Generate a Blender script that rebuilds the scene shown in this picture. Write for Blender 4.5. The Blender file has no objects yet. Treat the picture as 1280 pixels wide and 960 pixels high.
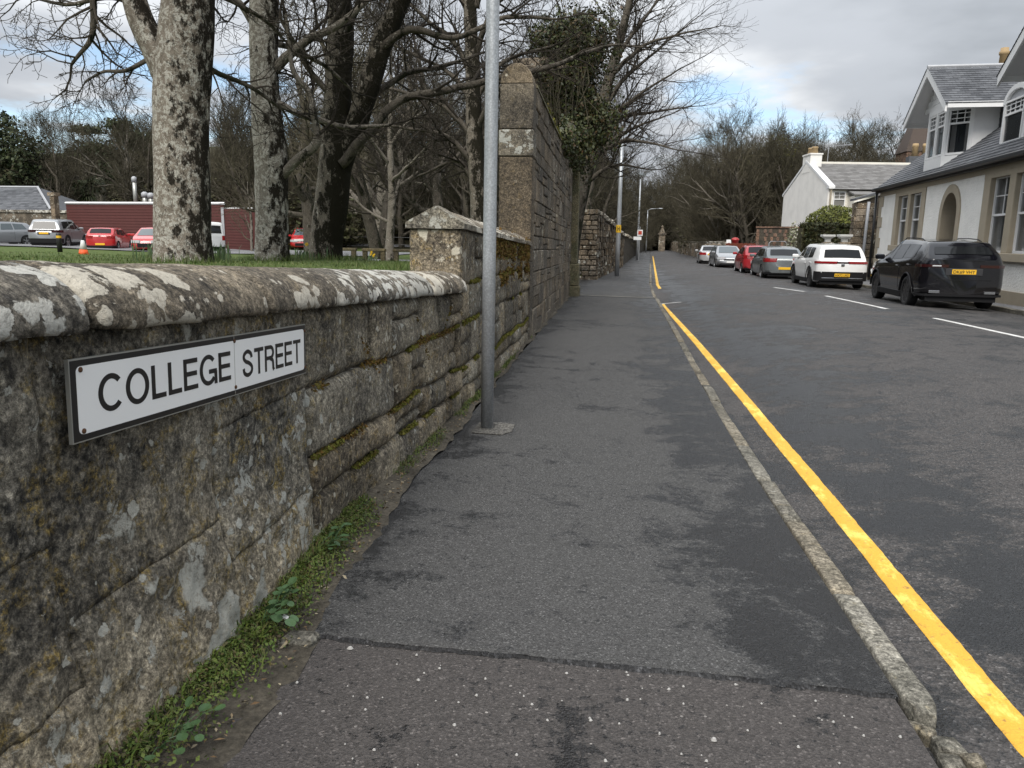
import bpy, bmesh, math, random
from mathutils import Vector, Matrix, noise

S = bpy.context.scene
COL = S.collection
R = math.radians

# ------------------------------------------------------------------ camera
cam_d = bpy.data.cameras.new("camera")
cam = bpy.data.objects.new("camera", cam_d)
COL.objects.link(cam)
S.camera = cam
cam_d.sensor_width = 36.0
cam_d.lens = 36.0 * 950.0 / 1280.0
cam_d.clip_start = 0.05
cam_d.clip_end = 3000
_y, _p, _r = R(7.8), R(10.8), R(0.9)
_f = Vector((-math.sin(_y) * math.cos(_p), math.cos(_y) * math.cos(_p), -math.sin(_p)))
_rt = Vector((math.cos(_y), math.sin(_y), 0))
_up = _rt.cross(_f)
_R = _rt * math.cos(_r) + _up * math.sin(_r)
_U = -_rt * math.sin(_r) + _up * math.cos(_r)
cam.matrix_world = Matrix(((_R.x, _U.x, -_f.x, 0), (_R.y, _U.y, -_f.y, 0), (_R.z, _U.z, -_f.z, 1.42), (0, 0, 0, 1)))

# ------------------------------------------------------------------ world and sun
SUN_EL, SUN_AZ = R(50), R(186)          # azimuth clockwise from +Y: the veiled sun is high behind the camera
W = bpy.data.worlds.new("World")
S.world = W
W.use_nodes = True
wn = W.node_tree
wn.nodes.clear()
def _n(nt, t, **kw):
    n = nt.nodes.new(t)
    for k, v in kw.items():
        setattr(n, k, v)
    return n
sky = _n(wn, 'ShaderNodeTexSky', sky_type='NISHITA', sun_disc=False)
sky.sun_elevation = SUN_EL
sky.sun_rotation = SUN_AZ
sky.air_density = 1.0
sky.dust_density = 0.6
bg = _n(wn, 'ShaderNodeBackground')
bg.inputs['Strength'].default_value = 0.1
wo = _n(wn, 'ShaderNodeOutputWorld')
tc = _n(wn, 'ShaderNodeTexCoord')
sep = _n(wn, 'ShaderNodeSeparateXYZ')
vrot = _n(wn, 'ShaderNodeVectorRotate', rotation_type='Z_AXIS')
vrot.inputs['Angle'].default_value = R(-7)
wn.links.new(tc.outputs['Generated'], vrot.inputs['Vector'])
wn.links.new(vrot.outputs[0], sep.inputs[0])
def wm(op, a, b=None, c=None):
    m = _n(wn, 'ShaderNodeMath', operation=op)
    for i, v in enumerate((a, b, c)):
        if v is None:
            continue
        if isinstance(v, (int, float)):
            m.inputs[i].default_value = v
        else:
            wn.links.new(v, m.inputs[i])
    return m.outputs[0]
den = wm('ADD', wm('MAXIMUM', sep.outputs['Z'], 0.0), 0.16)
cx = wm('DIVIDE', sep.outputs['X'], den)
cy = wm('DIVIDE', sep.outputs['Y'], den)
cmb = _n(wn, 'ShaderNodeCombineXYZ')
wn.links.new(cx, cmb.inputs[0]); wn.links.new(cy, cmb.inputs[1])
def wnoise(scale, detail, rough, w):
    n = _n(wn, 'ShaderNodeTexNoise', noise_dimensions='4D')
    n.inputs['Scale'].default_value = scale
    n.inputs['Detail'].default_value = detail
    n.inputs['Roughness'].default_value = rough
    n.inputs['W'].default_value = w
    wn.links.new(cmb.outputs[0], n.inputs['Vector'])
    return n.outputs[0]
def wramp(fac, stops):
    r = _n(wn, 'ShaderNodeValToRGB')
    while len(r.color_ramp.elements) < len(stops):
        r.color_ramp.elements.new(0.5)
    for e, (p, c) in zip(r.color_ramp.elements, stops):
        e.position = p
        e.color = (c[0], c[1], c[2], 1) if not isinstance(c, (int, float)) else (c, c, c, 1)
    r.color_ramp.interpolation = 'EASE'
    wn.links.new(fac, r.inputs[0])
    return r.outputs[0]
band = wramp(sep.outputs['Z'], [(0.0, 0.62), (0.09, 0.50), (0.17, 0.52), (0.25, 0.70), (1.0, 0.74)])   # the deck thins towards the horizon
cover = wramp(wm('ADD', wnoise(1.1, 6, 0.6, 3.1), wm('SUBTRACT', band, 0.5)), [(0.40, 0.0), (0.54, 1.0)])
shade = wramp(wnoise(0.55, 6, 0.5, 7.7), [(0.36, (2.0, 2.18, 2.4)), (0.5, (3.4, 3.6, 3.9)), (0.62, (6.0, 6.15, 6.3))])
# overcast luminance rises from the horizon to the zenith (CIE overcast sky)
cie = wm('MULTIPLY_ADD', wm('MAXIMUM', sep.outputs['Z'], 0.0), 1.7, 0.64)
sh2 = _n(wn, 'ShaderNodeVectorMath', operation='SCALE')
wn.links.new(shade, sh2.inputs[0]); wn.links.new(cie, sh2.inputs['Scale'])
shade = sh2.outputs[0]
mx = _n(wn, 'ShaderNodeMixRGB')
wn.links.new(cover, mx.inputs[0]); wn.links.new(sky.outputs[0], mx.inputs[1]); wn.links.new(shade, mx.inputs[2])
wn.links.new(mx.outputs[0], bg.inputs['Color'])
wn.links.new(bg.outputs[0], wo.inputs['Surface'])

sun_d = bpy.data.lights.new("sun", 'SUN')
sun_d.energy = 2.0
sun_d.angle = R(32)
sun_d.color = (1.0, 0.95, 0.88)
sun = bpy.data.objects.new("sun", sun_d)
COL.objects.link(sun)
_sd = Vector((math.sin(SUN_AZ) * math.cos(SUN_EL), math.cos(SUN_AZ) * math.cos(SUN_EL), math.sin(SUN_EL)))
sun.rotation_euler = _sd.to_track_quat('Z', 'Y').to_euler()
sun.location = (0, 0, 40)

S.view_settings.view_transform = 'Standard'
S.view_settings.look = 'None'
S.view_settings.gamma = 1.0
S.view_settings.exposure = 0.88
S.view_settings.use_curve_mapping = False
S.cycles.use_denoising = True
S.cycles.denoising_prefilter = 'ACCURATE'
S.cycles.max_bounces = 6
S.cycles.transparent_max_bounces = 12

# ------------------------------------------------------------------ helpers
ROOT = {}
class MB:
    def __init__(self):
        self.v = []; self.f = []
    def quad(self, a, b, c, d):
        i = len(self.v); self.v += [a, b, c, d]; self.f.append((i, i+1, i+2, i+3))
    def tri(self, a, b, c):
        i = len(self.v); self.v += [a, b, c]; self.f.append((i, i+1, i+2))
    def box(self, x0, x1, y0, y1, z0, z1, M=None, ch=0.0):
        if ch > 0:
            bm = bmesh.new()
            bmesh.ops.create_cube(bm, size=1)
            for q in bm.verts:
                q.co = Vector(((x0+x1)/2 + q.co.x*(x1-x0), (y0+y1)/2 + q.co.y*(y1-y0), (z0+z1)/2 + q.co.z*(z1-z0)))
            bmesh.ops.bevel(bm, geom=bm.edges[:], offset=ch, segments=1, affect='EDGES')
            bm.verts.index_update()
            i = len(self.v)
            self.v += [(M @ q.co if M else q.co.copy()) for q in bm.verts]
            self.f += [tuple(i + q.index for q in fc.verts) for fc in bm.faces]
            bm.free()
            return
        P = [Vector(q) for q in ((x0,y0,z0),(x1,y0,z0),(x1,y1,z0),(x0,y1,z0),(x0,y0,z1),(x1,y0,z1),(x1,y1,z1),(x0,y1,z1))]
        if M: P = [M @ q for q in P]
        i = len(self.v); self.v += P
        self.f += [tuple(i+k for k in q) for q in ((0,3,2,1),(4,5,6,7),(0,1,5,4),(1,2,6,5),(2,3,7,6),(3,0,4,7))]
    def loft(self, rings, closed=True, caps=True):
        n = len(rings[0]); b = len(self.v)
        for r in rings: self.v += list(r)
        m = n if closed else n-1
        for i in range(len(rings)-1):
            for j in range(m):
                k = (j+1) % n
                self.f.append((b+i*n+j, b+i*n+k, b+(i+1)*n+k, b+(i+1)*n+j))
        if caps and closed:
            self.f.append(tuple(b+j for j in reversed(range(n))))
            e = b+(len(rings)-1)*n
            self.f.append(tuple(e+j for j in range(n)))
    def tube(self, pts, rad, sides=6, caps=False):
        pts = [Vector(p) for p in pts]
        if not isinstance(rad, (list, tuple)): rad = [rad]*len(pts)
        t0 = (pts[1]-pts[0])
        ref = Vector((0,0,1)) if abs(t0.normalized().z) < 0.9 else Vector((1,0,0))
        rings = []
        N = len(pts)
        for i, p in enumerate(pts):
            t = pts[min(i+1,N-1)] - pts[max(i-1,0)]
            if t.length < 1e-9: t = Vector((0,0,1))
            t.normalize()
            a = t.cross(ref)
            if a.length < 1e-4:
                a = t.cross(Vector((0.3,0.7,0.2)))
            a.normalize(); b = t.cross(a)
            r = rad[i]
            rings.append([p + (a*math.cos(2*math.pi*k/sides) + b*math.sin(2*math.pi*k/sides))*r for k in range(sides)])
        self.loft(rings, True, caps)
    def lathe(self, prof, c=(0,0,0), n=16, axis='z', caps=True):
        rings = []
        for r, h in prof:
            ring = []
            for k in range(n):
                a = 2*math.pi*k/n
                if axis == 'z': q = (c[0]+r*math.cos(a), c[1]+r*math.sin(a), c[2]+h)
                elif axis == 'x': q = (c[0]+h, c[1]+r*math.cos(a), c[2]+r*math.sin(a))
                else: q = (c[0]+r*math.cos(a), c[1]+h, c[2]-r*math.sin(a))
                ring.append(Vector(q))
            rings.append(ring)
        self.loft(rings, True, caps)
    def prism(self, poly, h0, h1, fn):
        """poly of (a,b), extruded between h0 and h1; fn(a,b,h)->point"""
        n = len(poly); i = len(self.v)
        self.v += [Vector(fn(a, b, h0)) for a, b in poly] + [Vector(fn(a, b, h1)) for a, b in poly]
        self.f.append(tuple(i+k for k in reversed(range(n))))
        self.f.append(tuple(i+n+k for k in range(n)))
        for k in range(n):
            m = (k+1) % n
            self.f.append((i+k, i+m, i+n+m, i+n+k))
    def xf(self, M):
        self.v = [M @ Vector(q) for q in self.v]
        return self
    def mesh(self, name, off=None, smooth=False):
        me = bpy.data.meshes.new(name)
        if off is not None and (off[0] or off[1] or off[2]):
            ox, oy, oz = off
            vs = [(q[0]-ox, q[1]-oy, q[2]-oz) for q in self.v]
        else:
            vs = [(q[0], q[1], q[2]) for q in self.v]
        me.from_pydata(vs, [], self.f)
        if smooth:
            me.polygons.foreach_set('use_smooth', [True]*len(me.polygons))
        me.update()
        return me
    def build(self, name, mat, parent=None, smooth=False, kind=None, fix=False, loc=None):
        off = ROOT.get(parent.name) if parent else loc
        me = self.mesh(name, off, smooth)
        if fix:
            bm = bmesh.new(); bm.from_mesh(me)
            bmesh.ops.recalc_face_normals(bm, faces=bm.faces[:])
            bm.to_mesh(me); bm.free()
        o = bpy.data.objects.new(name, me)
        COL.objects.link(o)
        if mat: me.materials.append(mat)
        if parent:
            o.parent = parent
            ROOT[o.name] = off
        else:
            if loc is not None: o.location = loc
            ROOT[o.name] = loc
        if kind: o['kind'] = kind
        return o

def tag(o, label, cat, group=None):
    o['label'] = label; o['category'] = cat
    if group: o['group'] = group
    return o
def thing(name, loc, label, cat, group=None, world=True, rz=0.0):
    """world=True: parts are given in world coordinates (root unrotated)"""
    o = bpy.data.objects.new(name, None)
    o.empty_display_size = 0.2
    COL.objects.link(o)
    o.location = loc
    o.rotation_euler = (0, 0, rz)
    ROOT[o.name] = tuple(loc) if world else None
    return tag(o, label, cat, group)
def struct(mb, name, mat, smooth=False):
    return mb.build(name, mat, None, smooth, 'structure')
def copy_tree(o, parent=None):
    c = o.copy(); COL.objects.link(c)
    if parent: c.parent = parent
    for ch in list(o.children):
        copy_tree(ch, c)
    return c
def lerp(a, b, t): return a + (b-a)*t
def sst(a, b, x):
    t = max(0.0, min(1.0, (x-a)/(b-a))); return t*t*(3-2*t)
def interp(pts, x):
    if x <= pts[0][0]: return pts[0][1]
    for (a, va), (b, vb) in zip(pts, pts[1:]):
        if x <= b: return va + (vb-va)*(x-a)/(b-a)
    return pts[-1][1]
def nz(x, y, z, s): return noise.noise(Vector((x*s, y*s, z*s)))

# ------------------------------------------------------------------ node helpers
class NT:
    def __init__(self, name):
        self.m = bpy.data.materials.new(name); self.m.use_nodes = True
        self.t = self.m.node_tree
        self.b = self.t.nodes['Principled BSDF']
        self._pos = None
    def n(self, t, **kw): return _n(self.t, t, **kw)
    def put(self, v, sock):
        if v is None: return
        if isinstance(v, (int, float)): 
            try: sock.default_value = v
            except TypeError: sock.default_value = (v, v, v, 1)
        elif isinstance(v, (tuple, list)):
            sock.default_value = tuple(v) + ((1,) if len(v) == 3 and sock.type == 'RGBA' else ())
        else: self.t.links.new(v, sock)
    def pos(self, obj=False):
        if obj:
            return self.n('ShaderNodeTexCoord').outputs['Object']
        if self._pos is None: self._pos = self.n('ShaderNodeNewGeometry').outputs['Position']
        return self._pos
    def scale(self, vec, s):
        m = self.n('ShaderNodeVectorMath', operation='MULTIPLY')
        self.put(vec, m.inputs[0]); m.inputs[1].default_value = s
        return m.outputs[0]
    def noise(self, scale, detail=4, rough=0.55, vec=None, dist=0.0, col=False):
        n = self.n('ShaderNodeTexNoise')
        n.inputs['Scale'].default_value = scale; n.inputs['Detail'].default_value = detail
        n.inputs['Roughness'].default_value = rough; n.inputs['Distortion'].default_value = dist
        self.put(vec if vec is not None else self.pos(), n.inputs['Vector'])
        return n.outputs['Color' if col else 0]
    def vor(self, scale, vec=None, feature='F1', rnd=1.0):
        n = self.n('ShaderNodeTexVoronoi', feature=feature)
        n.inputs['Scale'].default_value = scale; n.inputs['Randomness'].default_value = rnd
        self.put(vec if vec is not None else self.pos(), n.inputs['Vector'])
        return n
    def warp(self, amt, scale, vec=None, detail=3):
        v = vec if vec is not None else self.pos()
        c = self.noise(scale, detail, 0.6, v, col=True)
        s = self.n('ShaderNodeVectorMath', operation='SUBTRACT')
        self.put(c, s.inputs[0]); s.inputs[1].default_value = (0.5, 0.5, 0.5)
        k = self.n('ShaderNodeVectorMath', operation='SCALE'); k.inputs['Scale'].default_value = amt
        self.put(s.outputs[0], k.inputs[0])
        a = self.n('ShaderNodeVectorMath', operation='ADD')
        self.put(v, a.inputs[0]); self.put(k.outputs[0], a.inputs[1])
        return a.outputs[0]
    def ramp(self, fac, stops, interp='LINEAR'):
        r = self.n('ShaderNodeValToRGB')
        while len(r.color_ramp.elements) < len(stops): r.color_ramp.elements.new(0.5)
        for e, (p, c) in zip(r.color_ramp.elements, stops):
            e.position = p
            e.color = (c, c, c, 1) if isinstance(c, (int, float)) else (c[0], c[1], c[2], 1)
        r.color_ramp.interpolation = interp
        self.put(fac, r.inputs[0])
        return r.outputs[0]
    def mix(self, fac, a, b, blend='MIX'):
        m = self.n('ShaderNodeMixRGB', blend_type=blend)
        self.put(fac, m.inputs[0])
        for v, s in ((a, m.inputs[1]), (b, m.inputs[2])):
            if isinstance(v, (int, float)): v = (v, v, v)
            self.put(v, s)
        return m.outputs[0]
    def math(self, op, a, b=None, c=None, clamp=False):
        m = self.n('ShaderNodeMath', operation=op); m.use_clamp = clamp
        self.put(a, m.inputs[0]); self.put(b, m.inputs[1]); self.put(c, m.inputs[2])
        return m.outputs[0]
    def xyz(self, vec=None):
        s = self.n('ShaderNodeSeparateXYZ'); self.put(vec if vec is not None else self.pos(), s.inputs[0])
        return s.outputs
    def bump(self, h, strength, dist, normal=None):
        b = self.n('ShaderNodeBump'); b.inputs['Strength'].default_value = strength
        b.inputs['Distance'].default_value = dist
        self.put(h, b.inputs['Height'])
        if normal is not None: self.put(normal, b.inputs['Normal'])
        return b.outputs[0]
    def rnd(self): return self.n('ShaderNodeObjectInfo').outputs['Random']
    def isl(self): return self.n('ShaderNodeNewGeometry').outputs['Random Per Island']
    def out(self, col=None, rough=None, normal=None, metal=None, spec=None):
        self.put(col, self.b.inputs['Base Color']); self.put(rough, self.b.inputs['Roughness'])
        if normal is not None: self.put(normal, self.b.inputs['Normal'])
        self.put(metal, self.b.inputs['Metallic'])
        if spec is not None: self.put(spec, self.b.inputs['Specular IOR Level'])
        return self.m

def plain(name, col, rough=0.6, metal=0.0, spec=None, grime=0.12, scale=4.0, coat=0.0, bump=0.0):
    q = NT(name)
    v = q.pos(True)
    n = q.noise(scale, 6, 0.6, v)
    c = q.mix(q.math('MULTIPLY', n, grime*2), col, tuple(x*0.45 for x in col))
    nr = q.bump(q.noise(scale*12, 3, 0.5, v), 0.3, bump) if bump else None
    m = q.out(c, q.math('ADD', q.math('MULTIPLY', n, 0.15), rough-0.07), nr, metal, spec)
    if coat:
        q.b.inputs['Coat Weight'].default_value = coat; q.b.inputs['Coat Roughness'].default_value = 0.04
    return m

def stone_mat(name, a, b, dark, dark_lo=0.45, dark_hi=0.62, white=0.5, wscale=(7, 19), ochre=0.5, obj_var=0.35, bump=1.0,
              white_col=(0.52, 0.52, 0.47), ochre_col=(0.25, 0.18, 0.05), pale_low=None, crusty=0.0):
    q = NT(name)
    p = q.pos()
    n1 = q.noise(1.7, 5, 0.6); n2 = q.noise(11, 8, 0.65); n3 = q.noise(75, 5, 0.7); n4 = q.noise(240, 3, 0.6)
    base = q.mix(q.ramp(n2, [(0.33, 0), (0.68, 1)]), a, b)
    if pale_low:
        z = q.xyz()[2]
        g = q.math('ADD', z, q.math('MULTIPLY', n1, 0.9))
        k = q.ramp(g, [(pale_low[0], 1.0), (pale_low[1], 0.0)])
        base = q.mix(k, base, q.mix(q.ramp(n2, [(0.3, 0), (0.7, 1)]), (0.20, 0.17, 0.12), (0.42, 0.37, 0.28)))
        dk = q.math('MULTIPLY', q.ramp(n1, [(dark_lo, 0), (dark_hi, 1)]), q.math('SUBTRACT', 1.0, q.math('MULTIPLY', k, 0.85)))
    else:
        dk = q.ramp(n1, [(dark_lo, 0), (dark_hi, 1)])
    fine = q.ramp(q.noise(26, 7, 0.75), [(0.38, 0.25), (0.60, 1.0)])
    base = q.mix(q.math('MULTIPLY', dk, fine), base, dark)
    # ochre lichen
    om = q.ramp(q.noise(9, 9, 0.72, q.warp(0.15, 3)), [(0.60 - 0.12*ochre, 0), (0.72 - 0.12*ochre, 1)])
    om = q.math('MULTIPLY', om, q.ramp(q.noise(60, 4, 0.7), [(0.42, 0), (0.58, 0.8)]))
    base = q.mix(q.math('MULTIPLY', om, min(1.0, ochre*1.4)), base, ochre_col)
    # speckle
    base = q.mix(1.0, base, q.ramp(n3, [(0.30, 0.35), (0.5, 0.95), (0.68, 1.7)]), 'MULTIPLY')
    base = q.mix(0.7, base, q.ramp(n4, [(0.3, 0.6), (0.7, 1.4)]), 'MULTIPLY')
    base = q.mix(0.9, base, q.ramp(q.noise(34, 6, 0.8), [(0.36, 0.30), (0.5, 1.0), (0.64, 1.9)]), 'MULTIPLY')
    # pale crusts of lichen: discs of random size
    gate = q.noise(1.1, 3, 0.5)
    wsum = None
    for sc, wf in zip(wscale, (0.06, 0.025)):
        vv = q.vor(sc, q.warp(wf*3, 7 if sc < 12 else 18, detail=5))
        cs = q.n('ShaderNodeSeparateColor'); q.put(vv.outputs['Color'], cs.inputs[0])
        rad = q.math('MULTIPLY', q.math('SUBTRACT', cs.outputs[0], 1.0 - 0.75*white), 1.25)
        rad = q.math('MULTIPLY', rad, q.ramp(gate, [(0.36, 0.25), (0.60, 1.25)]))
        msk = q.ramp(q.math('SUBTRACT', rad, vv.outputs['Distance']), [(0.0, 0), (0.05, 1)])
        wsum = msk if wsum is None else q.math('MAXIMUM', wsum, msk)
    crust = q.math('ADD', q.math('MULTIPLY', q.noise(4.2, 10, 0.74, q.warp(0.12, 5)), 0.75), q.math('MULTIPLY', gate, 0.25))
    wsum = q.math('MAXIMUM', wsum, q.ramp(crust, [(0.685-0.20*white+crusty, 0), (0.70-0.20*white+crusty, 1)]))
    wtex = q.math('MULTIPLY', wsum, q.ramp(q.noise(45, 5, 0.7), [(0.30, 0.35), (0.5, 1.0)]))
    wc = q.mix(q.noise(5, 3), white_col, tuple(x*0.62 for x in white_col))
    base = q.mix(wtex, base, wc)
    hue = q.math('FRACT', q.math('MULTIPLY', q.rnd(), 7.31))
    base = q.mix(q.math('MULTIPLY', hue, min(0.45, obj_var)), base, q.mix(1.0, base, (1.25, 1.02, 0.72), 'MULTIPLY'))
    rv = q.math('ADD', q.math('MULTIPLY', q.rnd(), obj_var), 1.0 - obj_var*0.5)
    base = q.mix(1.0, base, rv, 'MULTIPLY')
    h = q.math('ADD', q.math('MULTIPLY', n2, 0.55), q.math('MULTIPLY', n3, 0.25))
    h = q.math('ADD', h, q.math('MULTIPLY', wsum, 0.05))
    nr = q.bump(h, 1.0, 0.05*bump)
    nr = q.bump(n4, 0.6, 0.004*bump, nr)
    return q.out(base, 0.92, nr, spec=0.25)

def bark_mat(name, a, b, moss, moss_amt=0.5, white=0.4, vs=1.0):
    q = NT(name)
    p = q.pos()
    sv = q.scale(p, (1, 1, 0.55))
    n2 = q.noise(12*vs, 7, 0.7, sv); n3 = q.noise(70*vs, 4, 0.65)
    c = q.mix(q.ramp(n2, [(0.35, 0), (0.65, 1)]), a, b)
    w = q.math('MULTIPLY', q.ramp(q.noise(15*vs, 8, 0.75, q.warp(0.2, 5)), [(0.66-0.16*white, 0), (0.70-0.16*white, 1)]), 0.85)
    c = q.mix(w, c, (0.46, 0.44, 0.39))
    x = q.xyz(); nrm = q.n('ShaderNodeNewGeometry').outputs['Normal']
    nx = q.xyz(nrm)[0]
    ms = q.math('ADD', q.noise(6*vs, 9, 0.8, q.scale(p, (1, 1, 0.6))), q.math('MULTIPLY', nx, 0.12))
    mm = q.ramp(ms, [(0.66-0.2*moss_amt, 0), (0.70-0.2*moss_amt, 1)])
    c = q.mix(mm, c, moss)
    c = q.mix(1.0, c, q.ramp(n3, [(0.3, 0.55), (0.7, 1.35)]), 'MULTIPLY')
    h = q.math('ADD', n2, q.math('MULTIPLY', n3, 0.4))
    h = q.math('ADD', h, q.math('MULTIPLY', mm, 0.5))
    return q.out(c, 0.95, q.bump(h, 1.0, 0.03), spec=0.15)

def leaf_mat(name, cols, rough=0.6):
    q = NT(name)
    c = q.ramp(q.isl(), [(i/max(1, len(cols)-1), k) for i, k in enumerate(cols)])
    c = q.mix(0.6, c, q.ramp(q.noise(1.2, 3), [(0.3, 0.5), (0.7, 1.4)]), 'MULTIPLY')
    return q.out(c, rough, spec=0.3)
def twig_mat(name, a, b):
    q = NT(name)
    c = q.mix(q.rnd(), a, b)
    c = q.mix(0.7, c, q.ramp(q.noise(0.6, 3), [(0.3, 0.6), (0.7, 1.3)]), 'MULTIPLY')
    return q.out(c, 0.95, spec=0.1)

# asphalt -----------------------------------------------------------
def asphalt_mat(name, base, wet, pale, wet_lo, wet_hi, agg=0.35, agg_scale=170, chips=0.0, tint=(1, 1, 1), fields=None, pits=0.0):
    q = NT(name)
    flat = q.scale(q.pos(), (1, 1, 0.0))
    big = q.noise(0.55, 5, 0.6, flat); med = q.noise(2.6, 7, 0.68, flat, dist=0.4); fin = q.noise(22, 6, 0.75, flat)
    st = q.math('ADD', q.math('MULTIPLY', big, 0.45), q.math('MULTIPLY', med, 0.55))
    st = q.math('ADD', st, q.math('MULTIPLY', q.math('SUBTRACT', fin, 0.5), 0.30))
    st = q.math('ADD', st, q.math('MULTIPLY', q.math('SUBTRACT', q.noise(75, 4, 0.7, flat), 0.5), 0.16))
    if fields:
        st = q.math('ADD', st, fields(q))
    wm_ = q.ramp(st, [(wet_lo, 1), (wet_hi, 0)])
    pm = q.ramp(st, [(wet_hi-0.005, 0), (wet_hi+0.03, 1)])
    c = q.mix(wm_, base, wet)
    c = q.mix(pm, c, pale)
    v = q.vor(agg_scale, flat)
    cs = q.n('ShaderNodeSeparateColor'); q.put(v.outputs['Color'], cs.inputs[0])
    c = q.mix(0.55, c, q.ramp(q.noise(330, 3, 0.7, flat), [(0.3, 0.45), (0.7, 1.55)]), 'MULTIPLY')
    c = q.mix(agg, c, q.ramp(cs.outputs[0], [(0.0, 0.35), (0.5, 0.95), (0.92, 1.5), (1.0, 3.4)]), 'MULTIPLY')
    if chips:
        v2 = q.vor(38, flat)
        c2 = q.n('ShaderNodeSeparateColor'); q.put(v2.outputs['Color'], c2.inputs[0])
        r2 = q.math('MULTIPLY', q.math('SUBTRACT', c2.outputs[0], 1-chips), 1.2)
        mk = q.ramp(q.math('SUBTRACT', r2, v2.outputs['Distance']), [(0, 0), (0.04, 1)])
        c = q.mix(mk, c, q.mix(c2.outputs[1], (0.10, 0.09, 0.085), (0.30, 0.28, 0.26)))
    if pits:      # small black pits where the binder shows between the stones
        pt = q.math('ADD', q.math('MULTIPLY', q.noise(24, 5, 0.65, flat, dist=0.6), 0.72), q.math('MULTIPLY', q.noise(0.8, 3, 0.5, flat), 0.28))
        pk = q.ramp(pt, [(0.585-0.06*pits, 0), (0.605-0.06*pits, 1)])
        c = q.mix(q.math('MULTIPLY', pk, 0.85), c, wet)
        wm_ = q.math('MAXIMUM', wm_, q.math('MULTIPLY', pk, 0.8))
    rough = q.math('SUBTRACT', 0.9, q.math('MULTIPLY', wm_, 0.54))
    h = q.math('ADD', v.outputs['Distance'], q.math('MULTIPLY', q.noise(90, 4, 0.7, flat), 0.6))
    nr = q.bump(h, 1.0, 0.006)
    nr = q.bump(q.noise(14, 4, 0.6, flat), 0.5, 0.012, nr)
    return q.out(c, rough, nr, spec=0.4)

# ------------------------------------------------------------------ materials
M_wall_near = stone_mat('stone_near', (0.165, 0.15, 0.124), (0.345, 0.318, 0.26), (0.028, 0.0275, 0.026), 0.36, 0.50, white=0.56, wscale=(4.5, 19), ochre=0.85, obj_var=0.16, bump=1.1, pale_low=(0.40, 0.95))
M_wall = stone_mat('stone_course', (0.15, 0.135, 0.107), (0.33, 0.30, 0.238), (0.05, 0.045, 0.04), 0.36, 0.55, white=0.42, wscale=(6, 20), ochre=0.6, obj_var=0.6)
M_coping = stone_mat('stone_coping', (0.14, 0.125, 0.10), (0.24, 0.215, 0.175), (0.045, 0.042, 0.038), 0.36, 0.56, white=0.95, wscale=(7.5, 15), ochre=0.25, obj_var=0.3, bump=0.9, white_col=(0.58, 0.57, 0.52), crusty=0.085)
M_cap = stone_mat('stone_cap', (0.17, 0.155, 0.125), (0.28, 0.26, 0.21), (0.07, 0.064, 0.056), 0.40, 0.60, white=0.42, wscale=(6, 15), ochre=0.2, obj_var=0.1, bump=0.8)
M_tall = stone_mat('stone_tall', (0.13, 0.113, 0.09), (0.24, 0.208, 0.163), (0.045, 0.041, 0.036), 0.36, 0.54, white=0.36, wscale=(3, 9), ochre=0.35, obj_var=0.6, bump=0.9)
M_tall2 = stone_mat('stone_tall_crusted', (0.15, 0.13, 0.10), (0.25, 0.22, 0.17), (0.06, 0.055, 0.048), 0.40, 0.6, white=0.62, wscale=(6, 14), ochre=0.3, obj_var=0.0, bump=0.9)
M_mortar = stone_mat('mortar', (0.055, 0.048, 0.038), (0.10, 0.085, 0.065), (0.025, 0.022, 0.018), white=0.05, ochre=0.3, obj_var=0.0)
M_mossy = stone_mat('stone_mossy', (0.10, 0.092, 0.062), (0.16, 0.145, 0.095), (0.05, 0.055, 0.03), white=0.15, ochre=0.5, obj_var=0.15)
M_rubble = stone_mat('stone_rubble', (0.15, 0.125, 0.10), (0.27, 0.23, 0.18), (0.04, 0.036, 0.03), 0.38, 0.55, white=0.5, wscale=(3.5, 8), ochre=0.4, obj_var=0.5)
M_rubble2 = stone_mat('stone_rubble_red', (0.14, 0.085, 0.065), (0.22, 0.15, 0.115), (0.06, 0.045, 0.04), white=0.2, wscale=(3, 8), ochre=0.2, obj_var=0.5)
M_kerb = stone_mat('stone_kerb', (0.125, 0.118, 0.098), (0.20, 0.188, 0.16), (0.06, 0.058, 0.048), 0.40, 0.60, white=0.12, wscale=(14, 40), ochre=0.25, obj_var=0.35, bump=0.22)
M_moss = leaf_mat('moss', [(0.07, 0.075, 0.012), (0.13, 0.14, 0.02), (0.10, 0.07, 0.02), (0.17, 0.17, 0.03)], 0.9)
M_rustmoss = leaf_mat('rust_moss', [(0.09, 0.05, 0.015), (0.14, 0.08, 0.02), (0.13, 0.12, 0.025)], 0.9)
M_leaf = leaf_mat('weed_leaf', [(0.03, 0.06, 0.010), (0.07, 0.11, 0.018), (0.11, 0.145, 0.028), (0.06, 0.07, 0.02), (0.10, 0.075, 0.03)])
M_broad = leaf_mat('broad_leaf', [(0.035, 0.075, 0.03), (0.06, 0.11, 0.045)], 0.45)
M_grass = leaf_mat('grass_blade', [(0.04, 0.07, 0.013), (0.06, 0.10, 0.018), (0.09, 0.13, 0.03), (0.14, 0.145, 0.06)])
M_daff = leaf_mat('daffodil_leaf', [(0.06, 0.11, 0.05), (0.10, 0.16, 0.07), (0.15, 0.19, 0.10)])
M_ivy = leaf_mat('ivy_leaf', [(0.018, 0.024, 0.008), (0.035, 0.045, 0.013), (0.06, 0.07, 0.02), (0.075, 0.042, 0.02)], 0.5)
M_hedge = leaf_mat('hedge_leaf', [(0.05, 0.065, 0.012), (0.10, 0.115, 0.02), (0.15, 0.155, 0.03)])
M_conif = leaf_mat('conifer_leaf', [(0.018, 0.028, 0.012), (0.035, 0.048, 0.018), (0.05, 0.06, 0.022)])
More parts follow.
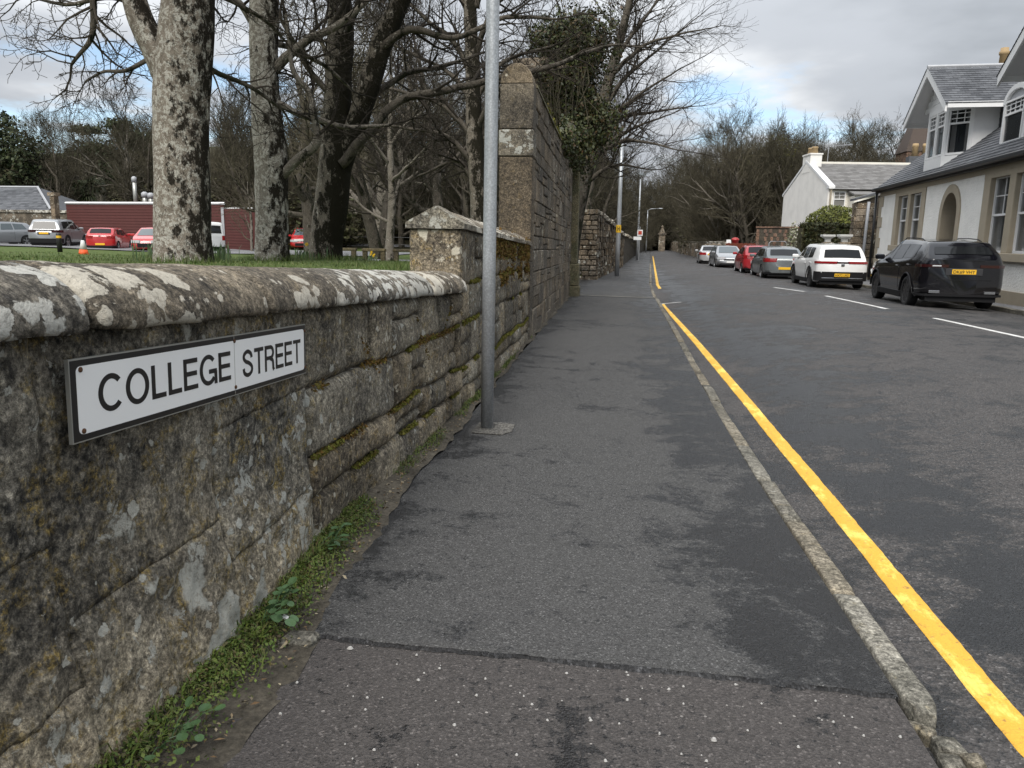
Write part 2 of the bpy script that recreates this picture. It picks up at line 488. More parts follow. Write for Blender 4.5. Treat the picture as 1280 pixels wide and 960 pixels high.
M_bud = leaf_mat('budding_leaf', [(0.05, 0.055, 0.012), (0.09, 0.09, 0.018), (0.12, 0.115, 0.025)])
M_thick = leaf_mat('thicket_leaf', [(0.022, 0.020, 0.011), (0.04, 0.034, 0.018), (0.05, 0.048, 0.02), (0.035, 0.04, 0.014)], 0.9)
M_twig = twig_mat('twig_dark', (0.030, 0.026, 0.021), (0.055, 0.047, 0.038))
M_twig2 = twig_mat('twig_brown', (0.047, 0.043, 0.030), (0.088, 0.078, 0.054))
M_bark1 = bark_mat('bark_pale', (0.155, 0.13, 0.105), (0.26, 0.225, 0.185), (0.022, 0.018, 0.013), 0.46, 1.0)
M_bark2 = bark_mat('bark_pale_blotched', (0.17, 0.15, 0.125), (0.27, 0.245, 0.205), (0.022, 0.018, 0.013), 0.42, 1.05)
M_bark3 = bark_mat('bark_mossy', (0.12, 0.105, 0.085), (0.20, 0.175, 0.14), (0.018, 0.016, 0.010), 0.95, 0.5)
M_bark_far = bark_mat('bark_far', (0.06, 0.052, 0.042), (0.12, 0.105, 0.085), (0.025, 0.026, 0.015), 0.4, 0.25, 0.6)
M_bark_far2 = bark_mat('bark_far_pale', (0.13, 0.115, 0.095), (0.20, 0.18, 0.15), (0.03, 0.03, 0.02), 0.3, 0.4, 0.6)
def galv(name, col):
    q = NT(name)
    v = q.pos(True)
    c = q.mix(q.ramp(q.vor(60, v).outputs['Distance'], [(0.2, 0), (0.7, 1)]), col, tuple(x*0.72 for x in col))
    c = q.mix(q.ramp(q.noise(3, 6, 0.7, q.scale(v, (4, 4, 0.7))), [(0.45, 0), (0.75, 0.6)]), c, tuple(x*0.5 for x in col))
    return q.out(c, 0.45, None, 0.55)
M_galv = galv('galvanised', (0.46, 0.48, 0.50))
M_yellowpaint = plain('yellow_band', (0.75, 0.45, 0.02))
M_black = plain('black_matt', (0.012, 0.012, 0.013), 0.5)
M_signwhite = plain('sign_white', (0.80, 0.80, 0.79), 0.35, grime=0.05)
M_signblack = plain('sign_black', (0.008, 0.008, 0.009), 0.35, grime=0.05)
M_alu = plain('aluminium', (0.45, 0.45, 0.42), 0.4, 0.6, grime=0.3)
M_rust = plain('rust', (0.10, 0.045, 0.02), 0.9, grime=0.4, scale=60)

# ------------------------------------------------------------------ ground heights
def zg(y):
    if y < 5: return -0.041*y
    return lerp(-0.205, -0.24, sst(5, 7.5, y))
def bx(y): return 0.038*max(0.0, y-28) if y > 31 else 0.038*3*sst(24, 31, y)
LAWN = [(-20, 1.12), (8, 1.06), (10, 1.03), (12.5, 0.985), (14.5, 0.97), (18, 0.82), (21, 0.68), (28, 0.46), (36, 0.37), (44, 0.31), (55, 0.32), (75, 0.6), (95, 2.5), (130, 9), (170, 15), (230, 24), (320, 24)]
def zl(x, y):
    b = interp(LAWN, y)
    b += 0.25*sst(-24, -36, x)*sst(30, 44, y)
    if y > 75: b += 4*sst(-20, -120, x)*sst(75, 150, y)
    return b
def rkx(y): return interp([(-10, 7.7), (19, 9.2), (30, 9.75), (40, 9.6), (50, 9.3), (60, 8.7), (80, 8.9), (110, 9.6), (200, 12.5)], y)
def lkx(y): return 1.02 + interp([(0, 0), (2.6, -0.0), (10, 0.01), (21, 0.06), (24, 0.08)], y) + bx(y)
def zr(x, y):
    xl, xr = lkx(y)+0.1, rkx(y)
    t = max(0, min(1, (x-xl)/(xr-xl)))
    c = lerp(0.02, -0.15, sst(15, 32, y))
    zleft = zg(y) - 0.07 if y < 26 else -0.31
    zrt = c - 0.12
    if t < 0.5: return lerp(zleft, c, 1-(1-2*t)**2)
    return lerp(c, zrt, (2*t-1)**2)

def sheet(xs_fn, ys, nx, zf):
    mb = MB(); b = []
    for y in ys:
        x0, x1 = xs_fn(y)
        for i in range(nx+1):
            x = lerp(x0, x1, i/nx)
            mb.v.append(Vector((x, y, zf(x, y))))
    n = nx+1
    for j in range(len(ys)-1):
        for i in range(nx):
            mb.f.append((j*n+i, j*n+i+1, (j+1)*n+i+1, (j+1)*n+i))
    return mb
def frange(a, b, s):
    n = max(1, int(round((b-a)/s))); return [a+(b-a)*i/n for i in range(n+1)]

def soil_mat(name, a, b):
    q = NT(name)
    c = q.mix(q.ramp(q.noise(2.5, 7, 0.7), [(0.35, 0), (0.65, 1)]), a, b)
    c = q.mix(0.7, c, q.ramp(q.noise(40, 5, 0.7), [(0.3, 0.5), (0.7, 1.5)]), 'MULTIPLY')
    return q.out(c, 0.95, q.bump(q.noise(30, 5, 0.7), 0.8, 0.02), spec=0.2)
M_soil = soil_mat('soil', (0.038, 0.034, 0.027), (0.105, 0.092, 0.072))
M_lawn = soil_mat('lawn_turf', (0.042, 0.066, 0.015), (0.085, 0.115, 0.028))
M_field = soil_mat('field', (0.05, 0.06, 0.02), (0.08, 0.08, 0.03))
M_hill = soil_mat('hillside', (0.035, 0.03, 0.018), (0.06, 0.055, 0.026))

def f_pave(q):
    x, y = q.xyz()[0:2]
    # damp band along the kerb and along the wall foot, following where the water runs
    e = q.math('ADD', q.ramp(x, [(-0.0, 0.0), (0.0, 0.0)]), 0)
    k = q.math('MULTIPLY', q.ramp(q.math('MULTIPLY', q.math('ADD', x, 1.5), 0.4), [(0.05, 0.0), (0.22, 1.0), (0.62, 1.0), (0.80, 0.35), (0.97, 0.0)]), 0.12)
    return q.math('SUBTRACT', k, 0.06)
def f_road(q):
    x, y = q.xyz()[0:2]
    k = q.ramp(q.math('MULTIPLY', q.math('SUBTRACT', x, 1.0), 0.2), [(0.0, 0.30), (0.022, 0.30), (0.045, 0.66), (0.08, 0.62), (0.12, 0.40), (0.20, 0.22), (0.32, 0.52), (0.6, 0.62), (1.0, 0.5)])
    return q.math('MULTIPLY', q.math('SUBTRACT', k, 0.5), 0.30)
M_pave_new = asphalt_mat('asphalt_new', (0.036, 0.036, 0.0365), (0.015, 0.015, 0.0155), (0.063, 0.062, 0.0605), 0.445, 0.475, 0.65, 150, 0.0, fields=f_pave, pits=0.1)
M_pave_old = asphalt_mat('asphalt_old', (0.052, 0.047, 0.044), (0.013, 0.012, 0.012), (0.060, 0.054, 0.051), 0.41, 0.43, 0.5, 130, 0.22, pits=0.35)
M_road = asphalt_mat('asphalt_road', (0.031, 0.031, 0.0315), (0.0135, 0.014, 0.015), (0.062, 0.058, 0.056), 0.45, 0.485, 0.65, 110, 0.12, fields=f_road, pits=0.75)
M_path = asphalt_mat('asphalt_path', (0.12, 0.12, 0.125), (0.06, 0.06, 0.06), (0.16, 0.16, 0.165), 0.3, 0.42, 0.4, 60)

M_seam = asphalt_mat('asphalt_seam', (0.018, 0.018, 0.019), (0.010, 0.010, 0.011), (0.03, 0.03, 0.031), 0.40, 0.5, 0.9, 130)
# base ground to the horizon
g = MB(); g.quad(Vector((-900, -300, -1.2)), Vector((900, -300, -1.2)), Vector((900, 1500, -1.2)), Vector((-900, 1500, -1.2)))
struct(g, 'ground', M_field)
# road
ysr = frange(-8, 34, 0.5) + frange(35, 210, 2.5)
rd = sheet(lambda y: (lkx(y)+0.02, rkx(y)+0.05), ysr, 24, lambda x, y: zr(x, y))
struct(rd, 'road', M_road, True)
# footway, old surfacing in the foreground and new beyond the joint
def jy(x): return 2.575 - 0.03*(x+0.3) + 0.022*nz(x, 3.3, 0, 2.2) + 0.012*nz(x, 9.1, 0, 9) + 0.006*nz(x, 2.1, 0, 33)
def lfx(y): return -1.22 + 0.05*nz(3.1, y, 0, 1.3) + 0.03*nz(7.1, y, 0, 5) + 0.13*sst(3.2, 2.4, y) - 0.13*sst(3.3, 5.0, y) - 0.075*sst(6, 12, y)
old = sheet(lambda y: (lfx(y)-0.06, 1.0), frange(-3, 2.9, 0.1), 12, lambda x, y: zg(y)-0.012 + 0.004*nz(x, y, 0, 3) + (-0.03 if y > 2.75 else 0))
struct(old, 'old_pavement', M_pave_old, True)
new = MB()
cols = 60
rows = [0, 0.02, 0.05, 0.12, 0.3, 0.6, 1.0, 1.5, 2.0, 2.6, 3.3, 4.2, 5.2, 6.5, 8, 10, 12, 14, 17, 20.2]
for r in [-1] + list(range(len(rows))):
    for i in range(cols+1):
        t = i/cols
        yy = jy(lerp(-1.15, 1.0, t)) + (rows[r] if r >= 0 else 0)
        x = lerp(lfx(yy)+0.02*math.sin(yy*9)*0.3, lkx(yy)-0.005, t)
        z = zg(yy) + 0.004*nz(x, yy, 0, 1.7) - 0.002
        if r == -1: z -= 0.03
        elif r == 0: z -= 0.004
        new.v.append(Vector((x, yy, z)))
for r in range(len(rows)):
    for i in range(cols):
        a = r*(cols+1)+i
        new.f.append((a, a+1, a+cols+2, a+cols+1))
struct(new, 'pavement', M_pave_new, True)
sm = MB(); N_ = 220
for i in range(N_+1):
    x = lerp(-1.12, 1.0, i/N_); yy = jy(x); w = max(0.003, 0.007+0.012*nz(x, 1.1, 0, 7)+0.007*nz(x, 4.1, 0, 30))
    for d, h in ((-w-0.004, -0.0105), (-w*0.5, -0.0035), (0.002, 0.0006), (w*0.45, 0.0022), (w*0.9, -0.0008)):
        sm.v.append(Vector((x, yy+d+0.004*nz(x, d*40, 0, 26), zg(yy)+h+0.002*nz(x, d*30, 1, 60))))
for i in range(N_):
    for j in range(4):
        a = i*5+j; sm.f.append((a, a+1, a+6, a+5))
struct(sm, 'tarmac_joint', M_seam, True)
# footway across the side entrance and beyond, bending with the street
far = sheet(lambda y: (interp([(22.0, -1.6), (23.3, -1.7), (23.4, -8), (33, -8), (33.1, -1.0), (60, 0.3), (210, 6)], y), lkx(y)), frange(22.7, 34, 0.35)+frange(35, 210, 3), 10, lambda x, y: zg(y)-0.010-0.05*sst(22.5, 25, y)*sst(32, 30, y))
struct(far, 'far_pavement', M_pave_new, True)
ln = MB()
for i in range(14):
    a, b = i/14, (i+1)/14
    P = lambda t: Vector((lerp(-1.5, lkx(22.9), t), 23.6-0.7*t+0.1*t*t, zg(23)-0.006+0.012))
    p, q_ = P(a), P(b)
    ln.quad(p, q_, q_+Vector((0, 0.16, 0)), p+Vector((0, 0.16, 0)))
struct(ln, 'sett_line', M_kerb)
# right footway
rf = sheet(lambda y: (rkx(y)+0.14, rkx(y)+3.2), frange(5, 70, 1.5), 3, lambda x, y: zr(rkx(y), y)+0.10)
struct(rf, 'house_pavement', M_path)
# ------------------------------------------------------------------ kerbs
kbd = sheet(lambda y: (lkx(y)-0.13, lkx(y)+0.26), frange(-3, 60, 0.5), 4, lambda x, y: zg(y)-0.085-0.02*(y > 22))
struct(kbd, 'kerb_bed', M_seam, True)
kerb = bpy.data.objects.new('kerb', None); COL.objects.link(kerb); kerb['kind'] = 'structure'; ROOT['kerb'] = (0, 0, 0)
rg = random.Random(5)
def kerb_stone(y0, y1, xf, zf, w=0.105, nr_end=0.0, seed=0, drop=0.14, res=0.06):
    mb = MB(); ny = max(4, int((y1-y0)/res)); prof = [(0, -drop), (0, -0.006), (0.005, -0.001), (0.02, 0.001), (w*0.5, 0.001), (w-0.022, 0.0), (w-0.008, -0.004), (w, -0.014), (w+0.004, -drop)]
    rings = []
    for j in range(ny+1):
        y = lerp(y0, y1, j/ny)
        e = min(y-y0, y1-y)
        k = 0.0 if e > 0.035 else (1-e/0.035)**2*0.014
        ring = []
        for (a, h) in prof:
            d = 0.002*nz(y, a*8+seed, h*10, 7)
            aa = a + (0.003*nz(y, seed*3.1, a, 5)+0.003*nz(y, seed, a, 20))
            if nr_end and y-y0 < nr_end:
                tt = 1-(y-y0)/nr_end
                aa = lerp(aa, w*0.5, 0.45*tt*tt) ; 
            ring.append(Vector((xf(y)+aa, y, zf(y)+h-k*(1 if h > -0.1 else 0)+d)))
        rings.append(ring)
    mb.loft(rings)
    return mb
y = 2.44; i = 0
while y < 60:
    L = rg.uniform(0.85, 1.05) if y < 12 else rg.uniform(1.4, 2.0)
    if 22.6 < y < 31.5: zk = lambda q: zg(q)-0.055
    else: zk = lambda q: zg(q)+0.004
    dzk = rg.uniform(-0.006, 0.005)
    dxk = rg.uniform(-0.009, 0.009)
    kb = kerb_stone(y+0.011, y+L-0.011, lambda q, d=dxk: lkx(q)+d, lambda q, f=zk, d=dzk: f(q)+d, nr_end=0.12 if i == 0 else 0, seed=i, res=0.05 if y < 8 else 0.3)
    kb.build('kerb_stone', M_kerb, kerb, True)
    y += L; i += 1
kerb_stone(1.25, 2.15, lambda q: 1.055, lambda q: zg(q)-0.03, nr_end=0, seed=31).build('kerb_stone', M_kerb, kerb, True)
kerb_stone(0.2, 1.24, lambda q: 1.055, lambda q: zg(q)-0.03, nr_end=0, seed=32).build('kerb_stone', M_kerb, kerb, True)
for (a, b, c, d) in ((1.02, 2.40, 0.05, 0.02), (1.09, 2.31, 0.05, 0.04), (1.06, 2.22, 0.04, 0.035), (1.13, 2.24, 0.035, 0.03), (1.05, 2.37, 0.03, 0.02)):
    mb = MB(); mb.box(a-c*0.8, a+c*0.8, b-d, b+d, zg(b)-0.09, zg(b)-0.02+0.01*(c), Matrix.Identity(4), ch=0.008)
    mb.v = [v + Vector((0.012*nz(v.x, v.y, v.z, 30), 0.012*nz(v.y, v.x, v.z, 30), 0.006*nz(v.x, v.z, v.y, 30))) for v in mb.v]
    mb.build('broken_piece', M_kerb, kerb)
y = 5
while y < 62:
    L = 1.8
    kb = kerb_stone(y+0.005, y+L-0.005, lambda q: rkx(q), lambda q: zr(rkx(q), q)+0.11, 0.13, seed=y, res=0.5)
    kb.build('kerb_stone', M_kerb, kerb)
    y += L
# ------------------------------------------------------------------ road markings
def paint_mat(name, col, worn, tone=(0.80, 0.62, 0.35)):
    q = NT(name)
    flat = q.scale(q.pos(), (1, 1, 0))
    n = q.noise(3.0, 7, 0.7, q.scale(q.pos(), (2.2, 0.8, 0)))
    c = q.mix(q.ramp(n, [(0.40, 0), (0.50, 1)]), col, tuple(x*y for x, y in zip(col, tone)))
    c = q.mix(q.ramp(q.noise(28, 6, 0.75, flat), [(0.56, 0), (0.68, worn)]), c, (0.07, 0.06, 0.05))
    c = q.mix(0.5, c, q.ramp(q.noise(120, 3, 0.6, flat), [(0.3, 0.75), (0.7, 1.2)]), 'MULTIPLY')
    return q.out(c, 0.7, q.bump(q.noise(60, 5, 0.7, flat), 0.6, 0.006), spec=0.35)
M_yellow = paint_mat('yellow_line_paint', (0.80, 0.575, 0.12), 0.7)
M_white = paint_mat('white_line_paint', (0.66, 0.66, 0.65), 0.75, (0.75, 0.74, 0.72))
def line(ys, cx, w, name, mat):
    mb = MB()
    for y in ys:
        c = cx(y)
        for s in (-0.5, -0.5, -0.17, 0.17, 0.5, 0.5):
            pass
        wob = 0.003*nz(y, 4.4, 0, 6)+0.004*nz(y, 1.4, 0, 25); wob2 = 0.005*nz(y, 8.4, 0, 5)+0.005*nz(y, 2.4, 0, 27)
        for x, dz in ((c-w/2+wob, 0.001), (c-w/2+wob+0.006, 0.0055), (c, 0.006), (c+w/2+wob2-0.006, 0.0055), (c+w/2+wob2, 0.001)):
            mb.v.append(Vector((x, y, zr(x, y)+dz+0.001)))
    for j in range(len(ys)-1):
        for i in range(4):
            a = j*5+i; mb.f.append((a, a+1, a+6, a+5))
    return struct(mb, name, mat, True)
def yl(y): return interp([(-5, 1.33), (2.65, 1.365), (5, 1.42), (8, 1.425), (13, 1.37), (20.9, 1.24), (21, 1.24)], y)
line(frange(-4, 12, 0.05)+frange(12.2, 21.6, 0.2), yl, 0.105, 'yellow_line', M_yellow)
line(frange(28.5, 90, 0.5), lambda y: lkx(y)+0.33, 0.11, 'yellow_line', M_yellow)
tb = MB()
for x0, x1, yy in ((1.15, 1.75, 21.62),):
    tb.quad(Vector((x0, yy, zr(x0, yy)+0.006)), Vector((x1, yy, zr(x1, yy)+0.006)), Vector((x1, yy+0.12, zr(x1, yy+0.12)+0.006)), Vector((x0, yy+0.12, zr(x0, yy+0.12)+0.006)))
struct(tb, 'white_line', M_white)
def dash(y0, y1, x0, x1):
    line(frange(y0, y1, 0.25), lambda y: lerp(x0, x1, (y-y0)/(y1-y0)), 0.11, 'white_line', M_white)
dash(11.0, 16.0, 6.55, 6.22); dash(18.1, 23.2, 6.02, 5.98); dash(25.6, 28.2, 5.95, 5.5)
# white chippings lying on the old surfacing
ch = MB(); rg = random.Random(11)
for k in range(165):
    x = rg.uniform(-1.05, 0.95); y = rg.uniform(1.0, 2.55) if k < 170 else rg.uniform(2.6, 9)
    s = rg.uniform(0.0025, 0.006)*(1.7 if rg.random() < 0.08 else 1)
    z = zg(y)+(-0.010 if y < 2.57 else 0.0)
    a = rg.uniform(0, 6.28)
    P = [Vector((x+s*rg.uniform(0.7, 1.4)*math.cos(a+t*1.047), y+s*rg.uniform(0.7, 1.3)*math.sin(a+t*1.047), z)) for t in range(6)]
    T = [Vector((x+(p.x-x)*0.55, y+(p.y-y)*0.55, z+s*0.8)) for p in P]
    ch.loft([P, T])
o = struct(ch, 'stone_chips', plain('stone_chip', (0.42, 0.41, 0.39), 0.7, grime=0.3)); o['kind'] = 'stuff'

# ------------------------------------------------------------------ lawn, car park, path, hill
lw = MB()
xs = [-140, -110, -85, -65, -52, -42, -34, -26, -20, -16, -12.5, -10, -8.5, -7.4, -6.6, -6, -5.4, -4.6, -3.8, -3, -2.4, -1.93]
ys = frange(-12, 30, 0.8) + frange(31, 60, 1.5) + frange(63, 330, 6)
for y in ys:
    for x in xs:
        xx = x
        if y > 23 and x > -3: xx = x - min(2.0, (y-23)*1.0)
        lw.v.append(Vector((xx, y, zl(x, y) + 0.03*nz(x, y, 0, 0.7))))
for j in range(len(ys)-1):
    for i in range(len(xs)-1):
        a = j*len(xs)+i; lw.f.append((a, a+1, a+len(xs)+1, a+len(xs)))
struct(lw, 'lawn', M_lawn, True)
def drape(xf, ys, nx, dz, name, mat):
    return struct(sheet(xf, ys, nx, lambda x, y: zl(x, y)+0.03*nz(x, y, 0, 0.7)+dz), name, mat, True)
drape(lambda y: (-75, -13.5), frange(40.5, 54, 1.0), 40, 0.05, 'car_park', M_path)
drape(lambda y: (-13.4, -2.6-0.2*(y-29)), frange(29.5, 33.5, 0.5), 14, 0.04, 'path', M_path)
drape(lambda y: (-120, -4), frange(64, 330, 6), 40, 0.05, 'woodland_floor', M_hill)
drape(lambda y: (-30, -6), frange(66, 74, 1.0), 14, 0.12, 'park_road', M_path)
# wooded hillside floor behind the park (right part, behind the far houses)
hl = sheet(lambda y: (12+0.06*(y-60), 190), frange(52, 330, 6), 24, lambda x, y: -0.4 + 16*sst(100, 260, y) + 3*nz(x, y, 0, 0.03)*sst(80, 130, y))
struct(hl, 'hillside', M_hill, True)
hf = sheet(lambda y: (-140, 190), frange(130, 420, 8), 40, lambda x, y: -1.0 + 15*sst(130, 250, y)*(0.75+0.3*nz(x, 0, 0, 0.012)) - 0.8*sst(-30, 20, x)*sst(60, 20, x)*6*sst(260, 180, y))
struct(hf, 'far_hill', M_hill, True)

# ------------------------------------------------------------------ boundary wall
WX = -1.46
def wzb(y): return 1.165 - 0.0445*(y-1.62)           # underside of the coping
def wall_disp(y, z, amp):
    low = sst(0.75, 0.1, z)*sst(4.2, 2.6, y)
    d = 0.011*nz(y, z, 1.3, 2.6) + 0.007*nz(y, z, 4.3, 8) + 0.004*nz(y, z, 9.3, 24)
    d *= amp
    d += low*(0.020*nz(y+z*0.8, (z-y)*0.6, 2.2, 11) + 0.011*nz(y, z, 7.7, 31)) + 0.012*nz(y, z, 5.5, 14)*sst(4.2, 2.6, y)
    d += 0.10*sst(0.55, -0.1, z)*sst(4.0, 2.0, y)
    return d
def stone_block(y0, y1, zf0, zf1, res, edge=0.02, amp=1.0, depth=0.10, seed=0, xf=WX, proud=0.0):
    mb = MB()
    ny = max(2, int((y1-y0)/res)); nzz = max(2, int((zf1(y0)-zf0(y0))/res))
    def pt(i, j, back=False):
        y = lerp(y0, y1, i/ny)
        za, zb = zf0(y), zf1(y)
        z = lerp(za, zb, j/nzz)
        wob = 0.35*edge
        yy = y + wob*nz(y*1.0+seed, z, 3.3, 9)*(1 if 0 < i < ny or True else 0)
        z2 = z + wob*nz(y, z+seed, 8.3, 9)
        if back: return Vector((xf-depth, yy, z2))
        e = min(y-y0, y1-y, z-za, zb-z)
        ee = edge*(0.8+0.9*abs(nz(y, z, seed*1.7, 6)))
        k = max(0.0, 1-e/ee) if ee > 0 else 0
        x = xf + proud + wall_disp(y, z, amp) - ee*0.9*k*k
        return Vector((x, yy, z2))
    for j in range(nzz+1):
        for i in range(ny+1): mb.v.append(pt(i, j))
    n = ny+1
    for j in range(nzz):
        for i in range(ny):
            a = j*n+i; mb.f.append((a, a+1, a+n+1, a+n))
    per = [(i, 0) for i in range(ny)] + [(ny, j) for j in range(nzz)] + [(i, nzz) for i in range(ny, 0, -1)] + [(0, j) for j in range(nzz, 0, -1)]
    b = len(mb.v)
    for i, j in per: mb.v.append(pt(i, j, True))
    m = len(per)
    for k in range(m):
        i, j = per[k]; i2, j2 = per[(k+1) % m]
        mb.f.append((j2*n+i2, j*n+i, b+k, b+(k+1) % m))
    return mb
def stepwall_core(mb, y0, y1, zt, xb=-1.95, xf=WX-0.04, n=8, zb=-0.6):
    rings = []
    for k in range(n+1):
        y = lerp(y0, y1, k/n)
        rings.append([Vector((xf, y, zb)), Vector((xf, y, zt(y))), Vector((xb, y, zt(y))), Vector((xb, y, zb))])
    mb.loft(rings)

low_wall = thing('stone_wall', (-1.7, 1.0, 0), 'low lichened stone wall with rounded coping that carries the street name plate', 'wall')
cm = MB(); stepwall_core(cm, -2.0, 7.05, lambda y: wzb(y)-0.004); cm.build('wall_core', M_mortar, low_wall)
gb = lambda y: zg(y)-0.12
L1 = lambda y: interp([(-3, 0.60), (1.5, 0.66), (3.45, 0.685), (7.6, 0.60)], y)+0.05*nz(y, 1.7, 0, 1.1)*sst(3.3, 4.5, y)
L2 = lambda y: interp([(-3, 0.30), (1.6, 0.28), (3.45, 0.345), (8.1, 0.15), (13, 0.12)], y)+0.05*nz(y, 6.7, 0, 1.3)*sst(3.3, 4.5, y)
L3 = lambda y: interp([(3.4, 0.14), (8, -0.06), (13, -0.1)], y)
top = lambda y: wzb(y)-0.002
N1 = lambda y: 0.60+0.02*nz(y, 1, 1, 1.7); N2 = lambda y: 0.20+0.03*nz(y, 5, 1, 1.5); N3 = lambda y: 0.70+0.02*nz(y, 9, 1, 1.6); N4 = lambda y: 0.37+0.02*nz(y, 3, 1, 1.9); N5 = lambda y: 0.50
near = [(-2.0, -0.3, N5, top), (-2.0, -0.3, gb, N5), (-0.3, 1.72, N1, top), (-0.3, 0.9, gb, N1), (0.9, 1.72, N2, N1), (0.9, 1.72, gb, N2), (1.72, 2.55, N4, top), (1.72, 2.55, gb, N4), (2.55, 3.41, N3, top), (2.55, 3.41, N2, N3), (2.55, 3.41, gb, N2)]
for k, (a, b, f0, f1) in enumerate(near):
    stone_block(a+0.001, b-0.001, f0, f1, 0.020 if b > 1.0 else 0.08, 0.007, 1.0, seed=k*3.7, depth=0.1).build('stone', M_wall_near, low_wall, True)
rg = random.Random(21)
def course(y0, y1, f0, f1, lens, wall, mat, res, edge=0.02, amp=1.0, gap=0.014, name='stone', pr=0.018):
    y = y0; k = 0
    while y < y1-0.05:
        L = lens[k % len(lens)]*rg.uniform(0.88, 1.12)
        e = min(y1, y+L)
        if y1-e < 0.18: e = y1
        g0 = gap*rg.uniform(0.3, 1.0)
        bands = [(f0, f1)]
        if e-y > 0.35 and rg.random() < 0.38:
            t_ = rg.uniform(0.38, 0.62); fm = lambda q, t_=t_: lerp(f0(q), f1(q), t_)
            if rg.random() < 0.5:
                xm = lerp(y, e, rg.uniform(0.4, 0.65)); bands = []
                for (a_, b_, g_, h_) in ((y, xm, f0, fm), (y, xm, fm, f1), (xm, e, f0, f1)):
                    stone_block(a_+g0*0.5, b_-g0*0.5, lambda q, g_=g_: g_(q)+gap*0.5, lambda q, h_=h_: h_(q)-gap*0.5, res, edge, amp, seed=rg.uniform(0, 50), proud=rg.uniform(-pr, pr)).build(name, mat, wall, True)
            else: bands = [(f0, fm), (fm, f1)]
        for g_, h_ in bands:
            stone_block(y+g0*0.5, e-g0*0.5, lambda q, g_=g_: g_(q)+gap*0.5, lambda q, h_=h_: h_(q)-gap*0.5, res, edge, amp, seed=rg.uniform(0, 50), proud=rg.uniform(-pr, pr)).build(name, mat, wall, True)
        y = e; k += 1
course(3.43, 7.05, L1, top, [0.62, 0.36, 0.5, 0.8], low_wall, M_wall, 0.035, 0.026, 1.4)
course(3.43, 7.05, L2, L1, [1.30, 0.45, 0.7, 0.5], low_wall, M_wall, 0.035, 0.030, 1.6)
course(3.43, 7.05, L3, L2, [0.5, 0.8, 0.4, 0.6], low_wall, M_wall, 0.035, 0.028, 1.6)
course(3.43, 7.05, gb, L3, [0.9, 0.6, 0.45], low_wall, M_wall, 0.035, 0.028, 1.6)
# rounded coping stones
CP = [(-0.075, 0.004), (-0.012, -0.002), (0.0, 0.012), (0.0, 0.032), (-0.006, 0.058), (-0.024, 0.092), (-0.055, 0.124), (-0.10, 0.152), (-0.155, 0.172), (-0.22, 0.186), (-0.29, 0.190), (-0.36, 0.185), (-0.42, 0.168), (-0.48, 0.13), (-0.52, 0.07), (-0.53, 0.0)]
def coping(y0, y1, seed):
    mb = MB(); n = max(4, int((y1-y0)/0.03)); rings = []
    for k in range(n+1):
        y = lerp(y0, y1, k/n)
        e = min(y-y0, y1-y); sh = 0.985 - 0.10*max(0.0, 1-e/0.04)**2 + 0.018*nz(seed*2.1, 0.3, 0.7, 1.9)
        ring = []
        for (dx, dz) in CP:
            cxx, czz = -0.26, 0.06
            d = 1 + 0.035*nz(y, dx*2+seed*0.0, dz*2, 2.4) + 0.018*nz(y, dx*2, dz*2+5, 9) + 0.02*nz(seed, 0.5, 0.5, 1.3)
            low = 0.010*nz(y, seed, 3.0, 6) if dz < 0.05 else 0
            ring.append(Vector((-1.395 + cxx + (dx-cxx)*sh*d, y, wzb(y) + czz + (dz-czz)*sh*d + low)))
        rings.append(ring)
    mb.loft(rings)
    return mb
y = -2.0; k = 0
for L in [0.9, 1.2, 1.0, 0.80, 1.05, 0.8, 0.62, 0.74, 0.66, 0.5, 0.42, 0.37]:
    e = min(y+L, 7.09)
    coping(y+0.004, e-0.004, k*7.3).build('coping_stone', M_coping, low_wall, True)
    y = e; k += 1

# second, higher stretch with a ridged cap
step_wall = thing('stone_wall', (-1.7, 9.5, 0), 'stepped up stretch of mossy stone wall with pointed ridge cap behind the near lamp post', 'wall')
sz = lambda y: 1.505 - 0.033*(y-7.06)
cm = MB(); stepwall_core(cm, 7.09, 12.7, lambda y: sz(y)-0.004); cm.build('wall_core', M_mortar, step_wall)
ep = MB(); ep.box(-1.965, -1.462, 7.07, 7.45, -0.5, 1.50, Matrix.Identity(4), ch=0.012)
stone_block(7.07, 7.75, lambda y: 0.98, lambda y: sz(y)-0.003, 0.035, 0.015, 0.8, seed=4).build('stone', M_wall, step_wall, True)
pe = MB(); pe.box(-1.962, -1.475, 7.062, 7.3, 0.5, 1.498, Matrix.Identity(4), ch=0.012); pe.build('end_stone', M_wall, step_wall)
zz = [lambda y: sz(y)-0.003, lambda y: lerp(1.0, 0.95, (y-7)/6), lambda y: interp([(7, 0.62), (13, 0.60)], y), L2, L3, gb]
LN = [[0.5, 0.7, 0.45], [0.42, 0.66, 0.9], [0.6, 0.5, 0.8], [0.9, 0.55, 0.7], [0.7, 1.1, 0.6]]
for r in range(5):
    course(7.76 if r == 0 else 7.06, 12.7, zz[r+1], zz[r], LN[r], step_wall, M_wall, 0.05, 0.022, 1.2)
rc = [(-1.43, 0.0), (-1.43, 0.05), (-1.70, 0.19), (-1.72, 0.192), (-1.99, 0.06), (-1.99, 0.0)]
y = 7.03
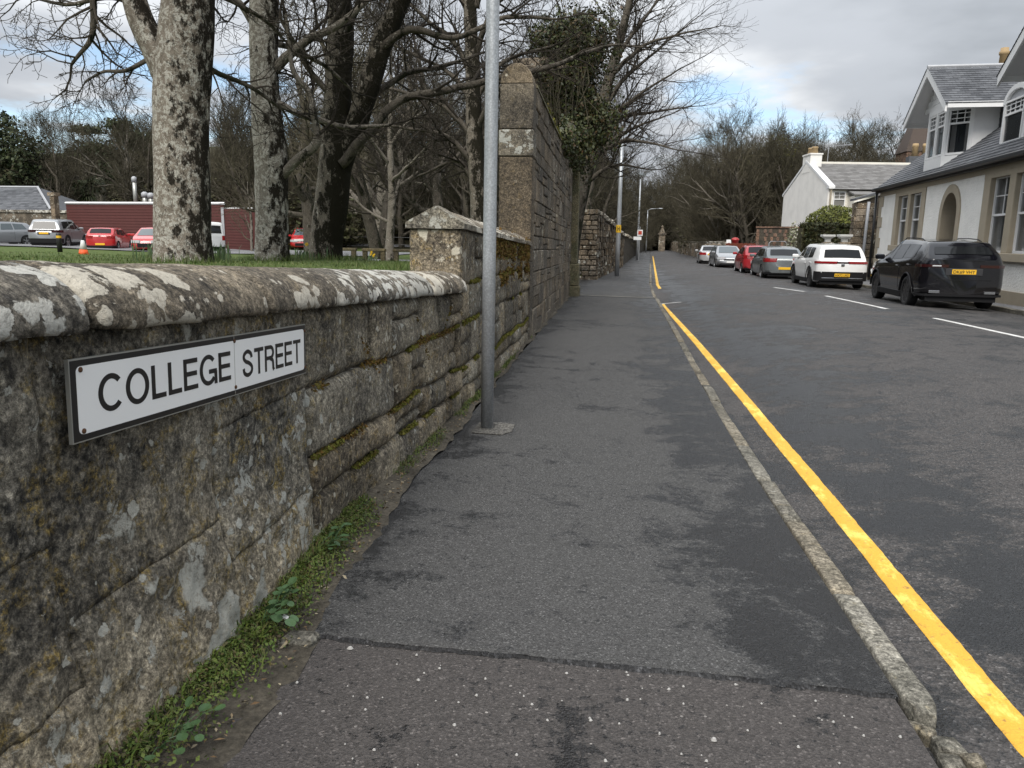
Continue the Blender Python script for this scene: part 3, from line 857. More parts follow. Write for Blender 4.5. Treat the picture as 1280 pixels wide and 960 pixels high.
for L in [0.62, 0.85, 0.8, 0.9, 0.85, 0.8, 0.85]:
    e = min(y+L, 12.66); n = max(3, int((e-y)/0.1)); mb = MB(); rings = []
    for k in range(n+1):
        q = lerp(y+0.002, e-0.002, k/n)
        ez = min(q-y, e-q); sh = 0.02*max(0, 1-ez/0.04)
        mid = 0.05*(1 - sst(7.0, 7.7, q))
        rings.append([Vector((x + 0.01*nz(x*3, q, h, 5), q, sz(q)+h*(1-sh*3)+0.008*nz(q, x*3, h, 6)+(0.02 if h > 0.1 else 0)*(1 if q < 7.5 else 0))) for x, h in rc])
    mb.loft(rings); mb.build('cap_stone', M_cap if y < 7.6 else M_coping, step_wall)
    y = e

# tall wall with a round-headed end
tall = thing('stone_wall', (-1.75, 17, 0), 'tall squared stone wall with a rounded end beyond the lamp post', 'wall')
TH = lambda y: 3.86 - 0.035*(y-12.6)
cm = MB(); stepwall_core(cm, 12.75, 23.2, lambda y: TH(y)-0.02, -1.97, WX-0.03); cm.build('wall_core', M_mortar, tall)
hs = [-0.35, 0.22, 0.60, 0.86, 1.24, 1.48, 1.86, 2.08, 2.46, 2.72, 2.94, 3.30, 3.56, 3.88]
for r in range(len(hs)-1):
    z0, z1 = hs[r], hs[r+1]
    y = 12.62; k = 0
    while y < 23.2:
        L = rg.uniform(0.55, 0.95) if k or r % 2 else rg.uniform(0.35, 0.5)
        e = min(23.25, y+L)
        if 23.25-e < 0.3: e = 23.25
        dz = lambda q: -0.035*(q-12.6)*(r/(len(hs)-1))
        p = rg.uniform(-0.006, 0.006)
        cuts = [0, 1] if rg.random() > 0.3 else [0, rg.uniform(0.35, 0.65), 1]
        for c0, c1 in zip(cuts, cuts[1:]):
            za, zb_ = lerp(z0, z1, c0)+dz(y)+0.008, lerp(z0, z1, c1)+dz(y)-0.008; p = rg.uniform(-0.014, 0.012)
            mb = MB(); mb.box(-1.6, WX+p, y+0.005, e-0.005, za, zb_, Matrix.Identity(4), ch=0.016)
            mb.v = [v+Vector((0.008*nz(v.y, v.z, 1.1, 3), 0.012*nz(v.z, v.y, 4.1, 4), 0.012*nz(v.y, v.z, 7.1, 4))) for v in mb.v]
            mb.build('stone', M_tall, tall)
        y = e; k += 1
# end pier stones: full width, rounded head
def endface(z0, z1, dx=0.0, dy=0.0):
    mb = MB(); mb.box(-1.985-dx, WX+0.012+dx, 12.56-dy, 13.0, z0, z1, Matrix.Identity(4), ch=0.018); return mb
for a, b, p in ((-0.4, 1.05, 0), (1.055, 2.72, 0), (2.725, 3.14, 0.012), (3.145, 3.84, 0)):
    endface(a, b, p, p).build('end_stone', M_tall2 if 2.7 < a < 3.0 else M_tall, tall)
hd = MB(); rings = []
for yy in (12.56, 12.58, 12.8, 13.0):
    s = 0.96 if yy == 12.56 else 1
    rings.append([Vector((-1.722+0.262*s*math.cos(math.pi*k/10), yy, 3.845+(0.30*s)*math.sin(math.pi*k/10)*(1 if k not in (0, 10) else 0))) for k in range(11)])
hd.loft(rings); hd.build('round_head', M_tall, tall)
cp = MB(); rings = []
for yy in frange(13.0, 23.2, 0.5):
    w = 0.01*nz(yy, 0, 0, 2)
    rings.append([Vector((x, yy, TH(yy)+h+w)) for x, h in ((-1.43, -0.0), (-1.44, 0.05), (-1.60, 0.15), (-1.72, 0.18), (-1.85, 0.15), (-2.0, 0.05), (-2.0, 0.0))])
cp.loft(rings); cp.build('wall_coping', M_mossy, tall)

# moss in the joints
def moss(lines, n, name, mat, parent, size=(0.004, 0.013), spread=0.02, seed=1, thr=0.0):
    mb = MB(); r = random.Random(seed)
    for (ya, yb, f) in lines:
        for k in range(int(n*(yb-ya))):
            y = r.uniform(ya, yb)
            if nz(y, f(y), seed, 2.0) < thr: continue
            z = f(y) + r.gauss(0, spread)*0.6
            x = WX + wall_disp(y, z, 1.0) + r.uniform(-0.02, 0.016)
            s = r.uniform(*size)
            c = Vector((x, y, z)); a = Vector((r.gauss(0.4, 1), r.gauss(0, 1), r.gauss(0.4, 1))).normalized()
            b = a.orthogonal().normalized(); d = a.cross(b)
            mb.tri(c+b*s, c-b*s*0.5+d*s, c-b*s*0.5-d*s)
    o = mb.build(name, mat, parent); o['kind'] = 'stuff'
moss([(3.45, 7.0, L1), (3.45, 7.0, L2), (4.0, 7.0, L3)], 1700, 'moss', M_moss, low_wall, spread=0.009, seed=3, thr=0.10)
moss([(3.5, 7.0, L1), (3.45, 6.0, L2), (3.45, 7, lambda y: L1(y)+0.2*math.sin(y*5))], 420, 'rust_moss', M_rustmoss, low_wall, spread=0.02, seed=4, thr=0.15)
moss([(7.1, 12.5, zz[1]), (7.1, 12.5, zz[2]), (7.1, 12.5, L2)], 800, 'moss', M_moss, step_wall, size=(0.005, 0.016), spread=0.018, seed=5, thr=0.0)
moss([(8.4, 12.5, lambda y: sz(y)-0.06), (8.6, 12.5, lambda y: sz(y)-0.16), (9, 12.5, lambda y: 0.95)], 1000, 'rust_moss', M_rustmoss, step_wall, size=(0.008, 0.026), spread=0.09, seed=6, thr=-0.1)
moss([(15, 22, lambda y: TH(y)+0.06)], 800, 'moss', M_moss, tall, size=(0.01, 0.03), spread=0.05, seed=7)

# ------------------------------------------------------------------ verge of soil, moss and grass along the wall foot
vs = sheet(lambda y: (-1.50, lfx(y)+0.03), frange(-1, 23, 0.06), 8, lambda x, y: zg(y)+0.006+0.05*sst(-1.25, -1.48, x)*sst(9, 5, y)+0.014*nz(x, y, 0, 9)-0.012*sst(-1.3, -1.17, x))
struct(vs, 'verge_soil', M_soil, True)
def vz(x, y): return zg(y)+0.006+0.05*sst(-1.25, -1.48, x)*sst(9, 5, y)+0.014*nz(x, y, 0, 9)
vg = MB(); r = random.Random(8)
def dens(y): return max(0.0, 0.42+1.7*nz(y, 2.2, 0, 1.25))*(1 if y < 9 else 0.7) + 0.7*sst(2.0, 2.3, y)*sst(2.62, 2.45, y) + 0.8*sst(2.75, 2.95, y)*sst(3.5, 3.3, y)
for k in range(26000):
    y = r.uniform(1.2, 13) if k % 3 else r.uniform(1.2, 4.2)
    if r.random() > dens(y): continue
    x = -1.47 + (0.10*sst(4, 2, y)) + abs(r.gauss(0, 0.08))*(1.1 if y < 4 else 0.8)
    if x > lfx(y)-0.01: continue
    c = Vector((x, y, vz(x, y)+r.uniform(0, 0.028)))
    s = r.uniform(0.004, 0.011)
    a = Vector((r.gauss(0, 0.8), r.gauss(0, 0.8), 1)).normalized(); b = a.orthogonal().normalized(); b.rotate(Matrix.Rotation(r.uniform(0, 6.28), 3, a)); d = a.cross(b)
    vg.quad(c-b*s, c-d*s*0.6, c+b*s, c+d*s*0.6)
for k in range(9000):
    y = r.uniform(1.2, 12)
    if r.random() > dens(y)*0.9: continue
    x = -1.47 + (0.10*sst(4, 2, y)) + abs(r.gauss(0, 0.07))
    if x > lfx(y)-0.02: continue
    c = Vector((x, y, vz(x, y))); h = r.uniform(0.02, 0.085)*(0.5+0.9*abs(nz(x, y, 0, 6))); a = r.uniform(0, 6.28); l = Vector((math.cos(a), math.sin(a), 0))
    w = Vector((-l.y, l.x, 0))*r.uniform(0.0015, 0.003); m = c+l*h*0.3+Vector((0, 0, h*0.7)); e = c+l*h*0.9+Vector((0, 0, h*0.9))
    vg.quad(c-w, c+w, m+w, m-w); vg.tri(m-w, m+w, e)
o = struct(vg, 'verge_weeds', M_leaf); o['kind'] = 'stuff'
dl = MB()
for k in range(420):
    y = r.uniform(1.3, 11); x = lfx(y)-0.02-abs(r.gauss(0, 0.06))+r.uniform(-0.02, 0.05)
    c = Vector((x, y, vz(x, y)+0.004)); a = r.uniform(0, 6.28); s = r.uniform(0.006, 0.018); b = Vector((math.cos(a), math.sin(a), r.gauss(0, 0.3)))*s; d = Vector((-math.sin(a), math.cos(a), r.gauss(0, 0.3)))*s*r.uniform(0.1, 0.7)
    dl.quad(c-b, c-d, c+b, c+d+Vector((0, 0, 0.004)))
o = struct(dl, 'leaf_litter', leaf_mat('dead_leaf', [(0.10, 0.06, 0.03), (0.22, 0.16, 0.09), (0.30, 0.26, 0.18), (0.06, 0.04, 0.025)], 0.9)); o['kind'] = 'stuff'

def broad_weed(loc, n, size, seed, label):
    t = thing('broadleaf_weed', loc, label, 'weed')
    r = random.Random(seed)
    for k in range(n):
        mb = MB(); a = r.uniform(-1.4, 1.4)+(0 if k % 2 else 0.4); L = r.uniform(0.5, 1)*size; el = r.uniform(0.15, 1.1)
        d = Vector((math.cos(a)*math.cos(el), math.sin(a)*math.cos(el), math.sin(el))); b = Vector(loc)+Vector((r.uniform(-0.02, 0.02), r.uniform(-0.07, 0.07), 0.01))
        e = b+d*L; s = r.uniform(0.25, 0.4)*size
        mb.tube([b, (b+e)/2+Vector((0, 0, 0.01)), e], [0.002, 0.0017, 0.0012], 4)
        side = d.cross(Vector((0, 0, 1))).normalized(); f = (d*0.8+Vector((0, 0, -0.5+r.uniform(-.2, .4)))).normalized(); up = side.cross(f)
        ring = [e + f*(s*0.55*(1-math.cos(t*math.pi/4))) + side*(s*0.52*math.sin(t*math.pi/4)) + up*(0.08*s*abs(math.sin(t*math.pi/4))) for t in range(8)]
        i = len(mb.v); mb.v += ring + [e+f*s*0.5-up*0.05*s]
        mb.f += [(i+t, i+(t+1) % 8, i+8) for t in range(8)]
        mb.build('leaf', M_broad, t)
    return t
broad_weed((-1.30, 2.62, -0.06), 22, 0.11, 2, 'broad dark green weed holding a white scrap by the tarmac joint')
broad_weed((-1.38, 3.42, -0.09), 14, 0.10, 5, 'broad leaved weed higher up the moss strip at the wall foot')
broad_weed((-1.24, 1.86, -0.05), 14, 0.10, 7, 'leafy weed at the wall foot in the bottom left corner')
scr = MB(); scr.box(-0.012, 0.012, -0.009, 0.009, -0.004, 0.004, Matrix.Translation((-1.235, 2.60, -0.045)) @ Matrix.Rotation(0.5, 4, 'X') @ Matrix.Rotation(0.4, 4, 'Y'), ch=0.002)
o = scr.build('paper_scrap', M_signwhite, loc=(-1.235, 2.60, -0.045)); tag(o, 'small white paper scrap caught in the weed at the wall foot', 'litter')
st = MB(); st.box(-1.22, -1.09, 2.50, 2.60, -0.125, -0.085, Matrix.Identity(4), ch=0.012); st.v = [v+Vector((0.02*nz(v.x, v.y, v.z, 12), 0.02*nz(v.y, v.z, v.x, 12), 0.006*nz(v.z, v.x, v.y, 20))) for v in st.v]
o = st.build('loose_stone', M_kerb, loc=(-1.15, 2.55, -0.1)); tag(o, 'pale flat stone bedded at the corner of the tarmac joint beside the weeds', 'stone')

# ------------------------------------------------------------------ street name plate
def text_mesh(body, name, mat, parent, width=None, height=None, M=None, offset=0.0, extrude=0.001, off=None, sx=None):
    cu = bpy.data.curves.new('t', 'FONT'); cu.body = body; cu.size = 1.0; cu.offset = offset; cu.extrude = 0.0; cu.resolution_u = 4
    cu.align_x = 'LEFT'
    to = bpy.data.objects.new('t', cu); COL.objects.link(to)
    dg = bpy.context.evaluated_depsgraph_get()
    me = bpy.data.meshes.new_from_object(to.evaluated_get(dg))
    bpy.data.objects.remove(to)
    xs = [v.co.x for v in me.vertices]; ys_ = [v.co.y for v in me.vertices]
    x0, x1, y0, y1 = min(xs), max(xs), min(ys_), max(ys_)
    kx = (width/(x1-x0)); ky = height/(y1-y0)
    for v in me.vertices:
        q = Vector(((v.co.x-(x0+x1)/2)*kx, (v.co.y-(y0+y1)/2)*ky, 0))
        q = M @ q
        if off is not None: q = q - Vector(off)
        v.co = q
    me.name = name
    me.materials.clear(); me.materials.append(mat)
    o = bpy.data.objects.new(name, me); COL.objects.link(o)
    o.parent = parent
    ROOT[o.name] = off
    return o
SG = Vector((-1.432, 2.555, 0.941))
sgn = thing('street_name_sign', SG, 'long white street name plate with black border reading COLLEGE STREET on the low wall', 'street sign')
ux = Vector((0, 1, -0.045)).normalized(); nn = Vector((1, 0, 0)); uy = nn.cross(ux)
MS = Matrix((( ux.x, uy.x, nn.x, SG.x), (ux.y, uy.y, nn.y, SG.y), (ux.z, uy.z, nn.z, SG.z), (0, 0, 0, 1)))
PW, PH = 1.535, 0.228
def kink(u): return 0.010 - 0.010*abs(u-0.09)/0.8*0.6          # the plate bellies slightly where its halves meet
def plate(w0, w1, h0, h1, z, th, rad, name, mat):
    mb = MB(); poly = []
    for (cx_, cy_, a0) in ((w1-rad, h1-rad, 0), (w0+rad, h1-rad, 90), (w0+rad, h0+rad, 180), (w1-rad, h0+rad, 270)):
        for k in range(5 if rad > 0.003 else 1):
            a = R(a0+k*22.5) if rad > 0.003 else R(a0+45)
            poly.append((cx_+rad*math.cos(a), cy_+rad*math.sin(a)))
    n = 24; us = frange(w0, w1, 0.07)
    # cut into vertical strips so that it can belly
    def yr(u):
        if rad > 0.003:
            e = max(0, rad-(u-w0), rad-(w1-u)); d = rad-math.sqrt(max(0, rad*rad-e*e)); return h0+d, h1-d
        return h0, h1
    us = sorted(set(us+[w0+rad*t for t in (0.05, 0.2, 0.5, 1)]+[w1-rad*t for t in (0.05, 0.2, 0.5, 1)]))
    rings = []
    for u in us:
        a, b = yr(u); k = kink(u)
        rings.append([MS @ Vector((u, a, z+k)), MS @ Vector((u, b, z+k)), MS @ Vector((u, b, z+k-th)), MS @ Vector((u, a, z+k-th))])
    mb.loft(rings)
    return mb.build(name, mat, sgn)
plate(-PW/2, PW/2, -PH/2, PH/2, 0.004, 0.012, 0.002, 'plate', M_alu)
plate(-PW/2+0.004, PW/2-0.004, -PH/2+0.004, PH/2-0.004, 0.0052, 0.003, 0.002, 'border', M_signblack)
plate(-PW/2+0.024, PW/2-0.022, -PH/2+0.021, PH/2-0.021, 0.0064, 0.003, 0.016, 'panel', M_signwhite)
def uat(y): return (y-SG.y)/ux.y
def ell(cx_, cy_, rx, ry, a0, a1, n=22): return [(cx_+rx*math.cos(R(lerp(a0, a1, k/n))), cy_+ry*math.sin(R(lerp(a0, a1, k/n)))) for k in range(n+1)]
ST = 0.15
def glyph(c):
    h = ST/2
    if c == 'O': return 0.84, [ell(0.42, 0.5, 0.42-h, 0.515-h, 0, 360, 36)]
    if c == 'C': return 0.80, [ell(0.42, 0.5, 0.42-h, 0.515-h, 42, 318, 30)]
    if c == 'G': return 0.84, [ell(0.42, 0.5, 0.42-h, 0.515-h, 42, 322, 30), [(0.44, 0.44), (0.84, 0.44)], [(0.775, 0.44), (0.775, 0.0)]]
    if c == 'L': return 0.56, [[(h, 1), (h, 0)], [(h, h), (0.56, h)]]
    if c == 'E': return 0.64, [[(h, 1), (h, 0)], [(h, h), (0.64, h)], [(h, 0.515), (0.60, 0.515)], [(h, 1-h), (0.63, 1-h)]]
    if c == 'T': return 0.66, [[(0.33, 1), (0.33, 0)], [(0, 1-h), (0.66, 1-h)]]
    if c == 'R': return 0.72, [[(h, 1), (h, 0)], [(h, 1-h), (0.42, 1-h)]+ell(0.42, 0.715, 0.21, 0.21, 90, -90, 14)+[(h, 0.505)], [(0.40, 0.48)]+ell(0.44, 0.30, 0.17, 0.15, 80, 0, 8)+[(0.62, 0.1), (0.67, 0.0)]]
    P, _ = catmull2([(0.60, 0.69), (0.55, 0.84), (0.34, 0.935), (0.13, 0.85), (0.085, 0.71), (0.20, 0.585), (0.42, 0.50), (0.60, 0.36), (0.58, 0.17), (0.35, 0.065), (0.12, 0.15), (0.06, 0.33)])
    return 0.69, [P]
def catmull2(P, m=6):
    out = []
    for i in range(len(P)-1):
        a, b, c, e = P[max(0, i-1)], P[i], P[i+1], P[min(len(P)-1, i+2)]
        for k in range(m):
            t = k/m; out.append(tuple(0.5*(2*b[j]+(c[j]-a[j])*t+(2*a[j]-5*b[j]+4*c[j]-e[j])*t*t+(3*b[j]-a[j]-3*c[j]+e[j])*t**3) for j in (0, 1)))
    return out+[P[-1]], None
def word(body, u0, u1, vc, hh):
    gap = 0.09; G = [glyph(c) for c in body]; tot = sum(g[0] for g in G)+gap*(len(G)-1); k = (u1-u0)/tot; x = 0.0
    for c, (w, strokes) in zip(body, G):
        mb = MB()
        for si, P in enumerate(strokes):
            i0 = len(mb.v); n = len(P); closed = c == 'O'
            for i, p in enumerate(P):
                a = P[i-1] if i else (P[-2] if closed else P[0]); b = P[i+1] if i < n-1 else (P[1] if closed else P[-1])
                dx, dy = b[0]-a[0], b[1]-a[1]; l = math.hypot(dx, dy) or 1; nx_, ny_ = -dy/l*ST/2, dx/l*ST/2
                for s in (1, -1):
                    u = u0+(x+p[0]+s*nx_)*k; v = vc+(p[1]+s*ny_-0.5)*hh
                    mb.v.append(MS @ Vector((u, v, 0.0068+kink(u)+si*0.00025)))
            for i in range(n-1): mb.f.append((i0+2*i+1, i0+2*i+3, i0+2*i+2, i0+2*i))
        mb.build('letter', M_signblack, sgn); x += w+gap
word('COLLEGE', uat(1.893), uat(2.618), 0.005, 0.106); word('STREET', uat(2.71), uat(3.26), -0.003, 0.106)
for (u, v) in ((-PW/2+0.040, PH/2-0.030), (-PW/2+0.040, -PH/2+0.030), (0.095, PH/2-0.022), (0.095, -PH/2+0.032), (PW/2-0.015, PH/2-0.03), (PW/2-0.015, -PH/2+0.03)):
    mb = MB(); mb.lathe([(0.0075, 0), (0.0075, 0.003), (0.004, 0.005)], (0, 0, 0), 10); mb.xf(MS @ Matrix.Translation((u, v, 0.006+kink(u)))); mb.build('screw', M_rust, sgn)
jt = MB(); jt.box(0.0925, 0.0945, -PH/2+0.004, PH/2-0.004, 0.0066+0.0085, 0.0073+0.0095, MS); jt.build('plate_joint', M_alu, sgn)

# ------------------------------------------------------------------ posts
def lamp_post(x, y, z, h, r0, r1, label, group=None, arm=1.0, name='lamp_post', band=None, lean=(0, 0)):
    t = thing(name, (x, y, z), label, 'lamp post', group)
    top_ = Vector((x+lean[0], y+lean[1], z+h)); b = Vector((x, y, z-0.1))
    mb = MB(); mb.tube([b, b.lerp(top_, 0.25), b.lerp(top_, 0.6), top_], [r0, r0, lerp(r0, r1, 0.5), r1], 20, True); mb.build('pole', M_galv, t, True)
    if arm:
        mb = MB(); mb.tube([top_, top_+Vector((arm*0.3, 0, 0.2)), top_+Vector((arm, 0, 0.26))], [r1*0.8]*3, 10, True); mb.build('arm', M_galv, t, True)
        e = top_+Vector((arm, 0, 0.26)); mb = MB(); mb.loft([[e+Vector((dx, w*math.cos(k*math.pi/4), 0.07*math.sin(k*math.pi/4)*(1 if k < 4 else 0.6))) for k in range(8)] for dx, w in ((0, 0.06), (0.12, 0.12), (0.45, 0.12), (0.55, 0.05))]); mb.build('lantern', M_galv, t)
    if band:
        zb, hb = band; f = (zb+hb/2)/h; c = b.lerp(top_, f); mb = MB(); mb.lathe([(r0*1.08, -hb/2), (r0*1.08, hb/2)], tuple(c), 16); mb.build('band', M_yellowpaint, t)
        text_mesh('H', 'lettering', M_black, t, r0*1.0, hb*0.6, Matrix.Translation((c.x, c.y-r0*1.12, c.z)) @ Matrix.Rotation(math.pi/2, 4, 'X'), 0.03, off=(x, y, z))
    return t
lamp_post(-1.10, 6.44, zg(6.44), 6.6, 0.056, 0.050, 'near galvanised steel lamp post on the pavement beside the stone wall', arm=0.8, lean=(0.03, 0))
pp = MB()
pp.loft([[Vector((x, y, zg(y)+0.003+h)) for x, y in ((-1.20, 6.22), (-0.93, 6.20), (-0.86, 6.34), (-0.87, 6.60), (-1.0, 6.66), (-1.2, 6.64))] for h in (0, 0.006)])
struct(pp, 'pavement_repair', stone_mat('patch_cement', (0.12, 0.115, 0.105), (0.20, 0.19, 0.17), (0.05, 0.048, 0.045), 0.42, 0.6, white=0.2, wscale=(25, 60), ochre=0.0, obj_var=0))
lamp_post(-0.10, 37.0, zg(37), 6.4, 0.11, 0.07, 'grey lamp post with a yellow H hydrant band outside the far boundary wall', arm=0, band=(2.1, 0.35))
lamp_post(1.55, 70.0, -0.25, 7.0, 0.10, 0.06, 'distant grey lamp post without arm beyond the yellow banded one', arm=0)
lamp_post(3.9, 118.0, -0.25, 6.2, 0.08, 0.06, 'farthest lamp post with its lantern arm over the road end', arm=1.6)
sg2 = thing('road_sign', (1.6, 66, 0), 'distant square sign with red centre and white plate below by the far wall', 'road sign')
mb = MB(); mb.tube([(1.6, 66, -0.3), (1.6, 66, 2.6)], 0.04, 8); mb.build('sign_post', M_galv, sg2)
mb = MB(); mb.box(1.4, 1.84, 65.9, 65.93, 1.85, 2.35); mb.build('sign_panel', M_signwhite, sg2)
mb = MB(); mb.box(1.47, 1.77, 65.88, 65.897, 1.95, 2.25); mb.build('red_panel', plain('sign_red', (0.45, 0.05, 0.02)), sg2)
mb = MB(); mb.box(1.1, 1.75, 65.9, 65.93, 1.5, 1.78); mb.build('name_plate', M_signwhite, sg2)

# ------------------------------------------------------------------ trees
def rvec(r): return Vector((r.gauss(0, 1), r.gauss(0, 1), r.gauss(0, 1)))
def rot_off(d, ang, r):
    ax = d.orthogonal().normalized(); ax.rotate(Matrix.Rotation(r.uniform(0, 6.283), 3, d))
    q = d.copy(); q.rotate(Matrix.Rotation(ang, 3, ax)); return q
def grow(mb, p, d, L, rad, depth, r, gn=0.16, trop=0.05, kids=5, sides=5, rmin=0.004, fall=(0.45, 0.72), spread=(0.5, 1.05), big=None):
    n = 3 if depth == 0 else max(4, min(9, int(L/0.35)))
    step = L/n; pts = [p.copy()]; rr = [rad]
    d = d.normalized()
    for i in range(n):
        d = (d + rvec(r)*gn*(1.4 if depth == 0 else 1) + Vector((0, 0, trop))).normalized()
        p = p + d*step; pts.append(p.copy())
        rr.append(max(rmin, rad*(1-0.7*(i+1)/n)))
    (big if (big is not None and rad > 0.05) else mb).tube(pts, rr, sides if depth > 1 else (4 if depth == 1 else 3))
    if depth <= 0: return
    for k in range(kids):
        t = 0.25+0.75*(k+r.random())/kids
        i = min(n-1, int(t*n)); f = t*n-i
        q = pts[i].lerp(pts[i+1], min(1, f)); a = (pts[i+1]-pts[i]).normalized()
        cr = max(rmin, lerp(rr[i], rr[i+1], f)*r.uniform(0.55, 0.8))
        grow(mb, q, rot_off(a, r.uniform(*spread), r), L*r.uniform(*fall)*(1.15-0.45*t), cr, depth-1, r, gn, trop, kids, sides, rmin, fall, spread, big)
    # leader continues
    grow(mb, pts[-1], d, L*r.uniform(0.4, 0.6), rr[-1], depth-1, r, gn, trop, max(2, kids-1), sides, rmin, fall, spread, big)
def catmull(pts, rad, m=5):
    P = [Vector(p) for p in pts]; out = []; ro = []
    for i in range(len(P)-1):
        a = P[max(0, i-1)]; b = P[i]; c = P[i+1]; e = P[min(len(P)-1, i+2)]
        for k in range(m):
            t = k/m
            out.append(0.5*((2*b)+(c-a)*t+(2*a-5*b+4*c-e)*t*t+(3*b-a-3*c+e)*t*t*t)); ro.append(lerp(rad[i], rad[i+1], t))
    out.append(P[-1]); ro.append(rad[-1]); return out, ro
def trunk_tube(mb, pts, rad, sides=28, m=8, rough=0.06, flare=0.0):
    P, Rr = catmull(pts, rad, m)
    rings = []
    for i, p in enumerate(P):
        t = (P[min(i+1, len(P)-1)]-P[max(0, i-1)]).normalized()
        a = t.cross(Vector((0, 1, 0.01))).normalized(); b = t.cross(a)
        ring = []
        for k in range(sides):
            th = 2*math.pi*k/sides
            q = a*math.cos(th)+b*math.sin(th)
            f = 1 + rough*nz(q.x*1.2+p.x, q.y*1.2+p.y, p.z*0.5, 1.6) + rough*0.5*nz(q.x+p.x, q.y+p.y, p.z*0.6, 5)
            if flare: f += flare*max(0, 1-(p.z-P[0].z)/0.55)**2*(0.6+0.6*math.sin(th*5+1))
            ring.append(p+q*Rr[i]*f)
        rings.append(ring)
    mb.loft(rings, True, True)
    return P, Rr
def limb(mb, tw, pts, rad, r, kids=8, L=(0.7, 1.6), depth=2, start=0.2, sides=9, trop=0.04, gn=0.2, kk=4, rough=0.05):
    P, Rr = catmull(pts, rad, 6)
    P = [p+Vector((nz(p.x, p.y, p.z, 1.9), nz(p.y, p.z, p.x, 1.9), nz(p.z, p.x, p.y, 1.9)))*rough*(1 if 0 < i else 0) for i, p in enumerate(P)]
    mb.tube(P, Rr, sides, True)
    n = len(P)-1
    for k in range(kids):
        t = start+(1-start)*(k+r.random())/kids; i = min(n-1, int(t*n)); q = P[i].lerp(P[i+1], t*n-i)
        a = (P[i+1]-P[i]).normalized()
        grow(tw, q, rot_off(a, r.uniform(0.5, 1.2), r), r.uniform(*L), max(0.006, Rr[i]*r.uniform(0.35, 0.6)), depth, r, gn, trop, kk, 5, 0.0035)
    grow(tw, P[-1], (P[-1]-P[-2]), r.uniform(*L), Rr[-1], depth, r, gn, trop, kk, 5, 0.0035)

V = Vector
# 1: nearest pale sycamore
r = random.Random(101)
t1 = thing('sycamore_tree', (-6.02, 10.0, 1.0), 'nearest thick pale lichened sycamore with a stout limb forking left', 'tree')
tk = MB(); tw = MB()
trunk_tube(tk, [(-6.03, 10, 0.85), (-6.01, 10, 1.35), (-5.97, 10, 2.0), (-5.94, 10, 2.7), (-5.88, 10, 3.35), (-5.76, 10.0, 4.1), (-5.66, 10.05, 5.0), (-5.6, 10.1, 6.4), (-5.7, 10.2, 8.4)], [0.405, 0.375, 0.365, 0.355, 0.36, 0.345, 0.30, 0.24, 0.12], 32, 10, 0.05, 0.10)
trunk_tube(tk, [(-5.98, 10, 3.2), (-6.17, 9.98, 3.75), (-6.36, 9.95, 4.15), (-6.50, 9.9, 4.7), (-6.8, 9.7, 5.8), (-7.4, 9.4, 7.4)], [0.20, 0.19, 0.165, 0.145, 0.13, 0.07], 18, 7, 0.05)
br = MB()
limb(br, tw, [(-6.5, 9.9, 4.7), (-6.85, 9.8, 4.62), (-6.95, 9.8, 4.18), (-7.05, 9.8, 3.85), (-7.30, 9.8, 3.62)], [0.06, 0.05, 0.042, 0.032, 0.018], r, 11, (0.35, 0.8), 2, 0.3, 8, 0.02, 0.26)
limb(br, tw, [(-6.4, 9.9, 4.35), (-6.7, 9.85, 4.45), (-7.3, 9.8, 4.35), (-7.9, 9.8, 4.45)], [0.04, 0.032, 0.025, 0.012], r, 9, (0.35, 0.8), 2, 0.2, 8, -0.02, 0.26)
limb(br, tw, [(-6.25, 9.95, 3.7), (-6.55, 9.85, 3.55), (-6.85, 9.8, 3.52), (-7.1, 9.75, 3.4)], [0.035, 0.028, 0.02, 0.01], r, 8, (0.3, 0.65), 2, 0.2, 7, 0.03, 0.26)
limb(br, tw, [(-5.68, 10, 3.75), (-5.45, 10.2, 3.55), (-5.15, 10.6, 3.4), (-4.9, 11, 3.2)], [0.045, 0.038, 0.028, 0.014], r, 9, (0.35, 0.8), 2, 0.2, 8, 0.02, 0.24)
limb(br, tw, [(-5.62, 10, 4.25), (-5.4, 10.1, 4.5), (-5.0, 10.4, 4.35), (-4.7, 10.7, 4.1)], [0.05, 0.04, 0.028, 0.014], r, 10, (0.4, 0.8), 2, 0.2, 8, 0.0, 0.24)
for (x, y_, z) in ((-5.6, 10.1, 6.0), (-5.65, 10.1, 7.2), (-6.7, 9.7, 5.6), (-7.2, 9.5, 7.0), (-5.6, 10.1, 5.4)):
    for k in range(3):
        a = r.uniform(0, 6.28); limb(br, tw, [(x, y_, z), (x+0.7*math.cos(a), y_+0.7*math.sin(a), z+0.4), (x+1.7*math.cos(a), y_+1.7*math.sin(a), z+0.7), (x+2.6*math.cos(a), y_+2.6*math.sin(a), z+0.6)], [0.09, 0.07, 0.05, 0.02], r, 8, (0.6, 1.2), 2)
tk.build('trunk', M_bark1, t1, True); br.build('limb', M_bark_far, t1, True); tw.build('crown', M_twig, t1)
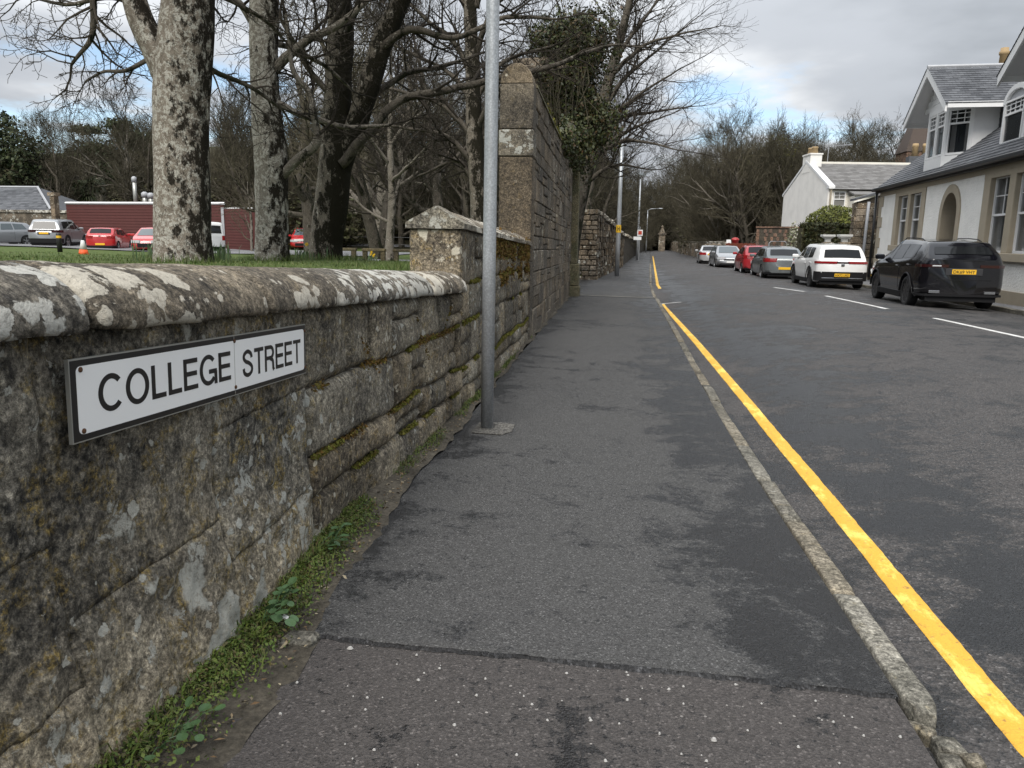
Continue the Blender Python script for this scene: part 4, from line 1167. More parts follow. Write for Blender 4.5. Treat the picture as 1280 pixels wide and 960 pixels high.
# 2: second sycamore
r = random.Random(102)
t2 = thing('sycamore_tree', (-5.9, 12.5, 0.96), 'second sycamore, slender and pale with dark moss blotches and a looping side branch', 'tree')
tk = MB(); tw = MB(); br = MB()
trunk_tube(tk, [(-5.90, 12.5, 0.8), (-5.89, 12.5, 1.3), (-5.86, 12.5, 2.0), (-5.83, 12.5, 2.7), (-5.88, 12.5, 3.4), (-5.90, 12.5, 4.1), (-5.86, 12.5, 4.8), (-5.8, 12.5, 5.8), (-5.7, 12.6, 8)], [0.315, 0.275, 0.265, 0.27, 0.235, 0.225, 0.235, 0.2, 0.1], 26, 10, 0.10, 0.14)
limb(br, tw, [(-5.72, 12.5, 2.35), (-5.35, 12.45, 2.62), (-5.08, 12.45, 2.85), (-5.02, 12.45, 3.1), (-5.1, 12.45, 3.7), (-5.4, 12.45, 4.1), (-5.45, 12.4, 4.9)], [0.085, 0.075, 0.075, 0.06, 0.05, 0.04, 0.025], r, 7, (0.3, 0.8), 2, 0.45, 10, 0.02)
limb(br, tw, [(-5.72, 12.5, 4.05), (-5.45, 12.5, 4.30), (-5.1, 12.5, 4.55), (-4.6, 12.5, 4.75), (-3.9, 12.6, 5.3)], [0.09, 0.075, 0.065, 0.055, 0.03], r, 8, (0.4, 1.0), 2, 0.4, 10)
limb(br, tw, [(-5.7, 12.5, 3.55), (-5.3, 12.6, 3.35), (-4.7, 12.9, 3.25), (-4.0, 13.2, 3.3)], [0.06, 0.05, 0.04, 0.02], r, 10, (0.4, 0.9), 2, 0.2, 8)
limb(br, tw, [(-6.05, 12.5, 4.8), (-6.5, 12.4, 5.3), (-7.1, 12.4, 5.2)], [0.06, 0.045, 0.02], r, 8, (0.5, 1.0), 2, 0.2, 8, -0.03)
limb(br, tw, [(-5.75, 12.6, 4.5), (-5.3, 13.2, 4.4), (-4.9, 14, 4.0)], [0.05, 0.04, 0.02], r, 8, (0.4, 1.0), 2, 0.2, 8)
for (x, y_, z) in ((-5.8, 12.5, 5.8), (-5.75, 12.5, 6.8), (-5.7, 12.6, 7.6)):
    for k in range(3):
        a = r.uniform(0, 6.28); limb(br, tw, [(x, y_, z), (x+0.8*math.cos(a), y_+0.8*math.sin(a), z+0.5), (x+2*math.cos(a), y_+2*math.sin(a), z+0.6)], [0.07, 0.05, 0.02], r, 8, (0.6, 1.3), 2)
tk.build('trunk', M_bark2, t2, True); br.build('limb', M_bark_far2, t2, True); tw.build('crown', M_twig, t2)
# 3: mossy twin-stemmed tree
r = random.Random(103)
t3 = thing('sycamore_tree', (-5.72, 14.5, 0.95), 'dark mossy twin stemmed tree whose right stem leans over the higher wall', 'tree')
tk = MB(); tw = MB(); br = MB()
trunk_tube(tk, [(-5.72, 14.5, 0.8), (-5.70, 14.5, 1.3), (-5.58, 14.5, 2.0), (-5.48, 14.5, 2.8), (-5.44, 14.5, 3.5), (-5.36, 14.5, 4.4), (-5.30, 14.5, 5.4), (-5.4, 14.4, 7.4)], [0.345, 0.31, 0.32, 0.31, 0.255, 0.25, 0.235, 0.13], 26, 10, 0.08, 0.14)
trunk_tube(tk, [(-5.40, 14.5, 2.6), (-5.22, 14.5, 3.1), (-5.0, 14.5, 3.6), (-4.78, 14.5, 4.2), (-4.48, 14.5, 5.0), (-4.12, 14.5, 5.7), (-3.4, 14.4, 7.0)], [0.20, 0.205, 0.2, 0.205, 0.20, 0.16, 0.09], 20, 8, 0.07)
limb(br, tw, [(-5.30, 14.3, 2.75), (-4.75, 14.3, 3.35), (-4.1, 14.4, 3.92), (-3.2, 14.6, 4.15), (-2.4, 14.8, 4.35), (-1.4, 15, 4.6), (-0.5, 15.6, 5.05), (0.4, 16.2, 5.2)], [0.10, 0.085, 0.075, 0.068, 0.058, 0.045, 0.03, 0.014], r, 16, (0.5, 1.2), 2, 0.25, 9, 0.04)
limb(br, tw, [(-4.55, 14.4, 4.8), (-3.9, 14.3, 5.1), (-3.1, 14.3, 4.95), (-2.2, 14.4, 5.3), (-1.3, 14.6, 5.3)], [0.08, 0.065, 0.05, 0.04, 0.02], r, 12, (0.5, 1.3), 2, 0.2, 9, 0.02)
limb(br, tw, [(-4.9, 14.6, 3.9), (-4.3, 15, 4.5), (-3.6, 15.4, 4.7), (-2.8, 16, 5.1)], [0.07, 0.055, 0.045, 0.02], r, 11, (0.5, 1.2), 2, 0.2, 9, 0.02)
limb(br, tw, [(-5.5, 14.4, 4.0), (-5.9, 14.2, 4.6), (-6.3, 14.1, 5.3)], [0.06, 0.05, 0.03], r, 8, (0.5, 1.2), 2, 0.2, 9, 0.02)
limb(br, tw, [(-5.3, 14.4, 4.9), (-4.9, 14.3, 5.5), (-4.6, 14.2, 6.2)], [0.08, 0.06, 0.03], r, 8, (0.5, 1.2), 2, 0.2, 9, 0.02)
for (x, y_, z) in ((-3.6, 14.4, 6.6), (-4.0, 14.4, 5.9), (-5.35, 14.4, 6.5), (-3.4, 14.4, 7.0)):
    for k in range(3):
        a = r.uniform(0, 6.28); limb(br, tw, [(x, y_, z), (x+0.8*math.cos(a), y_+0.8*math.sin(a), z+0.3), (x+2.2*math.cos(a), y_+2.2*math.sin(a), z+0.1)], [0.07, 0.05, 0.02], r, 9, (0.6, 1.4), 2)
tk.build('trunk', M_bark3, t3, True); br.build('limb', M_bark_far, t3, True); tw.build('crown', M_twig, t3)

# generic big bare tree
def bare_tree(name, loc, h, r0, seed, label, group, kids=5, depth=4, lean=(0, 0), bark=None, twig=None, nlimb=7, first=0.25, rmin=0.008, spread=(0.5, 1.0), crown_w=1.0, trop=0.06, multi=1):
    r = random.Random(seed)
    t = thing(name, loc, label, 'tree', group)
    tk = MB(); tw = MB()
    for s in range(multi):
        a = r.uniform(0, 6.28); o = (lean[0]+(0.25*h*math.cos(a) if multi > 1 else 0), lean[1]+(0.25*h*math.sin(a) if multi > 1 else 0))
        pts = [V(loc)+V((0, 0, -0.2))] + [V(loc)+V((o[0]*q+r.gauss(0, 0.02)*h*q, o[1]*q+r.gauss(0, 0.02)*h*q, h*0.75*q)) for q in (0.12, 0.3, 0.5, 0.75, 1.0)]
        rad = [r0*1.15, r0, r0*0.9, r0*0.72, r0*0.45, r0*0.18]
        P, Rr = trunk_tube(tk, pts, rad, 12, 5, 0.07, 0.15)
        n = len(P)-1
        for k in range(nlimb):
            q = first+(1-first)*(k+r.random()*0.8)/nlimb; i = min(n-1, int(q*n))
            a = r.uniform(0, 6.28) if k else r.uniform(2.5, 4)
            el = lerp(0.25, 1.0, q)+r.uniform(-0.2, 0.2)
            d = V((math.cos(a)*math.cos(el), math.sin(a)*math.cos(el), math.sin(el)))
            grow(tw, P[i], d, h*r.uniform(0.24, 0.36)*crown_w*(1.15-0.5*q), Rr[i]*r.uniform(0.45, 0.65), depth-1, r, 0.15, trop, kids, 6, rmin, big=tk, spread=spread)
        grow(tw, P[-1], P[-1]-P[-2], h*0.22, Rr[-1], depth-1, r, 0.15, trop, kids, 6, rmin, spread=spread)
    tk.build('trunk', bark or M_bark_far, t, True); tw.build('crown', twig or M_twig, t)
    return t
# 4: mid tree behind the lamp post, arching lateral boughs
r = random.Random(104)
t4 = thing('sycamore_tree', (-4.0, 22, 0.6), 'dark tall tree with arching low boughs seen left of the near lamp post', 'tree')
tk = MB(); tw = MB(); br = MB()
trunk_tube(tk, [(-3.95, 22, 0.4), (-3.98, 22, 1.5), (-4.08, 22, 3.0), (-4.2, 22, 4.2), (-4.25, 22, 6), (-4.35, 22, 8), (-4.3, 22, 11)], [0.34, 0.28, 0.26, 0.24, 0.21, 0.17, 0.07], 18, 8, 0.10, 0.15)
for (z, x1, z1, x2, z2, yy) in ((3.4, -5.2, 4.3, -6.6, 4.4, 21), (4.0, -5.4, 5.2, -7.2, 5.6, 21.5), (4.8, -5.3, 6.2, -7.0, 7.0, 22.5), (5.6, -5.4, 7.2, -6.8, 8.4, 21.5), (6.4, -3.4, 7.6, -2.2, 8.0, 21), (4.4, -3.3, 5.4, -2.4, 5.6, 20.5), (5.2, -3.2, 6.4, -1.9, 6.8, 22.5), (3.0, -4.9, 3.6, -6.0, 3.2, 22.5), (7, -5, 8.3, -6, 9.2, 22), (7.6, -3.6, 8.8, -2.6, 9.6, 21.5)):
    limb(br, tw, [(-4.15, 22, z), ((x1-4.15)/2, lerp(22, yy, 0.3), lerp(z, z1, 0.7)), (x1, lerp(22, yy, 0.6), z1), (x2, yy, z2)], [0.09, 0.075, 0.055, 0.025], r, 11, (0.6, 1.6), 2, 0.2, 7, 0.05)
tk.build('trunk', M_bark3, t4, True); br.build('limb', M_bark_far, t4, True); tw.build('crown', M_twig, t4)
# 5: tree fanning over the street behind the ivy pier
r = random.Random(105)
t5 = thing('roadside_tree', (-1.75, 29.5, -0.2), 'bare tree fanning fine branches over the street behind the ivy clad pier', 'tree')
tk = MB(); tw = MB(); br = MB()
trunk_tube(tk, [(-1.9, 29.5, -0.3), (-1.8, 29.5, 1.5), (-1.5, 29.5, 3.2), (-1.1, 29.5, 5.0), (-0.7, 29.5, 7.0), (-0.2, 29.5, 9.0), (0.3, 29.5, 11.5)], [0.36, 0.30, 0.27, 0.24, 0.2, 0.15, 0.06], 16, 6, 0.08, 0.15)
trunk_tube(tk, [(-1.7, 29.6, 2.4), (-1.9, 29.8, 4.2), (-1.7, 30, 6.4), (-1.4, 30, 9.5)], [0.22, 0.2, 0.15, 0.06], 12, 6, 0.08)
for (x0, z0, x1, z1, x2, z2, yy) in ((-1.3, 4.2, 0.2, 5.4, 1.6, 5.9, 29), (-1.1, 5.0, 0.4, 6.6, 2.0, 7.6, 29.5), (-0.9, 6.0, 0.5, 7.8, 2.2, 9.2, 30), (-0.7, 7.0, 0.4, 9.0, 1.6, 10.6, 29), (-1.2, 4.6, 0.3, 5.0, 1.9, 4.6, 28.5), (-1.4, 3.5, -0.2, 4.2, 1.0, 4.0, 29.5), (-0.6, 7.3, 0.8, 8.3, 2.6, 8.6, 28.5), (-1.8, 5, -2.8, 7, -3.4, 9, 30), (-1.7, 6.5, -2.2, 8.5, -2.8, 10.5, 29.5), (-0.4, 8.2, 0.0, 10, 0.4, 12, 30), (-0.9, 5.6, 0.7, 6.1, 2.4, 6.4, 30.5)):
    limb(br, tw, [(x0, 29.5, z0), ((x0+x1)/2, lerp(29.5, yy, 0.3), lerp(z0, z1, 0.62)), (x1, lerp(29.5, yy, 0.6), z1), (x2, yy, z2)], [0.10, 0.08, 0.055, 0.02], r, 13, (0.7, 1.9), 2, 0.15, 7, 0.06, 0.16)
tk.build('trunk', M_bark_far, t5, True); br.build('limb', M_bark_far, t5, True); tw.build('crown', M_twig, t5)

# mid-distance park trees (one look each)
bare_tree('park_tree', (-9.2, 30, 0.42), 11, 0.17, 7, 'slim pale straight trunk on the lawn just left of the wall end', None, 5, 4, (0.3, 0), M_bark_far2, M_twig, 8, 0.3, 0.008)
bare_tree('park_tree', (-11.5, 36, 0.35), 13, 0.30, 8, 'twin trunked brown tree on the lawn beyond the wooden rails', None, 5, 4, (0.5, 0), M_bark_far, M_twig2, 8, 0.3, 0.009, multi=2)
bare_tree('park_tree', (-17.8, 43, 0.3), 13, 0.42, 9, 'stout dark trunk behind the car park between the two mossy trees', None, 5, 4, (-0.5, 0), M_bark_far, M_twig2, 8, 0.3, 0.009)
bare_tree('park_tree', (-7.6, 33, 0.4), 12, 0.26, 10, 'dark leaning tree behind the low ridged wall', None, 5, 4, (-1.2, 0), M_bark_far, M_twig, 8, 0.25, 0.008)
bare_tree('park_tree', (-5.0, 40, 0.3), 13, 0.28, 12, 'dark park tree behind the tall wall', None, 5, 4, (0.6, 0), M_bark_far, M_twig, 8, 0.2, 0.009)
bare_tree('roadside_tree', (-2.4, 41, -0.2), 14, 0.30, 13, 'tall bare tree behind the far boundary wall beside the grey lamp post', None, 5, 4, (1.6, 0), M_bark_far, M_twig, 9, 0.2, 0.009)
bare_tree('garden_tree', (-24.0, 48, 0.3), 6.0, 0.09, 14, 'small pale bush tree against the right end of the red shed', None, 4, 3, (0, 0), M_bark_far2, M_twig2, 7, 0.2, 0.01)

# background wood: a few kinds, copied
protos = []
for k, (h, r0, kd, dp, bark, tg, mul, fs) in enumerate(((14, 0.30, 6, 4, M_bark_far, M_twig2, 1, 0.2), (12, 0.24, 5, 4, M_bark_far, M_twig2, 2, 0.15), (15, 0.32, 6, 4, M_bark_far2, M_twig2, 1, 0.28), (10, 0.18, 5, 4, M_bark_far, M_twig2, 3, 0.12))):
    p = bare_tree('woodland_tree', (0, 0, 0), h, r0, 200+k, 'x', None, kd, dp, (0, 0), bark, tg, 12, fs, 0.009, (0.45, 0.95), 1.2, 0.055, mul)
    p['kind_h'] = h; protos.append(p)
used = set()
rg = random.Random(77)
def wood(spots, label, group, name='woodland_tree', ks=(0, 1, 2, 3), smin=0.85, smax=1.2):
    for (x, y, z) in spots:
        k = rg.choice(ks); p = protos[k]
        if k in used: o = copy_tree(p)
        else: o = p; used.add(k)
        o.location = (x, y, z); o.rotation_euler = (0, 0, rg.uniform(0, 6.28)); s = rg.uniform(smin, smax); o.scale = (s, s, s*rg.uniform(0.95, 1.1))
        o['label'] = ('straight trunked ', 'twin stemmed ', 'tall paler barked ', 'many stemmed bushy ')[k]+label; o['group'] = group
        if 'kind_h' in o: del o['kind_h']
def scatter(n, x0, x1, y0, y1, zf, mind=3.0):
    out = []; tries = 0
    while len(out) < n and tries < n*60:
        tries += 1
        x = rg.uniform(x0, x1); y = rg.uniform(y0, y1)
        if all((x-a)**2+(y-b)**2 > mind*mind for a, b, c in out): out.append((x, y, zf(x, y)))
    return out
wood(scatter(40, -84, -28, 64, 96, lambda x, y: zl(x, y)-0.1, 4), 'bare tree in the dense wood behind the red shed', 'wood behind the shed', smin=0.68, smax=0.92)
wood(scatter(27, -34, -3, 58, 92, lambda x, y: zl(x, y)-0.1, 4), 'bare tree in the wood beyond the park lawn', 'wood beyond the lawn')
wood(scatter(10, -70, -15, 105, 150, lambda x, y: zl(x, y)-0.2, 8), 'bare tree on the hill behind the park', 'trees on the hill', ks=(0, 2))
# right-hand wood: around the road end and behind the cottage
wood([(10.2, 84, -0.3)], 'bare tree standing forward of the wood right of the road end', None, ks=(2,), smin=0.86, smax=0.9)
wood(scatter(62, 10.5, 25, 76, 112, lambda x, y: -0.4, 2.1), 'bare tree in the wood right of the road end', 'wood right of the road', smin=0.76, smax=0.98)
wood(scatter(42, 22, 52, 90, 122, lambda x, y: 0.8, 2.8), 'bare tree in the row standing above the white cottage roof', 'trees above the cottage', smin=0.74, smax=0.95)
wood(scatter(18, -10, 0.5, 56, 130, lambda x, y: -0.2, 3.5), 'bare tree overhanging the far boundary wall left of the road', 'trees behind the far wall', ks=(0, 1, 3), smin=0.7, smax=0.95)
wood(scatter(16, -4, 16, 136, 175, lambda x, y: -0.3, 3.4), 'bare tree closing the far end of the street', 'trees closing the street', smin=1.0, smax=1.3)

# leafy masses ------------------------------------------------------
def leaf_cloud(mb, n, sampler, s, r, flat=False):
    for _ in range(n):
        c, nr = sampler(r)
        a = (rvec(r)*0.7 + nr).normalized(); b = a.orthogonal().normalized(); b.rotate(Matrix.Rotation(r.uniform(0, 6.28), 3, a)); d = a.cross(b)
        z = s*r.uniform(0.6, 1.3)
        mb.quad(c-b*z, c-d*z*0.62, c+b*z, c+d*z*0.62)
def ellip(c, e, shell=0.35, lump=0.25, sd=0):
    def f(r):
        d = rvec(r).normalized(); q = 1-shell*r.random()**1.5
        q *= 1+lump*noise.noise(d*2.2+V((sd, sd*0.3, 0)))*1.4
        return V((c[0]+d.x*e[0]*q, c[1]+d.y*e[1]*q, c[2]+d.z*e[2]*q)), d
    return f
def boxs(x0, x1, y0, y1, z0, z1):
    def f(r):
        k = r.choice((0, 1, 2, 2, 3, 4)); p = V((r.uniform(x0, x1), r.uniform(y0, y1), r.uniform(z0, z1))); n = V((0, 0, 1))
        if k == 0: p.x = x0; n = V((-1, 0, 0))
        elif k == 1: p.x = x1; n = V((1, 0, 0))
        elif k == 2: p.z = z1
        elif k == 3: p.y = y0; n = V((0, -1, 0))
        else: p.y = y1; n = V((0, 1, 0))
        p += rvec(r)*0.05 - n*abs(r.gauss(0, 0.05)); p += n*0.10*noise.noise(p*1.4)
        return p, n
    return f
# evergreen / thicket masses in the wood
def leafy_tree(name, loc, blobs, mat, n, s, label, group=None, trunk_h=4, tr=0.22, seed=1):
    t = thing(name, loc, label, 'tree', group); r = random.Random(seed)
    tk = MB(); tk.tube([V(loc)-V((0, 0, 0.3)), V(loc)+V((0.05, 0, trunk_h*0.5)), V(loc)+V((0, 0, trunk_h))], [tr, tr*0.8, tr*0.4], 9, True); 
    for c, e in blobs: tk.tube([V(loc)+V((0, 0, trunk_h*0.6)), V(loc)+V(c)], [tr*0.4, tr*0.12], 5)
    tk.build('trunk', M_bark_far, t, True)
    mb = MB()
    tot = sum(e[0]*e[1]+e[1]*e[2] for c, e in blobs)
    for i, (c, e) in enumerate(blobs):
        leaf_cloud(mb, int(n*(e[0]*e[1]+e[1]*e[2])/tot), ellip(V(loc)+V(c), e, 0.55, 0.45, seed+i*3), s, r)
    mb.build('crown', mat, t)
    return t
con = leafy_tree('conifer', (-56.5, 66, 0.3), [((0, 0, 5), (3.2, 3, 3)), ((1, 0, 8.2), (2.4, 2.3, 2.2)), ((-0.6, 0, 10.4), (1.6, 1.6, 1.7)), ((-2.5, 0, 6.5), (2, 2, 2))], M_conif, 9000, 0.17, 'dark evergreen conifer at the left edge above the slate roof', None, 9, 0.3, 3)
c2 = leafy_tree('conifer', (-51.5, 75, 0.6), [((0, 0, 6), (3, 2.5, 2.6)), ((-2.5, 0, 9.2), (2.6, 1.8, 0.9)), ((2.2, 0, 10.2), (2.8, 1.8, 0.9)), ((0, 0, 11.6), (1.6, 1.4, 0.8)), ((-3.4, 0, 11.2), (1.8, 1.2, 0.5))], M_conif, 6000, 0.18, 'flat layered cedar in the wood left of the nearest sycamore', None, 11, 0.3, 5)
leafy_tree('budding_tree', (15.0, 82, -0.3), [((0, 0, 6), (2.6, 2.4, 4)), ((0.9, 0, 9.6), (2.3, 2.0, 2.4)), ((-1.7, 0, 8.5), (2.0, 1.8, 2.2)), ((0.2, 0, 11), (1.6, 1.5, 1.2))], M_bud, 4200, 0.13, 'tree coming into yellow green leaf in the wood right of the road', None, 12, 0.25, 6)
proto_th = None
rg = random.Random(31)
def thickets(spots, label, group, mat):
    global proto_th
    for (x, y, z, s) in spots:
        if proto_th is None or proto_th.get('m') != mat.name:
            o = thing('evergreen_shrub', (0, 0, 0), label, 'shrub', group); r = random.Random(9)
            st = MB()
            for k in range(14):
                a = r.uniform(0, 6.28); grow(st, V((0, 0, -0.2)), V((math.cos(a)*0.7, math.sin(a)*0.7, 1)), 1.3, 0.04, 2, r, 0.15, 0.05, 4, 4, 0.012)
            st.build('stems', M_twig, o)
            mb = MB(); leaf_cloud(mb, 3200, ellip((0, 0, 1.6), (2.1, 2.1, 1.9), 0.7, 0.5, 4), 0.12, r); mb.build('foliage', mat, o)
            o['m'] = mat.name; proto_th = o
        else: o = copy_tree(proto_th)
        o['label'] = label; o['group'] = group
        o.location = (x, y, z); o.rotation_euler = (0, 0, rg.uniform(0, 6.28)); o.scale = (s*rg.uniform(0.9, 1.5), s*rg.uniform(0.9, 1.5), s*rg.uniform(0.8, 1.25))
    if 'm' in proto_th: pass
rs = []
for k in range(34): rs.append((rg.uniform(-76, -24), rg.uniform(60, 84), 0.2, rg.uniform(0.9, 1.7)))
thickets([(x, y, zl(x, y)-0.2, s) for x, y, z, s in rs], 'dark undergrowth shrub beneath the wood behind the red shed', 'undergrowth behind the shed', M_thick)
thickets([(x, y, zl(x, y)-0.2, s) for x, y, s in [(rg.uniform(-30, -5), rg.uniform(76, 92), rg.uniform(1.0, 1.7)) for k in range(14)]], 'dark undergrowth shrub at the far edge of the park lawn', 'undergrowth beyond the lawn', M_thick)
thickets([(x, y, -0.4, s) for x, y, s in [(rg.uniform(11.5, 26), rg.uniform(84, 112), rg.uniform(0.9, 1.6)) for k in range(20)]], 'dark undergrowth shrub in the wood right of the road end', 'undergrowth right of the road', M_thick)
thickets([(x, y, -0.4, s) for x, y, s in [(rg.uniform(-8, -0.5), rg.uniform(56, 130), rg.uniform(0.8, 1.4)) for k in range(12)] + [(rg.uniform(1, 13), rg.uniform(136, 160), rg.uniform(1.4, 2.2)) for k in range(12)]], 'dark shrub behind the far boundary wall', 'shrubs behind the far wall', M_thick)
if 'm' in proto_th: del proto_th['m']
for o in list(S.objects):
    if 'm' in o: del o['m']

# lawn grass: blades near the wall top, tufts and daffodil leaves by the trunks
gr = MB(); r = random.Random(12)
for k in range(22000):
    y = 8 + 22*r.random()**1.6; x = r.uniform(-2.2, -2.2-(2.5+y*0.75))
    z = zl(x, y)+0.03*nz(x, y, 0, 0.7)-0.005
    h = r.uniform(0.02, 0.05)*(1.5 if r.random() < 0.1 else 1); a = r.uniform(0, 6.28); w = V((math.cos(a), math.sin(a), 0))*r.uniform(0.004, 0.009)
    gr.tri(V((x, y, z))-w, V((x, y, z))+w, V((x+r.gauss(0, 0.02), y+r.gauss(0, 0.02), z+h)))
for (cx_, cy_, rad, n) in ((-6.05, 9.95, 0.55, 500), (-5.9, 12.45, 0.45, 400), (-5.7, 14.4, 0.8, 900), (-2.1, 7.6, 0.25, 200), (-2.1, 6.9, 0.2, 120)):
    for k in range(n):
        a = r.uniform(0, 6.28); q = rad*(0.65+0.5*r.random()); x = cx_+q*math.cos(a); y = cy_+q*math.sin(a); z = zl(x, y)
        h = r.uniform(0.05, 0.16); w = V((math.cos(a+1.5), math.sin(a+1.5), 0))*0.005
        e = V((x+r.gauss(0, 0.05), y+r.gauss(0, 0.05), z+h)); gr.tri(V((x, y, z))-w, V((x, y, z))+w, e)
o = struct(gr, 'lawn_grass', M_grass); o['kind'] = 'stuff'
def daffs(loc, n, h, label, spread=0.25, flowers=0, seed=3):
    t = thing('daffodil_clump', loc, label, 'plant'); r = random.Random(seed); mb = MB(); fl = MB()
    for k in range(n):
        b = V(loc)+V((r.gauss(0, spread), r.gauss(0, spread), -0.02)); a = r.uniform(0, 6.28); L = h*r.uniform(0.6, 1.1); l = V((math.cos(a), math.sin(a), 0)); w = V((-l.y, l.x, 0))*0.011
        q = r.uniform(0.1, 0.55); m = b+V((0, 0, L*0.6))+l*L*0.12*q; e = b+V((0, 0, L*(1-0.35*q)))+l*L*0.6*q
        mb.quad(b-w, b+w, m+w, m-w); mb.tri(m-w, m+w, e)
        if k < flowers:
            e = m+V((0, 0, L*0.35)); s = 0.045
            for j in range(6):
                aa = j*1.047; fl.tri(e, e+V((s*math.cos(aa), -0.01, s*math.sin(aa))), e+V((s*0.6*math.cos(aa+0.7), -0.01, s*0.6*math.sin(aa+0.7))))
            fl.tube([e, e+V((0, -0.03, 0))], [0.016, 0.022], 6)
    mb.build('leaves', M_daff, t)
    if flowers: fl.build('flowers', M_daffy, t)
M_daffy = plain('daffodil_yellow', (0.85, 0.62, 0.02), 0.6)
daffs((-6.85, 10.6, zl(-6, 10.6)), 34, 0.36, 'grey green daffodil leaves left of the nearest sycamore', 0.14)
daffs((-6.75, 12.2, zl(-6, 12.2)), 40, 0.34, 'clump of daffodil leaves between the first and second sycamores', 0.17, 0, 4)
daffs((-6.0, 14.2, zl(-6, 14.2)), 60, 0.30, 'daffodil leaves at the foot of the mossy twin stemmed tree', 0.22, 2, 5)
daffs((-9.0, 27.5, zl(-9, 27.5)), 16, 0.42, 'flowering yellow daffodils by the wooden rails', 0.12, 8, 6)

# ivy pier -----------------------------------------------------------
pier = thing('gate_pier', (-2.4, 24.6, -0.2), 'tall ruined stone pier with cornice smothered in ivy behind the tall wall', 'pier')
mb = MB(); mb.box(-3.3, -2.0, 24.1, 25.3, -0.4, 6.1); mb.build('shaft', M_mossy, pier)
for z0, z1, e in ((6.1, 6.25, 0.08), (6.253, 6.4, 0.2), (6.403, 6.5, 0.32), (6.503, 6.75, 0.12)):
    mb = MB(); mb.box(-3.3-e, -2.0+e, 24.1-e, 25.3+e, z0, z1, Matrix.Identity(4), ch=0.02); mb.build('cornice', M_rubble, pier)
r = random.Random(66); mb = MB(); vn = MB()
for c, e, n in (((-1.6, 24.6, 5.6), (0.9, 0.9, 2.1), 9000), ((-1.45, 24.5, 7.3), (1.2, 0.9, 0.95), 5500), ((-2.3, 24.7, 7.4), (0.8, 0.7, 0.6), 2200), ((-1.9, 24.1, 6.3), (0.9, 0.5, 1.2), 2500), ((-1.4, 23.9, 4.2), (0.5, 0.9, 1.0), 1700), ((-1.0, 24.6, 4.7), (0.8, 0.7, 0.7), 2600), ((-1.5, 21.4, 3.95), (0.30, 2.4, 0.5), 3600), ((-1.45, 19.4, 3.75), (0.2, 1.2, 0.22), 600), ((-0.75, 24.8, 5.3), (0.7, 0.6, 0.4), 700)):
    leaf_cloud(mb, n, ellip(c, e, 0.5, 0.5, c[2]), 0.055, r)
for k in range(40):
    x = r.uniform(-2.3, -1.1); z = r.uniform(4, 7.8); vn.tube([(x, 23.9+r.uniform(-0.2, 0.2), z), (x+r.gauss(0, 0.15), 23.7, z-r.uniform(0.6, 1.4)), (x+r.gauss(0, 0.2), 23.6, z-r.uniform(1.4, 2.4))], 0.012, 4)
mb.build('ivy', M_ivy, pier)['kind'] = 'stuff'; vn.build('ivy_stems', M_twig2, pier)
gp = thing('gate_pier', (-1.45, 23.4, -0.2), 'green mossy gate jamb on a square plinth ending the tall wall', 'pier')
mb = MB(); mb.box(-1.72, -1.27, 23.27, 23.8, 0.72, 3.4, Matrix.Identity(4), ch=0.02); mb.build('shaft', M_mossy, gp)
mb = MB(); mb.box(-1.76, -1.2, 23.22, 23.86, 0.05, 0.716, Matrix.Identity(4), ch=0.03); mb.build('plinth', M_mossy, gp)
mb = MB(); mb.box(-1.8, -1.17, 23.18, 23.9, -0.5, 0.045, Matrix.Identity(4), ch=0.03); mb.build('plinth', M_mossy, gp)

# far boundary wall beyond the side entrance ----------------------------
fw = thing('boundary_wall', (-1.2, 34, -0.2), 'old rubble boundary wall running on beyond the side entrance with a rough end', 'wall')
FWP = [(33.2, -0.98), (37, -0.75), (49, 0.1), (75, 1.15), (110, 2.7), (150, 5.0)]
def fwx(y): return interp(FWP, y)
def fwt(y): return interp([(33, 2.55), (42, 2.2), (50, 1.75), (75, 1.6), (150, 1.5)], y)
mb = MB(); mb.loft([[V((fwx(y)-0.03, y, -0.5)), V((fwx(y)-0.03, y, fwt(y))), V((fwx(y)-0.6, y, fwt(y))), V((fwx(y)-0.6, y, -0.5))] for y in frange(33.2, 150, 4)]); mb.build('wall_core', M_mortar, fw)
rg = random.Random(41)
def rub(cx_, cy_, cz_, sx_, sy_, sz_, mat, par, name='stone'):
    mb = MB(); mb.box(-sx_, sx_, -sy_, sy_, -sz_, sz_, Matrix.Identity(4), ch=min(sx_, sy_, sz_)*0.35)
    mb.v = [V((cx_, cy_, cz_))+v*(1+0.25*nz(v.x*3+cx_, v.y*3+cy_, v.z*3+cz_, 2)) for v in mb.v]
    mb.build(name, mat, par)
z = -0.3
while z < 2.5:
    h = rg.uniform(0.16, 0.26); x = -1.95
    while x < -0.99:
        w = rg.uniform(0.2, 0.42)
        if x+w > -1.1: w = -0.97-x
        rub(x+w/2, 33.2, z+h/2, w/2-0.012, 0.1, h/2-0.012, M_rubble, fw)
        x += w
    z += h
z = -0.3
while z < 2.5:
    h = rg.uniform(0.22, 0.34); y = 33.3
    while y < 52:
        w = rg.uniform(0.7, 1.5)
        if z+h < fwt(y)+0.05: rub(fwx(y+w/2)-0.02, y+w/2, z+h/2, 0.05, w/2-0.012, h/2-0.010, M_rubble, fw)
        y += w
    z += h
y = 33.1
while y < 95:
    w = rg.uniform(0.5, 0.8) if y < 50 else 2.0
    rub(fwx(y+w/2)-0.3, y+w/2, fwt(y+w/2)+0.08, 0.38, w/2-0.01, 0.10, M_coping, fw, 'coping_stone'); y += w
